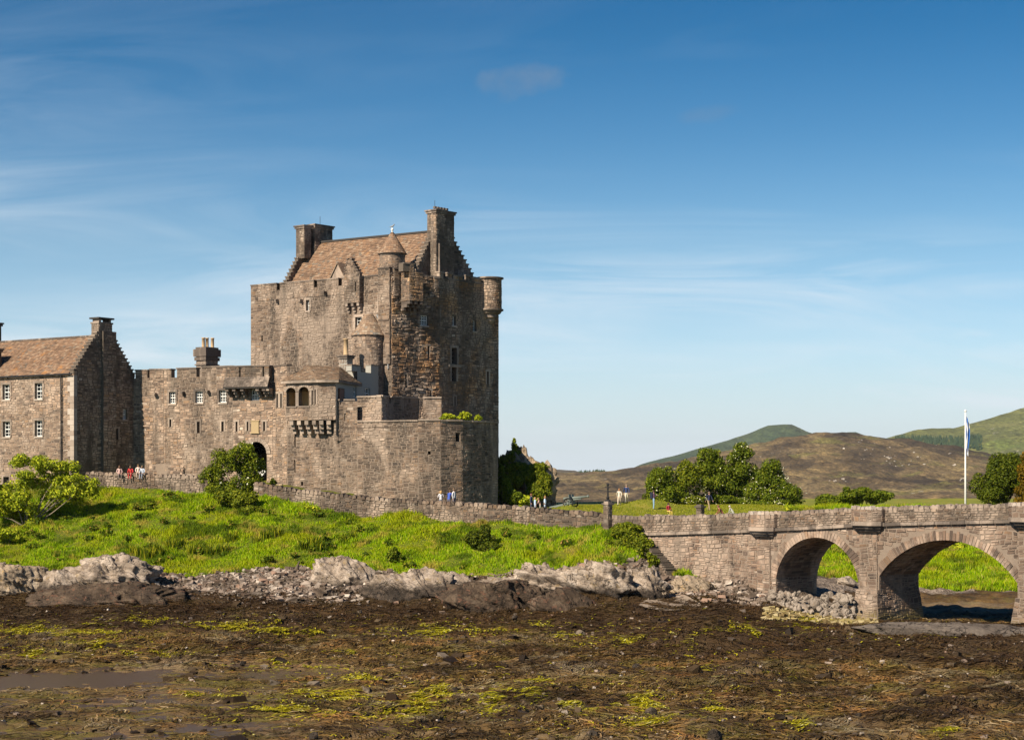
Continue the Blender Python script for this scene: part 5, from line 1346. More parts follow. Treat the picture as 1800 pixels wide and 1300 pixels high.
stuff(S_.build('barrel_stonework', M['bridge'], br))
# string course slabs
x = -23.8
while x < 30:
    x1 = x + rb.uniform(.9, 1.5); m = MB()
    pts = []
    for dz in (-.13, .09):
        for xx, d in ((x + .012, .24), (x1 - .012, .24), (x1 - .012, -.3), (x + .012, -.3)): pts.append(bp(xx, str_z(xx) + dz + rb.uniform(-.01, .01), d))
    m.hexa(pts); m.build('string_course', M['dress_dark'], br); x = x1
# parapets: near and far
PTH = .46
pcoll = []
for d0, near in ((-.02, True), (-BW + PTH + .02, False)):
    mb = MB(); 
    for i in range(58):
        a, b = -24.0 + i, -23.0 + i
        pts = [bp(a, str_z(a) + .06, d0), bp(b, str_z(b) + .06, d0), bp(b, str_z(b) + .06, d0 - PTH), bp(a, str_z(a) + .06, d0 - PTH), bp(a, top_z(a) - .3, d0), bp(b, top_z(b) - .3, d0), bp(b, top_z(b) - .3, d0 - PTH), bp(a, top_z(a) - .3, d0 - PTH)]
        mb.hexa(pts)
    p_ = mb.build('parapet', M['mortar_dark'], br)
    if near:
        ms = MB()
        masonry(ms, lambda s, z, d: bp(s, str_z(s) + .10 + z * (top_z(s) - .3 - str_z(s) - .10), d + d0), -23.6, 24, 0, 1, hs=(.12, .22), ls=(.2, .6), out=(.01, .06), stack=.2, rnd=rb, wob=.03)
        stuff(ms.build('stonework', M['wall_dark'], p_))
    for i in range(48):
        a = -24 + i * 1.2
        coping_run(br, bf, a + S0, a + 1.2 + S0, top_z(a) - .34, top_z(a + 1.2) - .34, .33, .25, (d0 - PTH - .05, d0 + .05), rnd=rb, lean=.3, variants=coping_variants('cope')) if a < 22 and (near or a < 6) else None
# refuges: half-hexagon bays on stepped corbels over each pier, each with a projecting pilaster down to the ground
def refuge(xc_, w, pil0, pil1):
    xa, xb = xc_ - w / 2, xc_ + w / 2; out = .8; ch_ = .5
    plan = [(xa, .0), (xa + .02, .35), (xa + ch_, out), (xb - ch_, out), (xb - .02, .35), (xb, .0)]
    zb_ = str_z(xc_) + .22; zt_ = top_z(xc_) - .2
    mb, ms = MB(), MB(); mb.prism([bp(x, 0, d)[:2] for x, d in plan], zb_, zt_)
    for i in range(len(plan) - 1):
        g = Face(Vector(bp(plan[i][0], 0, plan[i][1])[:2]), Vector(bp(plan[i + 1][0], 0, plan[i + 1][1])[:2])); masonry(ms, g.pt, 0, g.len, zb_, zt_, hs=(.2, .34), ls=(.25, .6), rnd=rb, out=(.01, .045))
    o = mb.build('refuge', M['mortar'], br); stuff(ms.build('stonework', M['bridge'], o))
    for i in range(1, len(plan) - 2):
        g = Face(Vector(bp(plan[i][0], 0, plan[i][1])[:2]), Vector(bp(plan[i + 1][0], 0, plan[i + 1][1])[:2])); coping_run(br, g, 0, g.len, zt_ - .04, zt_ - .04, .28, .22, (-.5, .05), rnd=rb, lean=.3, variants=coping_variants('quoin'))
    for k, (sc, zz0, zz1) in enumerate(((1.0, zb_ - .28, zb_ - .003), (.74, zb_ - .48, zb_ - .285), (.46, zb_ - .68, zb_ - .485))):
        pl_ = [(xc_ + (x - xc_) * (1 - .10 * k) + 0, d * sc + (.10 - .03 * k if d > .3 else 0)) for x, d in plan]
        m = MB(); m.prism([bp(x, 0, d)[:2] for x, d in pl_], zz0, zz1, bottom=True); m.build('corbel', M['dress_dark'] if k else M['dress'], br)
    # pilaster
    g = Face(Vector(bp(pil0, 0, .09)[:2]), Vector(bp(pil1, 0, .09)[:2])); g0 = Face(Vector(bp(pil0, 0, 0)[:2]), Vector(bp(pil0, 0, .09)[:2])); g1 = Face(Vector(bp(pil1, 0, .09)[:2]), Vector(bp(pil1, 0, 0)[:2]))
    zt2 = zb_ - .69; mb, ms = MB(), MB()
    base_face(mb, g, -.6, zt2); base_face(mb, g0, -.6, zt2); base_face(mb, g1, -.6, zt2)
    for h in (g, g0, g1): masonry(ms, h.pt, 0, h.len, -.3, zt2, hs=(.24, .42), ls=(.3, .8), rnd=rb, out=(.01, .05))
    o = mb.build('pilaster', M['mortar'], br); stuff(ms.build('stonework', M['bridge'], o))
refuge(-8.75, 2.3, -9.35, -8.2); refuge(.12, 2.45, -.62, .78); refuge(12.05, 2.6, 11.3, 12.75)
# spreading footings of the two free piers: battered on all four sides
for xa, xb in ((-.75, .9), (11.2, 12.85)):
    B_ = .38; Tz = 2.5
    cor0 = [bp(xa - B_, 0, .26 + B_ * 1.3), bp(xb + B_, 0, .26 + B_ * 1.3), bp(xb + B_, 0, -BW - B_), bp(xa - B_, 0, -BW - B_)]
    cor1 = [bp(xa, 0, .27), bp(xb, 0, .27), bp(xb, 0, -BW), bp(xa, 0, -BW)]
    mb, ms = MB(), MB()
    mb.hexa([(p[0], p[1], -.6) for p in cor0] + [(p[0], p[1], Tz) for p in cor1])
    for i in (0, 1, 3):
        a0, a1, b0, b1 = (Vector(c[i][:2]) if j == 0 else Vector(c[(i + 1) % 4][:2]) for c in (cor0, cor1) for j in (0, 1))
        ln = (a1 - a0).length; nn = Vector(((a1 - a0).y, -(a1 - a0).x)).normalized()
        def f_(s, z, d, a0=a0, a1=a1, b0=b0, b1=b1, ln=ln, nn=nn):
            t = (z + .6) / (Tz + .6); p = a0.lerp(b0, t).lerp(a1.lerp(b1, t), s / ln) + nn * d; return (p.x, p.y, z)
        masonry(ms, f_, 0, ln, -.3, Tz, hs=(.24, .42), ls=(.3, .85), rnd=rb, out=(.01, .06))
    o = mb.build('pier_footing', M['mortar'], br); stuff(ms.build('stonework', M['bridge'], o))
# ------------------------------------------------------------------ drystone walls along the castle path
def path_wall(name, label, pts, th=.5, hz=1.3, mat='wall_dark', seed=5):
    """pts: (u, Y, v of the wall head)"""
    r = random.Random(seed); root = thing(name, label, 'stone wall', P(*[pts[0][0], pts[0][2], pts[0][1]]))
    mb, ms = MB(), MB(); V = [(L(u, Y), Zv(v, Y)) for u, Y, v in pts]
    for (p, z0_), (q, z1_) in zip(V, V[1:]):
        f = Face(p, q); n = max(1, int(f.len / 1.0))
        zt_ = lambda s, f=f, a=z0_, b=z1_: a + (b - a) * s / f.len - .2
        mb.hexa([f.pt(0, zt_(0) - 2.8), f.pt(f.len, zt_(f.len) - 2.8), f.pt(f.len, zt_(f.len) - 2.8, -th), f.pt(0, zt_(0) - 2.8, -th), f.pt(0, zt_(0)), f.pt(f.len, zt_(f.len)), f.pt(f.len, zt_(f.len), -th), f.pt(0, zt_(0), -th)])
        masonry(ms, lambda s, z, d, f=f, zt_=zt_: f.pt(s, zt_(s) + z, d), 0, f.len, -2.4, 0, hs=(.2, .36), ls=(.22, .6), out=(.01, .08), rnd=r)
        coping_run(root, f, 0, f.len, zt_(0) - .03, zt_(f.len) - .03, .42, .3, (-th - .08, .1), rnd=r, lean=.35, variants=coping_variants(mat))
    w_ = mb.build('wall', M['mortar_dark'], root); stuff(ms.build('stonework', M[mat], w_))
    return root
path_wall('rubble_wall', 'dark rubble wall with cope stones along the path below the bastion down to the gate pier', [(446, 150.2, 847), (480, 149.7, 853), (530, 149.0, 861), (620, 146.6, 871), (700, 144.6, 877.5), (800, 141.3, 883), (900, 138.6, 889), (1000, 135.9, 897), (1062, 134.0, 903)], seed=5)
path_wall('rubble_wall', 'short grey rubble wall behind the leafy tree below the gabled house', [(150, 158.5, 829), (200, 157.8, 831), (265, 157.0, 834), (318, 156.0, 835), (372, 154.6, 838)], seed=6)
# wing wall: stepped stones falling from the path wall to the shore
wg = thing('stepped_wing_wall', 'rough wing wall with cope stones stepping down to the shore rocks beside the bridge', 'stone wall', P(1125, 945, 131.3))
mb, ms = MB(), MB()
pa, pb = L(1118, 131.2), L(1172, 127.6); f = Face(pa, pb)
n = 15
for k in range(n):
    a, b = f.len * k / n, f.len * (k + 1) / n; z1 = Zv(942, 131) + (Zv(1003, 127.6) - Zv(942, 131)) * (k + .3) / n
    f.box(mb, a, b, 1.5, z1, -.7, 0); masonry(ms, f.pt, a, b, 1.8, z1, hs=(.22, .4), ls=(.25, .6), out=(.02, .1), rnd=rb)
    m = MB(); f.box(m, a - .04, b + .05, z1 + .002, z1 + rb.uniform(.08, .2), -.78, rb.uniform(.0, .16)); m.build('cope_step', M['mortar_dark'], wg)
w_ = mb.build('wall', M['mortar_dark'], wg); stuff(ms.build('stonework', M['wall_dark'], w_))
# gate piers with iron finial
def gate_pier(u, Y, vt, w, label, finial, zb):
    p = L(u, Y); zt_ = Zv(vt, Y); root = thing('gate_pier', label, 'gate pier', (p.x, p.y, zb))
    mb, ms = MB(), MB(); cor = [p + BD * a - Vector((BD.y, -BD.x)) * b for a, b in ((-w / 2, -w / 2), (w / 2, -w / 2), (w / 2, w / 2), (-w / 2, w / 2))]
    mb.prism(cor, zb, zt_)
    for i in range(4):
        g = Face(cor[i], cor[(i + 1) % 4]); masonry(ms, g.pt, 0, g.len, zb, zt_, hs=(.24, .36), ls=(.25, .5), out=(.01, .04), rnd=rb)
        if (g.n.y > 0): pass
    o = mb.build('pier', M['mortar_dark'], root); stuff(ms.build('stonework', M['wall_dark'], o))
    m = MB(); m.box((p.x, p.y, zt_ + .08), (w + .2, w + .2, .16), R(-45)); m.box((p.x, p.y, zt_ + .22), (w - .05, w - .05, .12), R(-45)); m.build('cap', M['dress_dark'], root)
    if finial:
        m = MB(); m.lathe((p.x, p.y, zt_ + .28), [(.24, 0), (.22, .1), (.1, .16), (.14, .3), (.07, .38), (.055, .95), (.10, 1.0), (.055, 1.05), (.05, 1.2), (.11, 1.27), (.11, 1.33), (.02, 1.42)], 10)
        m.box((p.x, p.y, zt_ + 1.42), (.5, .05, .05), R(0)); m.build('iron_finial', M['iron'], root, smooth=False)
gate_pier(1068.5, 133.6, 887, .5, 'dark stone gate pier topped by a tall iron finial beside the bridge', True, 5.0)
gate_pier(1231, 143, 892, .5, 'small plain grey stone pier standing on the mown lawn behind the bridge', False, 5.9)
# ------------------------------------------------------------------ ROCKS
import bmesh
def rock_mat(name, cols, band=None, lichen=None):
    t = NT(name)
    n = t.noise(0.9, 7, 0.68, 0.4); c = t.ramp(n, [(0.3, cols[0]), (0.45, cols[1]), (0.58, cols[2]), (0.72, cols[3])])
    c = t.mix(t.math('MULTIPLY', t.step(t.noise(2.6, 6, 0.8, stretch=(1, 1, 2)), 0.54, 0.66), 0.7), c, tuple(x * 0.35 for x in cols[0]))
    vc = t.n('ShaderNodeTexVoronoi'); vc.feature = 'DISTANCE_TO_EDGE'; vc.inputs['Scale'].default_value = 0.75
    wv = t.n('ShaderNodeVectorMath', operation='MULTIPLY_ADD'); nv = t.n('ShaderNodeTexNoise'); nv.inputs['Scale'].default_value = 1.3; nv.inputs['Detail'].default_value = 5; t.l(t.geo.outputs['Position'], nv.inputs['Vector'])
    t.l(nv.outputs['Color'], wv.inputs[0]); wv.inputs[1].default_value = (2.2, 2.2, 3.4); t.l(t.geo.outputs['Position'], wv.inputs[2]); t.l(wv.outputs[0], vc.inputs['Vector'])
    crack = t.math('SUBTRACT', 1.0, t.step(vc.outputs['Distance'], .0, .035)); crack = t.math('MULTIPLY', crack, t.step(t.noise(.8, 4, .6, seed=14.), .44, .56)); c = t.mix(t.math('MULTIPLY', crack, .75), c, tuple(x * .2 for x in cols[0]))
    if lichen: c = t.mix(t.math('MULTIPLY', t.step(t.noise(2.3, 5, 0.7, seed=6.), 0.56, 0.64), 0.75), c, lichen)
    if band:
        z = t.math('ADD', t.zpos(), t.math('MULTIPLY', t.math('SUBTRACT', t.noise(0.55, 5, 0.65, seed=3.), 0.5), 1.3))
        c = t.mix(t.math('SUBTRACT', 1.0, t.step(z, band[0], band[1])), c, t.mix(t.step(t.noise(2.5, 5, .7), .45, .65), (0.030, 0.022, 0.016), (0.085, 0.062, 0.045)))
    t.color(c).rough(0.85)
    t.bump(t.math('ADD', t.math('SUBTRACT', t.noise(4, 6, 0.72), t.math('MULTIPLY', crack, 1.2)), t.math('MULTIPLY', t.noise(1.6, 5, .7, stretch=(1, 1, 3.5), seed=2.), .8)), 0.9, 0.14); return t.mat
PALE = ((0.12, 0.088, 0.064), (0.25, 0.195, 0.15), (0.40, 0.325, 0.262), (0.54, 0.455, 0.38))
M['rock_pale'] = rock_mat('pale lichened shore rock', PALE, (2.15, 2.75), (0.27, 0.19, 0.095))
M['rock_tan'] = rock_mat('tan shore rock', ((0.14, 0.11, 0.08), (0.26, 0.20, 0.14), (0.36, 0.28, 0.20), (0.46, 0.38, 0.29)), (1.3, 1.8), (0.40, 0.26, 0.11))
M['rock_dark'] = rock_mat('weed covered rock', ((0.022, 0.014, 0.009), (0.050, 0.033, 0.021), (0.085, 0.058, 0.038), (0.17, 0.125, 0.085)), None, (0.16, 0.075, 0.045))
M['rock_grey'] = rock_mat('grey loose stone', ((0.13, 0.10, 0.078), (0.25, 0.205, 0.165), (0.36, 0.30, 0.245), (0.48, 0.41, 0.34)), None, (0.25, 0.18, 0.12))
M['slab'] = rock_mat('flat grey slab', ((0.07, 0.055, 0.045), (0.11, 0.088, 0.072), (0.15, 0.122, 0.10), (0.2, 0.165, 0.135)), None, None)
def ico(sub):
    bm = bmesh.new(); bmesh.ops.create_icosphere(bm, subdivisions=sub, radius=1.0)
    v = np.array([x.co[:] for x in bm.verts]); f = np.array([[y.index for y in x.verts] for x in bm.faces]); bm.free(); return v, f
_ICO = {k: ico(k) for k in (1, 2, 3, 6)}
def rock_shape(seed, size, sub=6, planes=10, rough=.22, strata=.0):
    r = np.random.default_rng(seed); v, f = _ICO[sub]
    n = r.normal(size=(planes, 3)); n /= np.linalg.norm(n, axis=1)[:, None]; d = r.uniform(.62, .95, planes)
    dots = np.maximum(v @ n.T, 1e-3); rad = np.minimum((d / dots).min(1), 1.05)
    p = v * rad[:, None]
    s = np.array(size); q = p * s
    if sub > 2:
        L0 = float(np.mean(size))
        a = fbm(q[:, 0] * 1.1 + q[:, 2] * .9 + seed, q[:, 1] * 1.1 - q[:, 2] * .7, 5, seed, True)
        b = fbm(q[:, 0] * .4 + seed * 3, q[:, 1] * .4 + q[:, 2] * .5, 3, seed + 9)
        c3 = fbm(q[:, 0] * 3.1 + q[:, 2] * 2.3, q[:, 1] * 3.1 - q[:, 2] * 2.0 + seed, 4, seed + 4, True)
        crev = np.clip(1 - np.abs(fbm(q[:, 0] * .75 + q[:, 2] * .9 + seed * 1.7, q[:, 1] * .6 - q[:, 2] * .3, 3, seed + 14)) * 9, 0, 1)
        p = p * (1 + rough * .75 * a + rough * .9 * b + rough * .45 * c3 - .13 * crev)[:, None]; q = p * s
        if strata:
            h = q[:, 0] * .45 + q[:, 2] * 1.2 + q[:, 1] * .2; w = vnoise(h * 2.1 + b * .7, np.zeros_like(h) + seed, seed) - .5
            q = q * (1 + 1.6 * strata * w[:, None] * np.array([.5, 1, .7]))
    return q, f
def rock(name, label, u, vtop, vbot, wpx, Y, mat, seed, depth=.8, rot=0, strata=.12, rough=.24, group=None, cat='rock', planes=12, sink=.6, auto=False):
    if auto:
        Yf = ground_hit(u, vbot); Y = Yf + wpx / FPX * Yf / 2 * depth * .72
    w = wpx / FPX * Y / 2; zt = Zv(vtop, Y); zb = min(Zv(vbot, Y), gz(X(u, Y), Y) - .3) if auto else Zv(vbot, Y); h = (zt - zb)
    hz = h * (1 + sink) / 2
    q, f = rock_shape(seed, (w, w * depth, hz), strata=strata, rough=rough, planes=planes)
    top = np.percentile(q[:, 2], 99.5); q[:, 2] += zt - top; c, s = math.cos(rot), math.sin(rot)
    x = q[:, 0] * c - q[:, 1] * s; y = q[:, 0] * s + q[:, 1] * c
    cx_, cy_ = X(u, Y), Y
    V = np.stack([x, y, q[:, 2] - zb], -1)
    o = np_mesh(name, V, f, M[mat], smooth=True); o.location = (cx_, cy_, zb)
    return tag(o, label, cat, group)
rock('shore_rock', 'big pale domed rock at the foot of the grass on the far left', 190, 974, 1026, 185, 133.2, 'rock_pale', 3, .55, .0, auto=True)
rock('shore_rock', 'long pale and tan rock cut off by the left edge of the picture', 15, 990, 1048, 150, 130.5, 'rock_tan', 4, .6, .1, .14, auto=True)
rock('shore_rock', 'broken stepped rocks between the pale dome and the dark shelf', 105, 1002, 1040, 90, 131, 'rock_pale', 14, .6, .3, .2, auto=True)
rock('rock_shelf', 'low dark weed covered shelf below the pale dome on the left', 190, 1024, 1062, 290, 126.5, 'rock_dark', 5, .35, .05, .1, auto=True)
rock('shore_rock', 'smooth pale rock with a dark notch beside the driftwood', 588, 979, 1030, 135, 132.2, 'rock_pale', 7, .5, .0, auto=True)
rock('shore_rock', 'low pale rock with dark base left of the weed covered ledge', 722, 1001, 1052, 150, 128.2, 'rock_pale', 28, .5, -.1, .1, auto=True)
rock('shore_rock', 'small flat pale rock at the grass edge under the round bush', 800, 1006, 1030, 60, 129.5, 'rock_pale', 9, .6, .2, sink=1.2, auto=True)
rock('rock_ledge', 'dark fissured ledge with rusty stains in the middle of the shore', 865, 1019, 1074, 170, 125.2, 'rock_dark', 10, .5, .05, .16, auto=True)
rock('shore_rock', 'pale rock top showing just above the middle dark ledge', 878, 1014, 1040, 115, 126.6, 'rock_pale', 45, .5, .0, auto=True)
rock('shore_rock', 'pale craggy rock at the grass edge below the right end of the bank', 945, 989, 1030, 85, 128.4, 'rock_pale', 11, .6, .1, .2, auto=True)
rock('shore_rock', 'largest pale outcrop with striped face near the wing wall', 1042, 986, 1046, 165, 127.2, 'rock_pale', 12, .6, .0, .25, auto=True)
rock('shore_rock', 'pale ribbed outcrop between the largest outcrop and the bridge wall', 1135, 999, 1050, 100, 126.2, 'rock_pale', 13, .6, .2, .3, auto=True)
rock('shore_rock', 'rust and dark brown rock below the craggy pale outcrops', 985, 1032, 1072, 110, 124.0, 'rock_dark', 31, .5, .1, .15, auto=True)
rock('shore_rock', 'tan rounded rock lying against the foot of the bridge wall', 1218, 1011, 1044, 100, 126.2, 'rock_tan', 15, .5, .1, .12, auto=True)
rock('shore_rock', 'upright pointed grey stone before the ribbed outcrop', 1157, 1018, 1052, 30, 124.6, 'rock_tan', 35, .8, .1, .1, auto=True)
rock('rock_slab', 'long flat grey slab in front of the bridge piers', 1660, 1095, 1118, 350, 108.5, 'slab', 19, .22, -.12, .03, .06, auto=True)
rock('shore_rock', 'pale stone at the edge of the grass seen through the smaller arch', 1488, 1012, 1026, 34, 143, 'rock_grey', 22, .6, 0)
for (u, v, w, lb) in ((1119, 1172, 12, 'pale upright stone standing alone on the dark weed right of centre'), (1509, 1258, 11, 'pinkish split stone on the seaweed below the second pier'), (1258, 1292, 22, 'rounded pinkish stone cut by the bottom edge right of centre'),
                  (552, 1294, 16, 'pale stone at the bottom edge left of centre'), (800, 1212, 10, 'small buff stone above the bright weed patches'), (1145, 1252, 18, 'pinkish stone beside the bright green weed patch'), (905, 1085, 9, 'tiny white stone below the dark mound'), (426, 1166, 9, 'small brown stone near the end of the tide pool')):
    Y = ground_hit(u, v + w * .45)
    o = rock('beach_stone', lb, u, v - w * .55, v + w * .45, w * 1.3, Y, 'rock_tan', int(u), .8, .3, 0, .1, sink=.2)
# loose stones heaped below the smaller arch
r = random.Random(4)
variants = []
for k in range(8):
    q, f = rock_shape(100 + k, (1, .8, .7), sub=2, planes=8)
    me = bpy.data.meshes.new('loose_stone'); me.from_pydata(q.tolist(), [], f.tolist()); me.materials.append(M['rock_grey']); me.update(); variants.append(me)
heap = []
while len(heap) < 150:
    t_ = r.random(); u = 1352 + 150 * t_; v = r.uniform(1042, 1054 + 44 * min(1, t_ * 1.5)) + 6 * t_
    Y = np.interp(t_, [0, 1], [120.5, 117.5]) - (v - 1042) * .085
    z = Zv(v, Y)
    heap.append((u, v, Y))
heap.sort(key=lambda h: -h[2])
for i, (u, v, Y) in enumerate(heap):
    o = bpy.data.objects.new('loose_stone', variants[i % 8]); link(o)
    s = r.uniform(.15, .34) * (1.35 if r.random() < .15 else 1); o.location = (X(u, Y), Y, max(Zv(v, Y), gz(X(u, Y), Y)) + s * .2); o.scale = (s, s * r.uniform(.7, 1), s * r.uniform(.6, .9)); o.rotation_euler = (r.uniform(0, 6), r.uniform(0, 6), r.uniform(0, 6))
    tag(o, 'angular pale grey stone in the loose heap spilling below the smaller bridge arch', 'stone', 'loose stones heaped below the smaller arch')
b = MB()
for k in range(14):
    pass
# fill under the heap, so that no stone hangs in the air
hv = []; 
q, f = rock_shape(77, (3.6, 1.7, 1.1), sub=6, rough=.1); q[:, 2] += .15
o = np_mesh('rubble_fill', q, f, M['rock_grey'], smooth=True); o.location = (X(1425, 119.5), 119.3, .55); o.rotation_euler = (0, .16, -.55); tag(o, kind='stuff')

def pebbles(name, pts, sizes, mat, seed):
    rr = np.random.default_rng(seed); n = len(pts)
    base = np.array([(-1, -1, -1), (1, -1, -1), (1, 1, -1), (-1, 1, -1), (-1, -1, 1), (1, -1, 1), (1, 1, 1), (-1, 1, 1)], float) * .5
    V = base[None] * (1 + rr.uniform(-.35, .25, (n, 8, 3)))
    V = V * (sizes[:, None] * np.stack([rr.uniform(.7, 1.5, n), rr.uniform(.7, 1.2, n), rr.uniform(.4, .8, n)], -1))[:, None, :]
    a = rr.uniform(0, 6.28, n); b = rr.uniform(-.5, .5, n); ca, sa, cb, sb = np.cos(a), np.sin(a), np.cos(b), np.sin(b)
    x, y, z = V[..., 0], V[..., 1], V[..., 2]
    x, z = x * cb[:, None] - z * sb[:, None], x * sb[:, None] + z * cb[:, None]
    x, y = x * ca[:, None] - y * sa[:, None], x * sa[:, None] + y * ca[:, None]
    V = np.stack([x, y, z], -1) + pts[:, None, :]
    F = np.array([(4, 5, 6, 7), (0, 1, 5, 4), (1, 2, 6, 5), (2, 3, 7, 6), (3, 0, 4, 7)])
    F = (F[None] + (np.arange(n) * 8)[:, None, None]).reshape(-1, 4)
    return tag(np_mesh(name, V.reshape(-1, 3), F, mat), kind='stuff')
def isl_mat(name, stops, rough=.85, trans=0.0, patch=None, belt=False):
    t = NT(name); c = t.ramp(t.island(), stops, 'CONSTANT')
    if patch: 
        for sc, lo, hi, col, amt, sd in patch: c = t.mix(t.math('MULTIPLY', t.step(t.noise(sc, 4, .6, seed=sd), lo, hi), amt), c, col)
    if belt:
        z_ = t.math('ADD', t.zpos(), t.math('MULTIPLY', t.math('SUBTRACT', t.noise(.25, 4, .6, seed=6.), .5), .35))
        c = t.mix(t.math('MULTIPLY', t.step(z_, .52, .85), .8), c, t.mix(t.island(), (0.014, 0.008, 0.005), (0.075, 0.042, 0.018)))
    t.color(c).rough(rough); t.b.inputs['Specular IOR Level'].default_value = .12
    if trans:
        tr = t.n('ShaderNodeBsdfTranslucent'); t.l(c, tr.inputs['Color']); mx = t.n('ShaderNodeMixShader'); mx.inputs[0].default_value = trans
        t.l(t.b.outputs[0], mx.inputs[1]); t.l(tr.outputs[0], mx.inputs[2]); t.l(mx.outputs[0], t.out.inputs[0])
    return t.mat
M['pebble'] = isl_mat('beach pebbles', [(0, (0.13, 0.096, 0.074)), (.2, (0.25, 0.195, 0.158)), (.45, (0.35, 0.285, 0.235)), (.6, (0.19, 0.14, 0.108)), (.78, (0.45, 0.38, 0.32)), (.92, (0.31, 0.20, 0.145))],
                       patch=[(.45, .45, .6, (0.055, 0.04, 0.028), .85, 3.)])
rr = np.random.default_rng(11)
def scatter(n, u0, u1, y0, y1, seed):
    g = np.random.default_rng(seed); Y = np.sqrt(g.uniform(y0 ** 2, y1 ** 2, n)); u = g.uniform(u0, u1, n); return u, Y
u, Y = scatter(24000, -40, 1340, 114, 136, 3)
lo = np.interp(u, SHING_U, SHING_Y) - 2; hi = grass_edge(u) + .5
k = (Y > lo + rr.normal(0, 1.2, len(u))) & (Y < hi)
u, Y = u[k], Y[k]; pts = np.stack([(u - 900) / FPX * Y, Y, height(u, Y) + .02], -1)
pebbles('shingle', pts, rr.lognormal(math.log(.17), .5, len(u)).clip(.06, .6), M['pebble'], 5)
u, Y = scatter(3000, -260, 2200, 60, 126, 8)
k = height(u, Y) > .03; u, Y = u[k], Y[k]; pts = np.stack([(u - 900) / FPX * Y, Y, height(u, Y) + .03], -1)
pebbles('pebbles', pts, rr.lognormal(math.log(.09), .45, len(u)).clip(.04, .32), M['pebble'], 6)
u, Y = scatter(1700, -260, 2200, 60, 124, 10)
M['weed_stone'] = isl_mat('weed covered stones', [(0, (0.030, 0.019, 0.010)), (.3, (0.055, 0.036, 0.019)), (.55, (0.018, 0.012, 0.008)), (.75, (0.10, 0.07, 0.04)), (.9, (0.17, 0.135, 0.10))], .6, 0, [(1.2, .5, .6, (0.02, 0.013, 0.008), .8, 2.)])
gk = fbm((u - 900) / FPX * Y * .2, Y * .2, 3, 52) > -.05; u, Y = u[gk], Y[gk]
pebbles('weedy_stones', np.stack([(u - 900) / FPX * Y, Y, height(u, Y) + .03], -1), rr.lognormal(math.log(.24), .45, len(u)).clip(.1, .8), M['weed_stone'], 17)
u, Y = scatter(1500, 1345, 1540, 108, 118, 9)
v_ = HORIZ + (CAMH - height(u, Y)) * FPX / Y; k = (v_ > 1070) & (v_ < 1108); u, Y = u[k], Y[k]
M['weedy_stone'] = isl_mat('ochre weeded stones', [(0, (0.30, 0.24, 0.10)), (.3, (0.22, 0.165, 0.07)), (.55, (0.38, 0.31, 0.17)), (.8, (0.14, 0.10, 0.045))])
pebbles('weedy_cobbles', np.stack([(u - 900) / FPX * Y, Y, height(u, Y) + .04], -1), rr.lognormal(math.log(.22), .35, len(u)).clip(.1, .5), M['weedy_stone'], 7)

# ------------------------------------------------------------------ SEAWEED and bright green weed
def fronds(name, u, Y, ln, wd, hump, mat, seed, lift=0.0):
    g = np.random.default_rng(seed); n = len(u); x = (u - 900) / FPX * Y
    a = (fbm(x * .45, Y * .45, 3, seed + 70) * 2.6 + fbm(x * .09, Y * .09, 2, seed + 71) * 3 + g.normal(0, .45, n)); L_ = ln * g.uniform(.5, 1.5, n); w = wd * g.uniform(.6, 1.4, n); h = hump * g.uniform(.2, 1.3, n)
    dx, dy = np.cos(a), np.sin(a); px, py = -dy, dx
    V = []
    for t_, ww, hh in ((-.5, .5, 0.0), (-.15, 1, .8), (.2, .9, 1.0), (.5, .25, .1)):
        bx = x + dx * L_ * t_ + px * L_ * .18 * math.sin(t_ * 5); by = Y + dy * L_ * t_ + py * L_ * .18 * math.sin(t_ * 5)
        V.append((bx + px * w * ww, by + py * w * ww, hh * h)); V.append((bx - px * w * ww, by - py * w * ww, hh * h + h * .3 * g.uniform(-1, 1, n)))
    z0 = height(u, Y) + lift
    P_ = np.stack([np.stack([a_, b_, c_ + z0], -1) for a_, b_, c_ in V], 1)
    F = np.array([(0, 1, 3, 2), (2, 3, 5, 4), (4, 5, 7, 6)])
    F = (F[None] + (np.arange(n) * 8)[:, None, None]).reshape(-1, 4)
    return tag(np_mesh(name, P_.reshape(-1, 3), F, mat), kind='stuff')
M['weed'] = isl_mat('brown wrack', [(0, (0.060, 0.034, 0.009)), (.2, (0.135, 0.078, 0.021)), (.42, (0.028, 0.017, 0.007)), (.58, (0.205, 0.122, 0.036)), (.74, (0.090, 0.060, 0.015)), (.86, (0.28, 0.18, 0.06)), (.95, (0.38, 0.28, 0.16))], .55,
                     patch=[(.30, .48, .62, (0.15, 0.125, 0.026), .7, 4.), (.36, .53, .64, (0.30, 0.15, 0.05), .75, 9.), (.17, .47, .58, (0.018, 0.011, 0.006), .8, 2.), (.28, .55, .66, (0.30, 0.24, 0.15), .55, 27.)], belt=True)
u, Y = scatter(250000, -260, 2200, 60, 124, 21)
g = fbm((u - 900) / FPX * Y * .35, Y * .35, 3, 51); z = height(u, Y); k = (z > .01) & (rr.random(len(u)) < np.where((z < .13) & (u < 760), .42, 1)) & (rr.uniform(-.9, .8, len(u)) < g + .25) & (Y < np.interp(u, SHING_U, SHING_Y) + 1.5); u, Y = u[k], Y[k]
fronds('seaweed', u, Y, .80, .026, .085, M['weed'], 22)
M['algae'] = isl_mat('bright green weed', [(0, (0.32, 0.29, 0.010)), (.25, (0.48, 0.42, 0.012)), (.45, (0.20, 0.19, 0.010)), (.62, (0.56, 0.49, 0.03)), (.78, (0.34, 0.27, 0.02)), (.93, (0.62, 0.56, 0.18))], .5, .25)
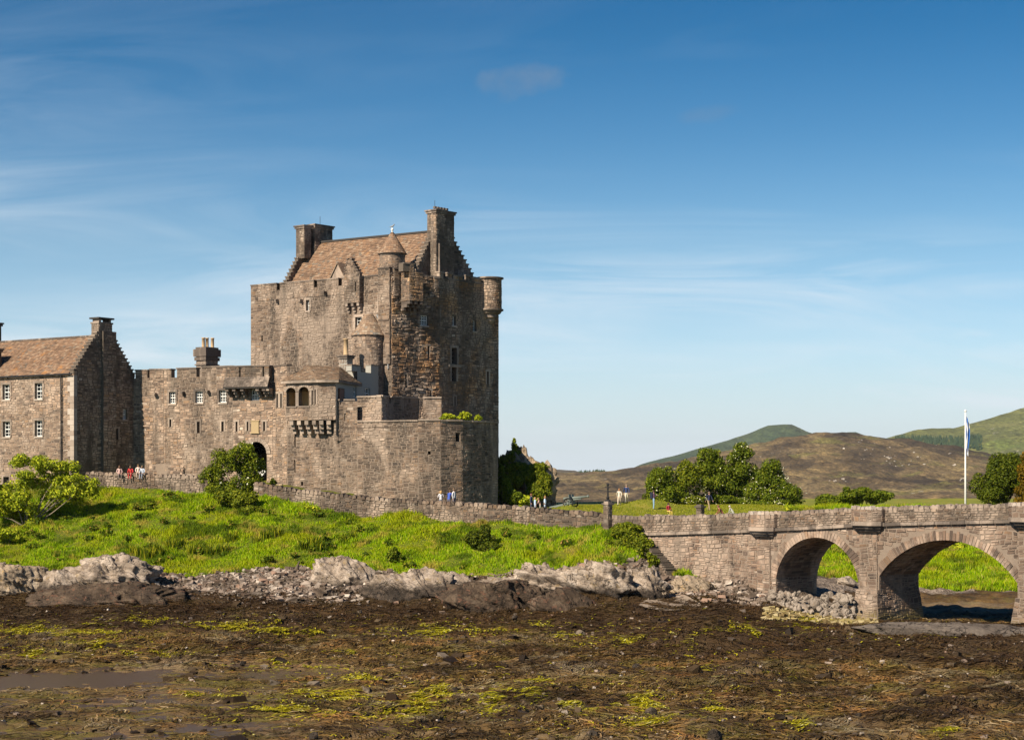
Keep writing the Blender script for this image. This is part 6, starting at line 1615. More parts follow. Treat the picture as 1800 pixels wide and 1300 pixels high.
PATCH = [(145, 1116, 46, 11), (150, 1132, 30, 5), (486, 1108, 22, 9), (410, 1104, 34, 5), (350, 1108, 18, 4), (770, 1112, 45, 7), (740, 1104, 10, 4), (850, 1106, 30, 4), (1212, 1128, 34, 9), (1290, 1108, 26, 6), (1420, 1098, 18, 12), (1312, 1112, 20, 6),
         (596, 1226, 28, 8), (735, 1236, 24, 10), (775, 1218, 14, 8), (868, 1226, 16, 11), (1075, 1250, 34, 8), (1130, 1240, 24, 12), (1140, 1272, 26, 7), (1412, 1272, 14, 5), (492, 1248, 30, 7), (590, 1263, 20, 6), (370, 1222, 26, 5), (945, 1200, 26, 4), (640, 1195, 20, 5), (860, 1250, 20, 4), (710, 1255, 22, 5),
         (30, 1112, 40, 6), (80, 1108, 22, 5), (240, 1095, 24, 5), (295, 1090, 10, 4), (560, 1118, 20, 4), (640, 1150, 26, 5), (930, 1108, 26, 4), (1010, 1120, 30, 4), (1100, 1128, 24, 4), (915, 1222, 24, 6), (1000, 1240, 18, 4), (1255, 1250, 16, 4), (1660, 1290, 14, 4), (540, 1218, 16, 4), (60, 1150, 40, 6), (250, 1148, 50, 5), (480, 1170, 40, 5)]
pu, pv = [], []
for (a, b_, c_, d_) in PATCH:
    n = int(c_ * d_ * 3.4); pu.append(a + c_ * .62 * rr.standard_t(4, n)); pv.append(b_ + d_ * .5 * rr.standard_t(4, n))
n = 1500; pu.append(rr.uniform(-30, 1750, n)); pv.append(rr.normal(1112, 16, n)); n = 1100; pu.append(rr.uniform(350, 1400, n)); pv.append(rr.uniform(1170, 1300, n))
pu, pv = np.concatenate(pu), np.concatenate(pv); k = (pv > 1080) & (pv < 1310); pu, pv = pu[k], pv[k]
Y = 10.2 * FPX / (pv - HORIZ)
for _ in range(4): Y = np.clip((CAMH - height(pu, Y, False)) * FPX / (pv - HORIZ), 60, 128)
k = fbm((pu - 900) / FPX * Y * .9, Y * .9, 3, 88) > -.05; pu, Y = pu[k], Y[k]
fronds('green_weed', pu, Y, .46, .034, .05, M['algae'], 23, .07)

# ------------------------------------------------------------------ GRASS
def blades(name, u, Y, h, w, mat, seed, lean=.5, z=None):
    g = np.random.default_rng(seed); n = len(u); x = (u - 900) / FPX * Y; z0 = (height(u, Y) if z is None else z) - .03
    a = g.uniform(0, 2 * np.pi, n); hh = h * g.uniform(.55, 1.35, n); ww = w * g.uniform(.7, 1.3, n); ln = lean * hh * g.uniform(.1, 1.2, n); b = g.uniform(0, 2 * np.pi, n)
    wx, wy = np.cos(a) * ww, np.sin(a) * ww; lx, ly = np.cos(b) * ln, np.sin(b) * ln
    P_ = np.stack([np.stack([x - wx, Y - wy, z0], -1), np.stack([x + wx, Y + wy, z0], -1), np.stack([x + wx * .6 + lx * .4, Y + wy * .6 + ly * .4, z0 + hh * .6], -1), np.stack([x + lx, Y + ly, z0 + hh], -1), ], 1)
    F = np.array([(0, 1, 2, 3)]); F = (F[None] + (np.arange(n) * 4)[:, None, None]).reshape(-1, 4)
    return tag(np_mesh(name, P_.reshape(-1, 3), F, mat), kind='stuff')
M['grass'] = isl_mat('long grass', [(0, (0.22, 0.36, 0.003)), (.22, (0.28, 0.42, 0.003)), (.45, (0.15, 0.28, 0.003)), (.62, (0.35, 0.47, 0.005)), (.8, (0.40, 0.45, 0.010)), (.93, (0.52, 0.48, 0.09))], .6, .35,
                      patch=[(.16, .46, .62, (0.37, 0.37, 0.006), .6, 5.), (.33, .50, .62, (0.07, 0.125, 0.005), .85, 8.), (.5, .54, .66, (0.46, 0.34, 0.07), .75, 1.5)])
u, Y = scatter(400000, -60, 1190, 125, 159, 31)
e = grass_edge(u) + fbm((u - 900) / FPX * Y * .5, Y * .5, 3, 77) * 1.6
wallY = np.interp(u, [-60, 150, 200, 372, 446, 480, 530, 620, 700, 800, 900, 1000, 1062, 1118, 1150, 1190], [165, 158.6, 157.6, 154.4, 150.2, 149.6, 148.8, 146.4, 144.4, 141.1, 138.4, 135.8, 134, 131.4, 129.5, 128])
k = (Y > e) & (Y < wallY); u, Y = u[k], Y[k]
x = (u - 900) / FPX * Y; tuft = np.clip(.72 + fbm(x * .55, Y * .55, 3, 61) * .9 + fbm(x * 1.6, Y * 1.6, 2, 62) * .55, .22, 1.7)
blades('long_grass', u, Y, .34 * tuft, .034, M['grass'], 32)
u, Y = scatter(120000, 1380, 1860, 138, 176, 33); e = grass_edge(u) + fbm((u - 900) / FPX * Y * .5, Y * .5, 3, 77) * 1.6; k = Y > e; u, Y = u[k], Y[k]
x = (u - 900) / FPX * Y; blades('long_grass', u, Y, .5 * np.clip(.7 + fbm(x * .5, Y * .5, 3, 63) * 1.1, .3, 1.7), .045, M['grass'], 34)
M['lawn_blade'] = isl_mat('lawn grass', [(0, (0.21, 0.235, 0.010)), (.3, (0.27, 0.27, 0.014)), (.6, (0.16, 0.195, 0.009)), (.82, (0.36, 0.31, 0.06))], .6, .3)
u, Y = scatter(70000, 900, 1380, 132, 182, 35); k = (base_h(u, Y) > 5.9) & ~in_path(u, Y); x = (u - 900) / FPX * Y
s_ = (x - 24.4) * .7071 - (Y - 117) * .7071; d_ = (x - 24.4) * .7071 + (Y - 117) * .7071
k &= (d_ > 6.0); u, Y = u[k], Y[k]; blades('lawn_grass', u, Y, .12, .035, M['lawn_blade'], 36)
u, Y = scatter(5000, 1180, 1240, 126.5, 130.5, 37); s_ = fbm(u * .05, Y, 2, 5); d_ = ((u - 900) / FPX * Y - 24.4) * .7071 + (Y - 117) * .7071; k = (d_ < -.15) & (np.abs(u - 1206) < 22) & (Y > 127.0); u, Y = u[k], Y[k]
if len(u): blades('grass_tuft', u, Y, .4, .04, M['grass'], 38)

# ------------------------------------------------------------------ TREES AND SHRUBS
def leaf_cloud(blobs, n, size, seed, sub=9, subr=.38, up=.4, fill=.25):
    g = np.random.default_rng(seed); B_ = []
    for (c, r_) in blobs:
        for k in range(sub):
            d = g.normal(size=3); d /= np.linalg.norm(d); d[2] = abs(d[2]) * .9 - .25 if g.random() < .75 else d[2]
            rr_ = g.uniform(.5, .95); B_.append((np.array(c) + d * np.array(r_) * rr_, np.array(r_) * subr * g.uniform(.6, 1.25)))
        B_.append((np.array(c), np.array(r_) * .66))
    wts = np.array([(b[1][0] * b[1][1] * b[1][2]) ** .66 for b in B_]); wts /= wts.sum(); pick = g.choice(len(B_), n, p=wts)
    C = np.array([b[0] for b in B_])[pick]; Rr = np.array([b[1] for b in B_])[pick]
    d = g.normal(size=(n, 3)); d /= np.linalg.norm(d, axis=1)[:, None]
    rad = np.where(g.random(n) < fill, g.random(n) ** .5, g.uniform(.8, 1.12, n)); p = C + d * Rr * rad[:, None]
    nm = d * .7 + g.normal(size=(n, 3)) * .55 + np.array([0, 0, up]); nm /= np.linalg.norm(nm, axis=1)[:, None]
    a = np.cross(nm, g.normal(size=(n, 3))); a /= np.linalg.norm(a, axis=1)[:, None]; b = np.cross(nm, a)
    s = (size * g.uniform(.6, 1.35, n))[:, None]
    V = np.stack([p - a * s, p + b * s * .55 + nm * s * .12, p + a * s, p - b * s * .55 + nm * s * .12], 1)
    return V.reshape(-1, 3), np.arange(n * 4).reshape(-1, 4)
def green(name, k=1.0, y=0.0, r=0.0):
    base = [(0.045, 0.080, 0.012), (0.065, 0.105, 0.014), (0.030, 0.056, 0.010), (0.085, 0.125, 0.018), (0.105, 0.140, 0.026)]
    c = [tuple(np.array(b) * k * 1.55 * np.array([1.25 + y + r, 1.04 + y * .45 - r * .35, .45 - .1 * r])) for b in base]
    return isl_mat(name, [(0, c[0]), (.25, c[1]), (.5, c[2]), (.68, c[3]), (.9, c[4])], .55, .3)
M['leaf_haw'] = green('hawthorn leaves', 1.0, .05); M['leaf_dark'] = green('dark leaves', .65, .05); M['leaf_bright'] = green('bright sycamore leaves', 1.95, .5); M['leaf_olive'] = green('olive leaves', 1.0, .35)
M['leaf_copper'] = green('copper leaves', .75, .35, .75); M['leaf_yellow'] = green('yellow green leaves', 2.0, .55); M['leaf_shrub'] = green('shrub leaves', 1.05, .22)
M['bark'] = plain('bark', (0.11, 0.085, 0.06), .9); M['bark_pale'] = plain('pale bark', (0.26, 0.215, 0.155), .9)
M['blossom'] = isl_mat('white blossom', [(0, (0.58, 0.57, 0.38)), (.5, (0.66, 0.64, 0.48)), (.8, (0.46, 0.46, 0.24))], .7)
def plant(name, label, cat, base, blobs, n, size, mat, seed, trunks=(), bark='bark', blossom=0, group=None, crown='crown', bsize=.105, fill=.25, sub=16, tr=.12, subr=.30):
    """blobs: (u, v, Y, ru px, rv px, ry m) in photo pixels at depth Y"""
    root = thing(name, label, cat, base, group); off = Vector(base)
    B_ = []
    for (u, v, Y, ru, rv, ry) in blobs: B_.append((P(u, v, Y), (ru / FPX * Y, ry, rv / FPX * Y)))
    V, F = leaf_cloud(B_, n, size, seed, sub, subr, fill=fill); np_mesh(crown, V, F, M[mat], root, offset=off)
    rt = random.Random(seed); m = MB()
    tl = list(trunks) or [None]
    bsel = B_ if len(B_) <= 9 else rt.sample(B_, 11)
    for i, (c, r_) in enumerate(bsel):
        for k in range(2 if len(B_) <= 9 else 1):
            st = Vector(base) + Vector((rt.uniform(-.25, .25), rt.uniform(-.2, .2), -.4)); en = Vector(c) + Vector((rt.uniform(-.5, .5) * r_[0], rt.uniform(-.4, .4) * r_[1], rt.uniform(-.2, .5) * r_[2]))
            md = st.lerp(en, .5) + Vector((rt.uniform(-.25, .25), rt.uniform(-.2, .2), .12 * (en - st).length * rt.uniform(-.3, 1)))
            m.tube([st, st.lerp(md, .55), md, en], [tr * rt.uniform(.8, 1.2), tr * .75, tr * .5, tr * .18], 6)
    m.build('trunk', M[bark], root, smooth=True)
    if blossom:
        V, F = leaf_cloud(B_, blossom, bsize, seed + 1, sub, subr, up=.9, fill=0); o = np_mesh('blossom', V, F, M['blossom'], root, offset=off); o['kind'] = 'stuff'
    return root
def base_at(u, Y, dz=0): x = X(u, Y); return (x, Y, gz(x, Y) + dz)
G1 = 'hawthorn trees in white flower on the lawn'
plant('hawthorn_tree', 'white flowering hawthorn nearest the man in blue jeans, lowest and leftmost of the clump', 'tree', base_at(1165, 187), [(1165, 846, 187, 30, 34, 1.9), (1150, 868, 187, 20, 24, 1.5), (1183, 866, 187, 26, 30, 1.8), (1160, 880, 186, 30, 16, 1.8)], 12000, .13, 'leaf_haw', 1, blossom=130, group=G1)
plant('hawthorn_tree', 'white flowering hawthorn with bare lower stems behind the man in dark top', 'tree', base_at(1212, 188), [(1212, 850, 188, 30, 36, 1.9), (1205, 828, 188, 22, 22, 1.5), (1215, 880, 187, 34, 16, 1.8)], 10000, .13, 'leaf_olive', 2, blossom=420, group=G1)
plant('hawthorn_tree', 'tall white flowering hawthorn in the middle of the clump', 'tree', base_at(1252, 192), [(1252, 822, 192, 38, 36, 2.3), (1243, 802, 192, 26, 22, 1.7), (1262, 852, 192, 40, 36, 2.4), (1250, 880, 190, 42, 16, 2)], 16000, .13, 'leaf_haw', 3, blossom=420, group=G1)
plant('hawthorn_tree', 'narrow flowering hawthorn with the highest top of the clump', 'tree', base_at(1303, 193), [(1303, 800, 193, 24, 26, 1.6), (1302, 830, 193, 32, 34, 2.0), (1300, 862, 193, 34, 34, 2.1), (1300, 882, 191, 36, 14, 2)], 13000, .13, 'leaf_haw', 4, blossom=380, group=G1)
plant('hawthorn_tree', 'rounded hawthorn thick with white blossom, rightmost of the clump', 'tree', base_at(1358, 186), [(1356, 838, 186, 34, 32, 2.2), (1364, 866, 186, 46, 34, 2.6), (1330, 868, 186, 30, 30, 2.0), (1362, 884, 185, 46, 14, 2.2)], 17000, .13, 'leaf_haw', 5, blossom=900, group=G1)
plant('round_tree', 'dense dark green tree at the right edge beyond the bridge', 'tree', base_at(1762, 180), [(1772, 824, 180, 46, 40, 2.8), (1752, 854, 180, 40, 38, 2.6), (1795, 840, 180, 38, 48, 2.6), (1742, 872, 179, 30, 22, 2)], 24000, .13, 'leaf_dark', 6)
plant('copper_tree', 'brown copper leaved tree cut by the right edge', 'tree', base_at(1812, 174), [(1812, 835, 174, 30, 36, 1.8), (1806, 868, 174, 28, 28, 1.7)], 9000, .13, 'leaf_copper', 7)
plant('leafy_bush', 'flat topped green bush behind the parapet, left one of the pair', 'bush', base_at(1475, 182), [(1462, 880, 182, 36, 14, 1.6), (1490, 872, 182, 22, 14, 1.5)], 7500, .13, 'leaf_haw', 8)
plant('leafy_bush', 'wider spreading green bush behind the parapet, right one of the pair', 'bush', base_at(1525, 183), [(1518, 867, 183, 26, 16, 1.6), (1545, 872, 183, 24, 16, 1.6), (1500, 880, 183, 24, 12, 1.4)], 8500, .13, 'leaf_haw', 9)
plant('shrub', 'bright green shrub poking above the parapet beside the left refuge', 'bush', base_at(1385, 170), [(1388, 893, 160, 10, 6, .6)], 500, .13, 'leaf_yellow', 10)
# rock knoll behind the keep with its shrubs
rock('rock_knoll', 'pinkish rock knoll overgrown with shrubs right of the keep', 915, 792, 900, 130, 172.5, 'rock_tan', 50, .5, 0, .1, .14)
rock('rock_knoll', 'steep rock face at the right end of the overgrown knoll', 955, 812, 900, 44, 170.5, 'rock_tan', 51, .8, 0, .15, .1)
plant('knoll_shrub', 'bushy green shrub in the middle of the rock knoll', 'bush', P(935, 860, 168.0), [(935, 836, 169.0, 28, 22, 1.5), (945, 862, 168.0, 26, 26, 1.6), (912, 824, 170.0, 24, 18, 1.4), (905, 846, 169.0, 22, 20, 1.4), (890, 808, 171.5, 18, 14, 1.0), (950, 822, 169.0, 16, 14, 1.0), (962, 850, 168.0, 12, 20, .9)], 16000, .12, 'leaf_olive', 52)
plant('knoll_shrub', 'dark shaded shrub between the bastion and the rock knoll', 'bush', P(888, 885, 167.0), [(888, 860, 167.0, 18, 34, 1.2), (905, 876, 166.0, 18, 20, 1.2), (880, 830, 168.0, 8, 20, 1.0)], 6500, .12, 'leaf_haw', 53)
plant('knoll_shrub', 'golden grassy shrub at the foot of the rock knoll', 'bush', P(930, 890, 166.0), [(925, 880, 166.0, 24, 12, 1.0)], 2500, .14, 'leaf_yellow', 54)
plant('young_conifer', 'slender young conifer on top of the rock knoll', 'tree', P(904, 812, 172.0), [(904, 800, 172.0, 12, 12, .8), (904, 786, 172.0, 6, 10, .5), (904, 775, 172.0, 3, 7, .2)], 1800, .12, 'leaf_shrub', 55, tr=.07)
# bastion rim weeds
plant('wall_weed', 'yellow green bushes growing on the bastion rim, left of the three', 'bush', P(790, 740, 163), [(787, 733, 163, 14, 8, .6)], 900, .12, 'leaf_yellow', 56, tr=.04)
plant('wall_weed', 'tallest yellow green bush on the bastion rim', 'bush', P(818, 740, 163.5), [(818, 731, 163.5, 13, 9, .6)], 900, .12, 'leaf_yellow', 57, tr=.04)
plant('wall_weed', 'small yellow green tuft near the right end of the bastion rim', 'bush', P(840, 741, 164), [(840, 735, 164, 7, 6, .5)], 420, .11, 'leaf_yellow', 58, tr=.04)
# tree and shrubs on the slope
bT = base_at(48, 148)
rs = random.Random(12); SPREAD = []
for (a, b, c, d, k) in ((70, 838, 34, 22, 9), (140, 830, 36, 18, 9), (150, 856, 34, 12, 6), (20, 872, 40, 24, 10), (105, 872, 36, 18, 7), (-20, 850, 30, 30, 7), (25, 910, 40, 16, 7), (50, 815, 20, 8, 3)):
    for _ in range(k):
        SPREAD.append((a + rs.uniform(-c, c), b + rs.uniform(-d, d), 148 + rs.uniform(-1.6, 1.4), rs.uniform(12, 22), rs.uniform(10, 17), rs.uniform(.7, 1.2)))
plant('spreading_tree', 'bright green spreading tree with pale bent branches, lower left', 'tree', bT, SPREAD, 26000, .115, 'leaf_bright', 60, bark='bark_pale', tr=.09, fill=.5, sub=6, subr=.5)
plant('low_shrub', 'low yellow green shrub below the spreading tree, lower left', 'bush', base_at(12, 143), [(8, 938, 143, 30, 14, 1.2), (30, 945, 143, 18, 9, .9)], 2800, .14, 'leaf_yellow', 61, tr=.06)
plant('flowering_bush', 'tall twiggy bush with white flowers in front of the gate arch', 'bush', base_at(412, 151), [(428, 798, 151, 28, 28, 1.5), (398, 815, 151, 26, 30, 1.4), (442, 822, 151, 26, 28, 1.4), (376, 836, 151, 22, 30, 1.2), (425, 850, 151, 38, 26, 1.6), (390, 858, 151, 34, 22, 1.5), (450, 850, 151, 16, 22, 1.0)], 15000, .11, 'leaf_shrub', 62, bark='bark_pale', blossom=110, tr=.07, fill=.4, bsize=.12)
plant('low_shrub', 'dark rounded shrub at the left end of the long rubble wall', 'bush', base_at(430, 147.6), [(428, 880, 147.4, 32, 22, 1.5), (400, 872, 148, 34, 16, 1.4), (442, 896, 146.6, 22, 12, 1.0)], 8500, .11, 'leaf_olive', 63, tr=.06)
plant('low_shrub', 'round dark green bush alone on the middle of the slope', 'bush', base_at(843, 134), [(843, 948, 133.6, 28, 24, 1.2), (862, 962, 133, 20, 16, .9)], 6000, .12, 'leaf_dark', 64, tr=.06)
plant('low_shrub', 'scrubby olive bush leaning on the wing wall by the bridge', 'bush', base_at(1092, 132.4), [(1095, 938, 132.2, 34, 22, 1.2), (1085, 965, 131.0, 26, 20, .9), (1116, 952, 130.6, 24, 26, .9), (1130, 962, 129.9, 18, 22, .8), (1148, 985, 128.4, 11, 16, .6), (1110, 930, 131.4, 26, 14, .9)], 13000, .11, 'leaf_olive', 65, tr=.05)
plant('low_shrub', 'small bright plant at the foot of the long rubble wall', 'bush', base_at(545, 147.2), [(545, 893, 147, 12, 5, .5)], 500, .12, 'leaf_yellow', 66, tr=.03)
plant('low_shrub', 'small green shrub low on the slope near the shore', 'bush', base_at(690, 132.6), [(692, 975, 132.4, 12, 20, .6)], 1200, .11, 'leaf_haw', 67, tr=.04)
plant('climbing_plant', 'small dark climber against the gate tower foot', 'plant', P(480, 858, 162), [(480, 848, 162, 6, 9, .3)], 350, .12, 'leaf_dark', 68, tr=.03)
plant('bank_bush', 'leafy bush on the far bank seen through the smaller arch', 'bush', base_at(1468, 157), [(1470, 975, 156, 30, 18, 1.4), (1445, 985, 155, 20, 14, 1.1)], 4500, .15, 'leaf_shrub', 69, tr=.05)
plant('bank_bush', 'leafy bush on the far bank seen through the larger arch', 'bush', base_at(1690, 160), [(1690, 968, 160, 30, 15, 1.4), (1725, 972, 160, 24, 12, 1.2)], 4500, .15, 'leaf_yellow', 70, tr=.05)
plant('bank_bush', 'yellow bush at the right side of the view through the larger arch', 'bush', base_at(1760, 160), [(1762, 985, 158, 22, 14, 1.2)], 2500, .14, 'leaf_yellow', 71, tr=.05)
# flag irises
M['iris'] = isl_mat('iris leaves', [(0, (0.10, 0.15, 0.006)), (.3, (0.19, 0.22, 0.008)), (.55, (0.05, 0.08, 0.006)), (.78, (0.36, 0.34, 0.02))], .45, .3)
iris_v = []
for k in range(4):
    g = np.random.default_rng(90 + k); V = []; F = []
    for i in range(70):
        a = g.uniform(0, 6.28); r0 = g.uniform(0, .55); x, y = r0 * math.cos(a), r0 * math.sin(a); h = g.uniform(.5, 1.0); l = g.uniform(.05, .4); b = a + g.normal(0, .6); w = .035; c_ = g.uniform(0, 3.14); wx, wy = w * math.cos(c_), w * math.sin(c_)
        n = len(V); lx, ly = l * math.cos(b), l * math.sin(b)
        V += [(x - wx, y - wy, -.05), (x + wx, y + wy, -.05), (x + wx + lx * .3, y + wy + ly * .3, h * .6), (x - wx + lx * .3, y - wy + ly * .3, h * .6), (x + lx, y + ly, h)]
        F += [(n, n + 1, n + 2, n + 3), (n + 3, n + 2, n + 4)]
    me = bpy.data.meshes.new('iris_clump'); me.from_pydata(V, [], F); me.materials.append(M['iris']); iris_v.append(me)
IR = [(232, 962), (246, 968), (262, 972), (286, 966), (300, 956), (318, 950), (350, 962), (372, 966), (392, 962), (404, 942), (452, 946), (466, 938), (486, 934), (530, 956), (552, 950), (604, 944), (618, 940), (560, 958), (275, 960), (335, 966)]
for i, (u, v) in enumerate(IR):
    Y = ground_hit(u, v + 9)
    o = bpy.data.objects.new('iris_clump', iris_v[i % 4]); link(o); o.location = (X(u, Y), Y, gz(X(u, Y), Y)); o.rotation_euler = (0, 0, i * 1.3); s = .8 + .35 * ((i * 7) % 5) / 5; o.scale = (s, s, s)
    tag(o, 'clump of upright sword shaped flag iris leaves on the grass slope', 'plant', 'flag iris clumps on the grass slope')
# driftwood
Y = 131.2; m = MB(); m.tube([P(508, 1024, Y), P(515, 1010, Y), P(522, 998, Y), P(526, 986, Y + .4)], [.16, .2, .15, .06], 8); m.tube([P(514, 1012, Y), P(500, 1016, Y - .4)], [.1, .04], 6); m.tube([P(520, 1003, Y), P(533, 1000, Y)], [.08, .03], 6)
o = m.build('driftwood_log', M['bark'], None, smooth=True); tag(o, 'weathered brown driftwood log propped on the shingle beside a pale rock', 'log')
# sand patch
b = MB(); pts = []
for k in range(18):
    a = 2 * math.pi * k / 18; u = 1178 + 50 * math.cos(a) * (1 + .2 * math.sin(3 * a)); v = 1060 + 15 * math.sin(a)
    pts.append((u, v))
g_ = []
for u, v in [(1178, 1060)] + pts:
    Y = ground_hit(u, v)
    g_.append((X(u, Y), Y, gz(X(u, Y), Y) + .10))
t = NT('wet sand'); n = t.noise(6, 5, .7); t.color(t.mix(n, (0.22, 0.17, 0.125), (0.38, 0.30, 0.23))).rough(.8); t.bump(n, .5, .05); M['sand'] = t.mat
b.add(g_, [(0, i, i % 18 + 1) for i in range(1, 19)]); tag(b.build('sand_patch', M['sand'], None, smooth=True), kind='structure')

# pale boulders strewn in a dark hollow of the heather hill
hp = []; hr_ = random.Random(9)
HUg, HYg, HZg = HH
hv2 = HORIZ - (HZg - CAMH) / HYg * FPX
for (uc_, vc_, ru_, rv_, n_) in ((1575, 812, 30, 11, 20), (1472, 842, 14, 5, 14), (1690, 842, 8, 4, 8), (1405, 847, 8, 5, 9), (1520, 800, 60, 14, 12), (1640, 806, 40, 14, 10)):
    m_ = np.argwhere((np.abs(HUg - uc_) < ru_) & (np.abs(hv2 - vc_) < rv_))
    for _ in range(n_):
        if len(m_):
            i_, j_ = m_[hr_.randrange(len(m_))]; hp.append((X(HUg[i_, j_] + hr_.uniform(-2, 2), HYg[i_, j_]), HYg[i_, j_], HZg[i_, j_] + .3))
M['hill_stone'] = isl_mat('pale hill boulders', [(0, (0.33, 0.29, 0.25)), (.5, (0.40, 0.36, 0.31)), (.8, (0.24, 0.21, 0.18))])
if hp: pebbles('hill_boulders', np.array(hp), np.random.default_rng(3).lognormal(math.log(1.1), .4, len(hp)).clip(.6, 2.4), M['hill_stone'], 44)

# docks, nettles and bracken in small leafy clumps through the long grass
wr = np.random.default_rng(66); wb = []
while len(wb) < 85:
    u_ = wr.uniform(-40, 1110); y_ = wr.uniform(128, 156)
    if y_ < float(grass_edge(u_)) + 1.0 or y_ > float(np.interp(u_, [-60, 150, 372, 446, 620, 800, 1000, 1118], [158, 156, 153, 149, 145.4, 140.3, 135, 131])): continue
    x_ = X(u_, y_); r_ = wr.uniform(.25, .6); wb.append((np.array((x_, y_, gz(x_, y_) + r_ * .55)), (r_, r_, r_ * .7)))
V, F = leaf_cloud(wb, 8500, .12, 67, 5, .45, fill=.4)
M['leaf_weed'] = isl_mat('meadow weeds', [(0, (0.09, 0.14, 0.006)), (.3, (0.16, 0.20, 0.008)), (.55, (0.05, 0.09, 0.006)), (.8, (0.24, 0.23, 0.02)), (.94, (0.32, 0.20, 0.05))], .6, .25)
tag(np_mesh('meadow_weeds', V, F, M['leaf_weed']), kind='stuff')
# ------------------------------------------------------------------ PEOPLE: one skinned body per pose, clothes by region
def body_mesh(name, J, E, sub=2):
    """J: joint -> (x, y, z, radius); E: (a, b, region)"""
    names = list(J); me = bpy.data.meshes.new(name)
    me.from_pydata([J[k][:3] for k in names], [(names.index(a), names.index(b)) for a, b, _ in E], [])
    o = bpy.data.objects.new(name, me); COL.objects.link(o)
    md = o.modifiers.new('skin', 'SKIN'); md.use_smooth_shade = True
    for i, k in enumerate(names):
        sv = me.skin_vertices[0].data[i]; sv.radius = (J[k][3], J[k][3] * (J[k][4] if len(J[k]) > 4 else 1)); sv.use_root = (k == 'pelvis')
    sd = o.modifiers.new('sub', 'SUBSURF'); sd.levels = 1; sd.render_levels = 1
    dg = bpy.context.evaluated_depsgraph_get(); ev = o.evaluated_get(dg); res = bpy.data.meshes.new_from_object(ev)
    COL.objects.unlink(o); bpy.data.objects.remove(o); bpy.data.meshes.remove(me); res.name = name
    res.materials.clear()
    for m in ('skin', 'top', 'legs', 'shoes'): res.materials.append(None)
    reg = {'skin': 0, 'top': 1, 'legs': 2, 'shoes': 3}; segs = [(Vector(J[a][:3]), Vector(J[b][:3]), reg[r]) for a, b, r in E]
    for p in res.polygons:
        c = p.center; best = (9, 0)
        for a, b, r in segs:
            ab = b - a; t_ = max(0, min(1, (c - a).dot(ab) / max(ab.length_squared, 1e-9))); d = (c - a - ab * t_).length
            if d < best[0]: best = (d, r)
        p.material_index = best[1]; p.use_smooth = True
    return res
def skeleton(pose):
    """facing +x; feet at z 0 (or seat at z 0 for sitters)"""
    sit = pose in ('sit', 'sit_lean'); h0 = {'sit': .10, 'sit_lean': .10, 'crouch': .42}.get(pose, .93)
    lean = {'crouch': .34, 'sit_lean': .14, 'walk': .04, 'lean': .16}.get(pose, 0.0)
    J = {'pelvis': (0, 0, h0, .135, .95), 'waist': (lean * .3, 0, h0 + .18, .125), 'chest': (lean * .8, 0, h0 + .38, .15, .9), 'neckbase': (lean * 1.15, 0, h0 + .53, .075), 'neck': (lean * 1.3, 0, h0 + .59, .055), 'head': (lean * 1.4 + .015, 0, h0 + .69, .088), 'crown': (lean * 1.45, 0, h0 + .775, .078)}
    E = [('pelvis', 'waist', 'top'), ('waist', 'chest', 'top'), ('chest', 'neckbase', 'top'), ('neckbase', 'neck', 'skin'), ('neck', 'head', 'skin'), ('head', 'crown', 'skin')]
    for s, sd in ((1, 'l'), (-1, 'r')):
        sh = (lean * 1.05, s * .185, h0 + .49)
        if pose in ('sit', 'sit_lean'): el, ha = (lean + .05, s * .25, h0 + .24), (lean + .28, s * .16, h0 + .13)
        elif pose == 'hold': el, ha = (.04, s * .25, h0 + .24), (.27, s * .08, h0 + .34)
        elif pose == 'hips': el, ha = (-.08, s * .36, h0 + .26), (.04, s * .19, h0 + .08)
        elif pose == 'walk': el, ha = (s * .12, s * .25, h0 + .23), (s * .24 + .05, s * .23, h0 + .02)
        elif pose == 'crouch': el, ha = (.42, s * .24, h0 + .22), (.62, s * .12, h0 + .05)
        elif pose == 'lean': el, ha = (.24, s * .25, h0 + .26), (.42, s * .18, h0 + .14)
        else: el, ha = (-.02, s * .25, h0 + .23), (.05, s * .24, h0 - .02)
        hand = Vector(ha) + (Vector(ha) - Vector(el)).normalized() * .09
        J['sh' + sd] = (*sh, .068); J['el' + sd] = (*el, .046); J['wr' + sd] = (*ha, .032); J['ha' + sd] = (*hand, .036, .6)
        tip = hand + (Vector(ha) - Vector(el)).normalized() * .08; J['tip' + sd] = (*tip, .018)
        th = hand + Vector((.02, -s * .045, .03)); J['th' + sd] = (*th, .012)
        E += [('neckbase', 'sh' + sd, 'top'), ('sh' + sd, 'el' + sd, 'top'), ('el' + sd, 'wr' + sd, 'top'), ('wr' + sd, 'ha' + sd, 'skin'), ('ha' + sd, 'tip' + sd, 'skin'), ('ha' + sd, 'th' + sd, 'skin')]
        hip = (0, s * .095, h0 - .05)
        if sit: kn, an = (.44, s * .12, h0 + .02), (.46, s * .12, h0 - .40)
        elif pose == 'crouch': kn, an = (.36, s * .17, .48), (.02, s * .14, .09)
        elif pose == 'walk': kn, an = (-s * .13 + .06, s * .10, .50), (-s * .30, s * .10, .10)
        else: kn, an = (.02, s * .11, .50), (-.01, s * .12, .09)
        toe = Vector(an) + Vector((.17, s * .02, -.05))
        J['hip' + sd] = (*hip, .098); J['kn' + sd] = (*kn, .064); J['an' + sd] = (*an, .043); J['toe' + sd] = (*toe, .036)
        E += [('pelvis', 'hip' + sd, 'legs'), ('hip' + sd, 'kn' + sd, 'legs'), ('kn' + sd, 'an' + sd, 'legs'), ('an' + sd, 'toe' + sd, 'shoes')]
    J['nose'] = (J['head'][0] + .10, 0, J['head'][2] - .01, .014); E.append(('head', 'nose', 'skin'))
    return J, E
_pose = {}
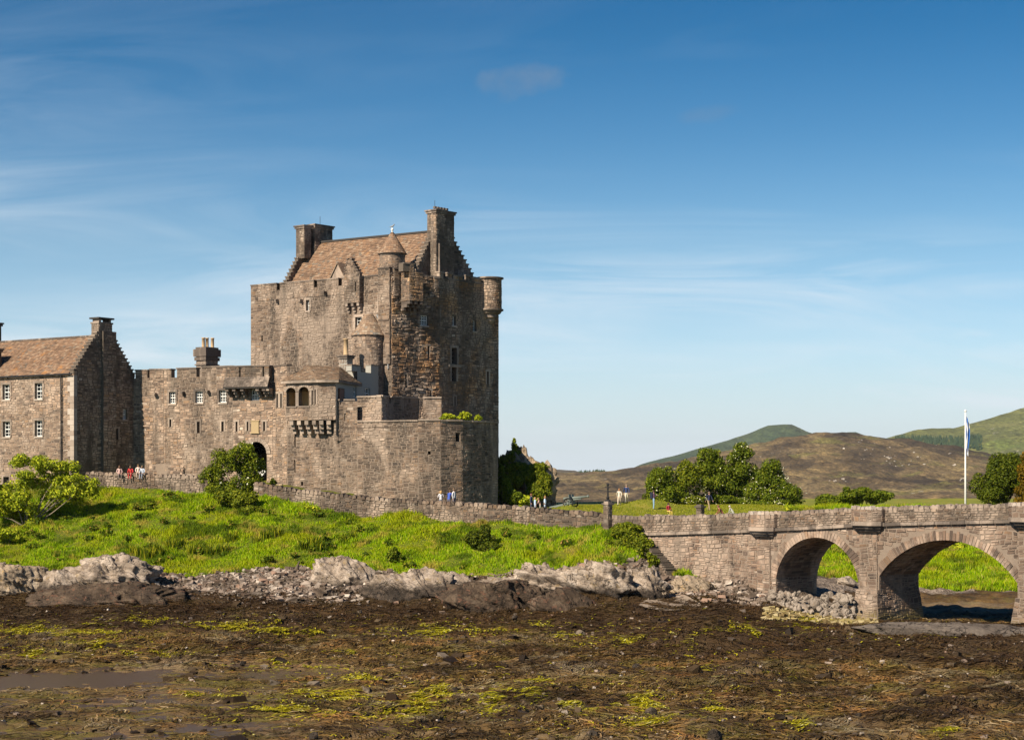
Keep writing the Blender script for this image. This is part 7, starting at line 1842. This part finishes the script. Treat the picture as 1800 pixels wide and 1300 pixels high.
def pose_mesh(p):
    if p not in _pose:
        J, E = skeleton(p); _pose[p] = (body_mesh('person', J, E), J)
    return _pose[p]
_cloth = {}
def cloth(c):
    if c not in _cloth: _cloth[c] = plain('cloth %d' % len(_cloth), c, .8)
    return _cloth[c]
SKIN = plain('skin', (0.50, 0.29, 0.20), .6)
def person(label, u, Y, z, face_deg, pose, top, legs, shoes=(0.04, 0.035, 0.03), hair=(0.05, 0.03, 0.02), height_=1.72, extra=None, group=None, long_hair=False, skin=None):
    me, J = pose_mesh(pose)
    o = bpy.data.objects.new('person', me); link(o); o.location = (X(u, Y), Y, z); o.rotation_euler = (0, 0, R(face_deg)); s = height_ / 1.74; o.scale = (s, s, s)
    for sl_, c in zip(o.material_slots, (None, top, legs, shoes)):
        sl_.link = 'OBJECT'; sl_.material = SKIN if c is None else cloth(c)
    tag(o, label, 'person', group)
    hx, hz = J['head'][0], J['head'][2]
    m = MB(); n = 12
    prof = [(.112, -.02), (.116, .04), (.105, .09), (.075, .135), (.03, .155)] if not long_hair else [(.10, -.17), (.12, -.06), (.118, .04), (.105, .09), (.075, .135), (.03, .155)]
    m.lathe((hx - .028, 0, hz), prof, n); h = m.build('hair', cloth(hair), o, smooth=True, local=True)
    for sgn in (-1, 1):
        e = MB(); e.box((hx + .088, sgn * .034, hz + .025), (.012, .022, .012)); e.build('eye', cloth((0.02, 0.02, 0.02)), o, local=True)
    if extra == 'backpack':
        m = MB(); m.box((J['chest'][0] - .22, 0, J['chest'][2] - .04), (.22, .34, .5)); m.box((J['chest'][0] - .20, 0, J['chest'][2] + .24), (.18, .28, .10)); b = m.build('backpack', cloth((0.02, 0.025, 0.05)), o, local=True)
    if extra == 'bag':
        m = MB(); m.box((J['pelvis'][0], .26, J['pelvis'][2] + .02), (.3, .1, .24)); m.tube([(0, .26, J['pelvis'][2] + .14), (.02, .2, J['chest'][2] + .1), (0, -.12, J['neckbase'][2])], .02, 5); m.build('shoulder_bag', cloth((0.45, 0.40, 0.33)), o, local=True)
    if extra == 'camera':
        p = J['hal']; m = MB(); m.box((p[0] + .03, 0, p[2] + .02), (.07, .13, .09)); m.lathe((p[0] + .07, 0, p[2] - .02), [(.035, 0), (.035, .06)], 8); m.build('camera', cloth((0.015, 0.015, 0.015)), o, local=True)
    if extra == 'cap':
        m = MB(); m.lathe((hx - .01, 0, hz), [(.118, .05), (.11, .11), (.06, .16), (.01, .17)], 12); m.box((hx + .13, 0, hz + .06), (.12, .16, .015)); m.build('cap', cloth((0.6, 0.6, 0.58)), o, local=True)
    return o
def gp(u, Y): return gz(X(u, Y), Y)
W1 = 'people resting on the short wall below the gabled house'
zs = lambda v, Y: Zv(v, Y)
seat = lambda vhead, Y, h=1.72: Zv(vhead, Y) - .90 * h / 1.74
person('woman in pale pink top sitting alone on the short rubble wall, left end', 210, 157.6, seat(818.5, 157.6), -70, 'sit', (0.62, 0.42, 0.38), (0.20, 0.16, 0.15), hair=(0.09, 0.05, 0.03), group=W1, long_hair=True)
person('person in bright red dress sitting on the short rubble wall', 230.5, 157.6, seat(818.5, 157.6), -95, 'sit_lean', (0.60, 0.045, 0.05), (0.50, 0.05, 0.05), hair=(0.10, 0.06, 0.035), group=W1, long_hair=True)
person('person in cream shirt sitting beside the red dress on the wall', 243, 157.4, seat(816.5, 157.4), -80, 'sit', (0.66, 0.54, 0.47), (0.45, 0.36, 0.30), hair=(0.14, 0.09, 0.05), group=W1)
person('person in pale blue shirt sitting at the right end of that group', 252, 157.2, seat(818.5, 157.2), -110, 'sit_lean', (0.55, 0.60, 0.70), (0.25, 0.28, 0.35), hair=(0.16, 0.11, 0.06), group=W1)
W2 = 'three people behind the wall at the foot of the bastion'
person('blonde person in pale top behind the wall below the bastion corner', 775, 144.2, Zv(862, 144.2) - 1.68, 100, 'hold', (0.62, 0.60, 0.62), (0.12, 0.14, 0.2), hair=(0.45, 0.28, 0.12), group=W2, long_hair=True, height_=1.66)
person('person in bright blue jacket between two others at the bastion foot', 789, 144.0, Zv(861, 144.0) - 1.66, 60, 'lean', (0.05, 0.10, 0.42), (0.10, 0.10, 0.14), hair=(0.12, 0.07, 0.04), group=W2, height_=1.66)
person('person in white shirt at the right of the bastion trio', 798, 143.6, Zv(858.5, 143.6) - 1.72, -30, 'stand', (0.66, 0.65, 0.66), (0.16, 0.17, 0.22), hair=(0.18, 0.12, 0.08), group=W2)
W3 = 'four people behind the path wall by the rock knoll'
person('dark haired person in navy vest, leftmost of four by the knoll', 934, 146, Zv(868, 146) - 1.6, -20, 'stand', (0.04, 0.05, 0.12), (0.05, 0.06, 0.1), hair=(0.22, 0.10, 0.05), group=W3, height_=1.62)
person('fair person in sky blue shirt, second of four by the knoll', 940.5, 145.2, Zv(875, 145.2) - 1.3, 10, 'stand', (0.42, 0.55, 0.72), (0.35, 0.4, 0.5), hair=(0.40, 0.25, 0.12), group=W3, height_=1.36, long_hair=True)
person('person in salmon top leaning forward, third of four by the knoll', 949.5, 145.5, Zv(876, 145.5) - 1.3, 180, 'lean', (0.60, 0.36, 0.28), (0.4, 0.38, 0.36), hair=(0.30, 0.17, 0.08), group=W3, height_=1.36, long_hair=True)
person('person in light blue top facing left, rightmost of four by the knoll', 958, 146, Zv(872, 146) - 1.48, 170, 'hips', (0.45, 0.57, 0.75), (0.35, 0.42, 0.55), hair=(0.28, 0.15, 0.08), group=W3, height_=1.5, long_hair=True)
person('woman in cream jacket with bag walking with man in navy jumper', 1088.5, 163, gp(1088.5, 163), -100, 'walk', (0.66, 0.60, 0.52), (0.60, 0.50, 0.40), hair=(0.32, 0.16, 0.07), extra='bag', height_=1.62)
person('man in navy jumper and cream trousers walking beside woman in cream', 1101, 163.5, gp(1101, 163.5), -90, 'walk', (0.03, 0.05, 0.14), (0.68, 0.60, 0.48), hair=(0.22, 0.16, 0.12), height_=1.8)
person('man with dark backpack and light blue jeans standing on the lawn', 1149, 160.5, gp(1149, 160.5), 0, 'hold', (0.10, 0.05, 0.09), (0.22, 0.36, 0.52), hair=(0.06, 0.04, 0.03), extra='backpack', height_=1.80)
person('person in dark red top and yellow trousers sitting on the bridge parapet', 1175, 131.1, Zv(900, 131.1), -60, 'sit', (0.30, 0.02, 0.035), (0.62, 0.45, 0.10), hair=(0.05, 0.025, 0.02), height_=1.35, extra='camera')
person('man in dark blue top and khaki trousers walking on the lawn', 1246, 160, gp(1246, 160), -60, 'walk', (0.025, 0.03, 0.075), (0.30, 0.22, 0.13), hair=(0.16, 0.11, 0.08), height_=1.8)
person('person in rust brown coat bending down behind the parapet', 1271, 136.0, Zv(889, 136) - 1.0, 190, 'crouch', (0.23, 0.08, 0.05), (0.1, 0.08, 0.08), hair=(0.20, 0.08, 0.05), height_=1.5)
person('pale haired person crouching low behind the parapet under the trees', 1290, 150, Zv(888.5, 150) - 1.05, 150, 'crouch', (0.35, 0.35, 0.30), (0.2, 0.2, 0.2), hair=(0.5, 0.45, 0.38), height_=1.5)

# ------------------------------------------------------------------ FIELD GUN
gY = 164.0; gx, gy = X(1003, gY), gY; zg = gz(gx, gy)
gun = thing('field_gun', 'old grey green field gun pointing right beside the rock knoll', 'cannon', (gx, gy, zg))
gd = Vector((.93, -.36)); gs = Vector((-gd.y, gd.x))
def gpnt(a, s, z): return (gx + gd.x * a + gs.x * s, gy + gd.y * a + gs.y * s, zg + z)
for s in (-.75, .75):
    m = MB(); rim = []; ax = Vector((gs.x, gs.y, 0))
    c = Vector(gpnt(0, s, .5)); f_ = Vector((gd.x, gd.y, 0)); up = Vector((0, 0, 1))
    ring = [c + (f_ * math.cos(a) + up * math.sin(a)) * .47 for a in (2 * math.pi * k / 18 for k in range(19))]
    m.tube(ring, .07, 6); w_ = m.build('wheel', M['iron'], gun)
    for k in range(8):
        a = math.pi * k / 4; sp = MB(); sp.tube([c, c + (f_ * math.cos(a) + up * math.sin(a)) * .45], .025, 5); sp.build('spoke', M['gun'], w_)
    hb = MB(); hb.tube([c - ax * .1, c + ax * .1], .09, 8); hb.build('hub', M['gun'], w_)
m = MB(); m.tube([gpnt(0, -.75, .5), gpnt(0, .75, .5)], .06, 6); m.build('axle', M['gun'], gun)
m = MB(); m.tube([gpnt(-.7, 0, .92), gpnt(.2, 0, 1.0), gpnt(1.75, 0, 1.16)], [.13, .12, .085], 10); m.tube([gpnt(1.68, 0, 1.155), gpnt(1.85, 0, 1.17)], .12, 10); m.build('barrel', M['gun'], gun, smooth=True)
m = MB(); m.tube([gpnt(-.3, 0, .78), gpnt(1.1, 0, .92)], .08, 8); m.build('recoil_cradle', M['gun'], gun, smooth=True)
for s in (-.28, .28):
    m = MB(); m.hexa([gpnt(.1, s - .06, .45), gpnt(.1, s + .06, .45), gpnt(-1.9, s * 2.4 + .06, .05), gpnt(-1.9, s * 2.4 - .06, .05), gpnt(.1, s - .06, .62), gpnt(.1, s + .06, .62), gpnt(-1.9, s * 2.4 + .06, .17), gpnt(-1.9, s * 2.4 - .06, .17)]); m.build('trail', M['gun'], gun)
for s in (-.42, .42):
    m = MB(); m.hexa([gpnt(.18, s - .32, .42), gpnt(.18, s + .32, .42), gpnt(.21, s + .32, .42), gpnt(.21, s - .32, .42), gpnt(.02, s - .3, 1.35), gpnt(.02, s + .3, 1.35), gpnt(.05, s + .3, 1.35), gpnt(.05, s - .3, 1.35)]); m.build('shield', M['gun'], gun)
# ------------------------------------------------------------------ FLAGPOLE
fY = 168.0; fx = X(1697, fY); fz = gz(fx, fY)
pole = thing('flagpole', 'tall white flagpole beyond the bridge parapet', 'flagpole', (fx, fY, fz))
m = MB(); zt_ = Zv(724, fY); m.tube([(fx, fY, fz - .3), (fx, fY, fz + 5), (fx, fY, zt_)], [.11, .09, .06], 10); m.build('pole', M['white'], pole, smooth=True)
m = MB(); m.lathe((fx, fY, zt_ - .02), [(.02, 0), (.1, .05), (.13, .14), (.1, .23), (.02, .28)], 10); m.build('finial', M['white'], pole, smooth=True)
m = MB(); m.box((fx, fY, fz + .15), (.7, .7, .3)); m.build('plinth', M['dress'], pole)
M['flag_blue'] = plain('flag blue', (0.03, 0.13, 0.42), .8)
t = NT('saltire cloth'); tcn = t.n('ShaderNodeUVMap'); tcn.uv_map = 'uv'; sp = t.n('ShaderNodeSeparateXYZ'); t.l(tcn.outputs[0], sp.inputs[0])
d1 = t.math('ABSOLUTE', t.math('SUBTRACT', sp.outputs[0], sp.outputs[1])); d2 = t.math('ABSOLUTE', t.math('SUBTRACT', t.math('ADD', sp.outputs[0], sp.outputs[1]), 1.0))
cr = t.math('LESS_THAN', t.math('MINIMUM', d1, d2), 0.13); t.color(t.mix(cr, (0.03, 0.12, 0.40), (0.75, 0.75, 0.75))).rough(.8)
# the saltire hangs limp down the pole in folds
nu, nv = 10, 16; V = []; F = []; uv = []
zf0, zf1 = Zv(728, fY), Zv(802, fY) 
for j in range(nv + 1):
    for i in range(nu + 1):
        s, h = i / nu, j / nv
        spread = .10 + .55 * (s ** 1.0) * (.35 + .65 * math.sin(math.pi * min(1, h * 1.1 + .15)) ** 1.0) * (1 - .35 * h)
        V.append((fx + .1 + spread * (.55 + .0 * h) * s, fY - .05 + .13 * math.sin(s * 9 + h * 2.0), zf0 + (zf1 - zf0) * (h * .80 + s * .20))); uv.append((s, 1 - h))
for j in range(nv):
    for i in range(nu): a = j * (nu + 1) + i; F.append((a, a + 1, a + nu + 2, a + nu + 1))
me = bpy.data.meshes.new('flag'); me.from_pydata(V, [], F); me.materials.append(t.mat); l_ = me.uv_layers.new(name='uv')
for lp in me.loops: l_.data[lp.index].uv = uv[lp.vertex_index]
me.update(); o = link(bpy.data.objects.new('flag', me)); tag(o, 'limp blue and white saltire flag hanging from the white pole', 'flag')
# ------------------------------------------------------------------ DIAMOND SIGN and white board by the gate
sY = 155.0
def sign(u, v, w, rot, label, z0v):
    c = P(u, v, sY); root = thing('gate_sign', label, 'sign', (c.x, sY, Zv(z0v, sY)))
    m = MB(); m.tube([(c.x, sY + .06, Zv(z0v, sY) - .3), (c.x, sY + .06, c.z)], .045, 8); m.build('post', M['iron'], root)
    h = w / FPX * sY / 2; co, si = math.cos(rot), math.sin(rot); m = MB()
    q = [(x * co - z * si, x * si + z * co) for x, z in ((-h, -h), (h, -h), (h, h), (-h, h))]
    m.hexa([(c.x + a, sY - .03, c.z + b) for a, b in q] + [(c.x + a, sY + .03, c.z + b) for a, b in q]); m.build('board', M['white'], root)
sign(460, 829, 10.5, R(45 + 6), 'white diamond shaped sign in front of the dark gate arch', 850)
sign(424, 833, 9, R(4), 'small white square sign half hidden in the flowering bush', 852)
# ------------------------------------------------------------------ HAZE: the air between here and the hills
HZD = 2.7e-5
hm = bpy.data.materials.new('thin summer haze'); hm.use_nodes = True; ht = hm.node_tree; ht.nodes.clear()
ho = ht.nodes.new('ShaderNodeOutputMaterial'); hv_ = ht.nodes.new('ShaderNodeVolumePrincipled')
hv_.inputs['Color'].default_value = (0.82, 0.91, 1.0, 1); hv_.inputs['Density'].default_value = HZD; hv_.inputs['Anisotropy'].default_value = 0.2
ht.links.new(hv_.outputs[0], ho.inputs['Volume'])
b = MB(); b.hexa([(-15000, -3500, -22), (15000, -3500, -22), (15000, 12000, -22), (-15000, 12000, -22), (-15000, -3500, 245), (15000, -3500, 245), (15000, 12000, 245), (-15000, 12000, 245)])
o = b.build('haze', hm); tag(o, kind='stuff')
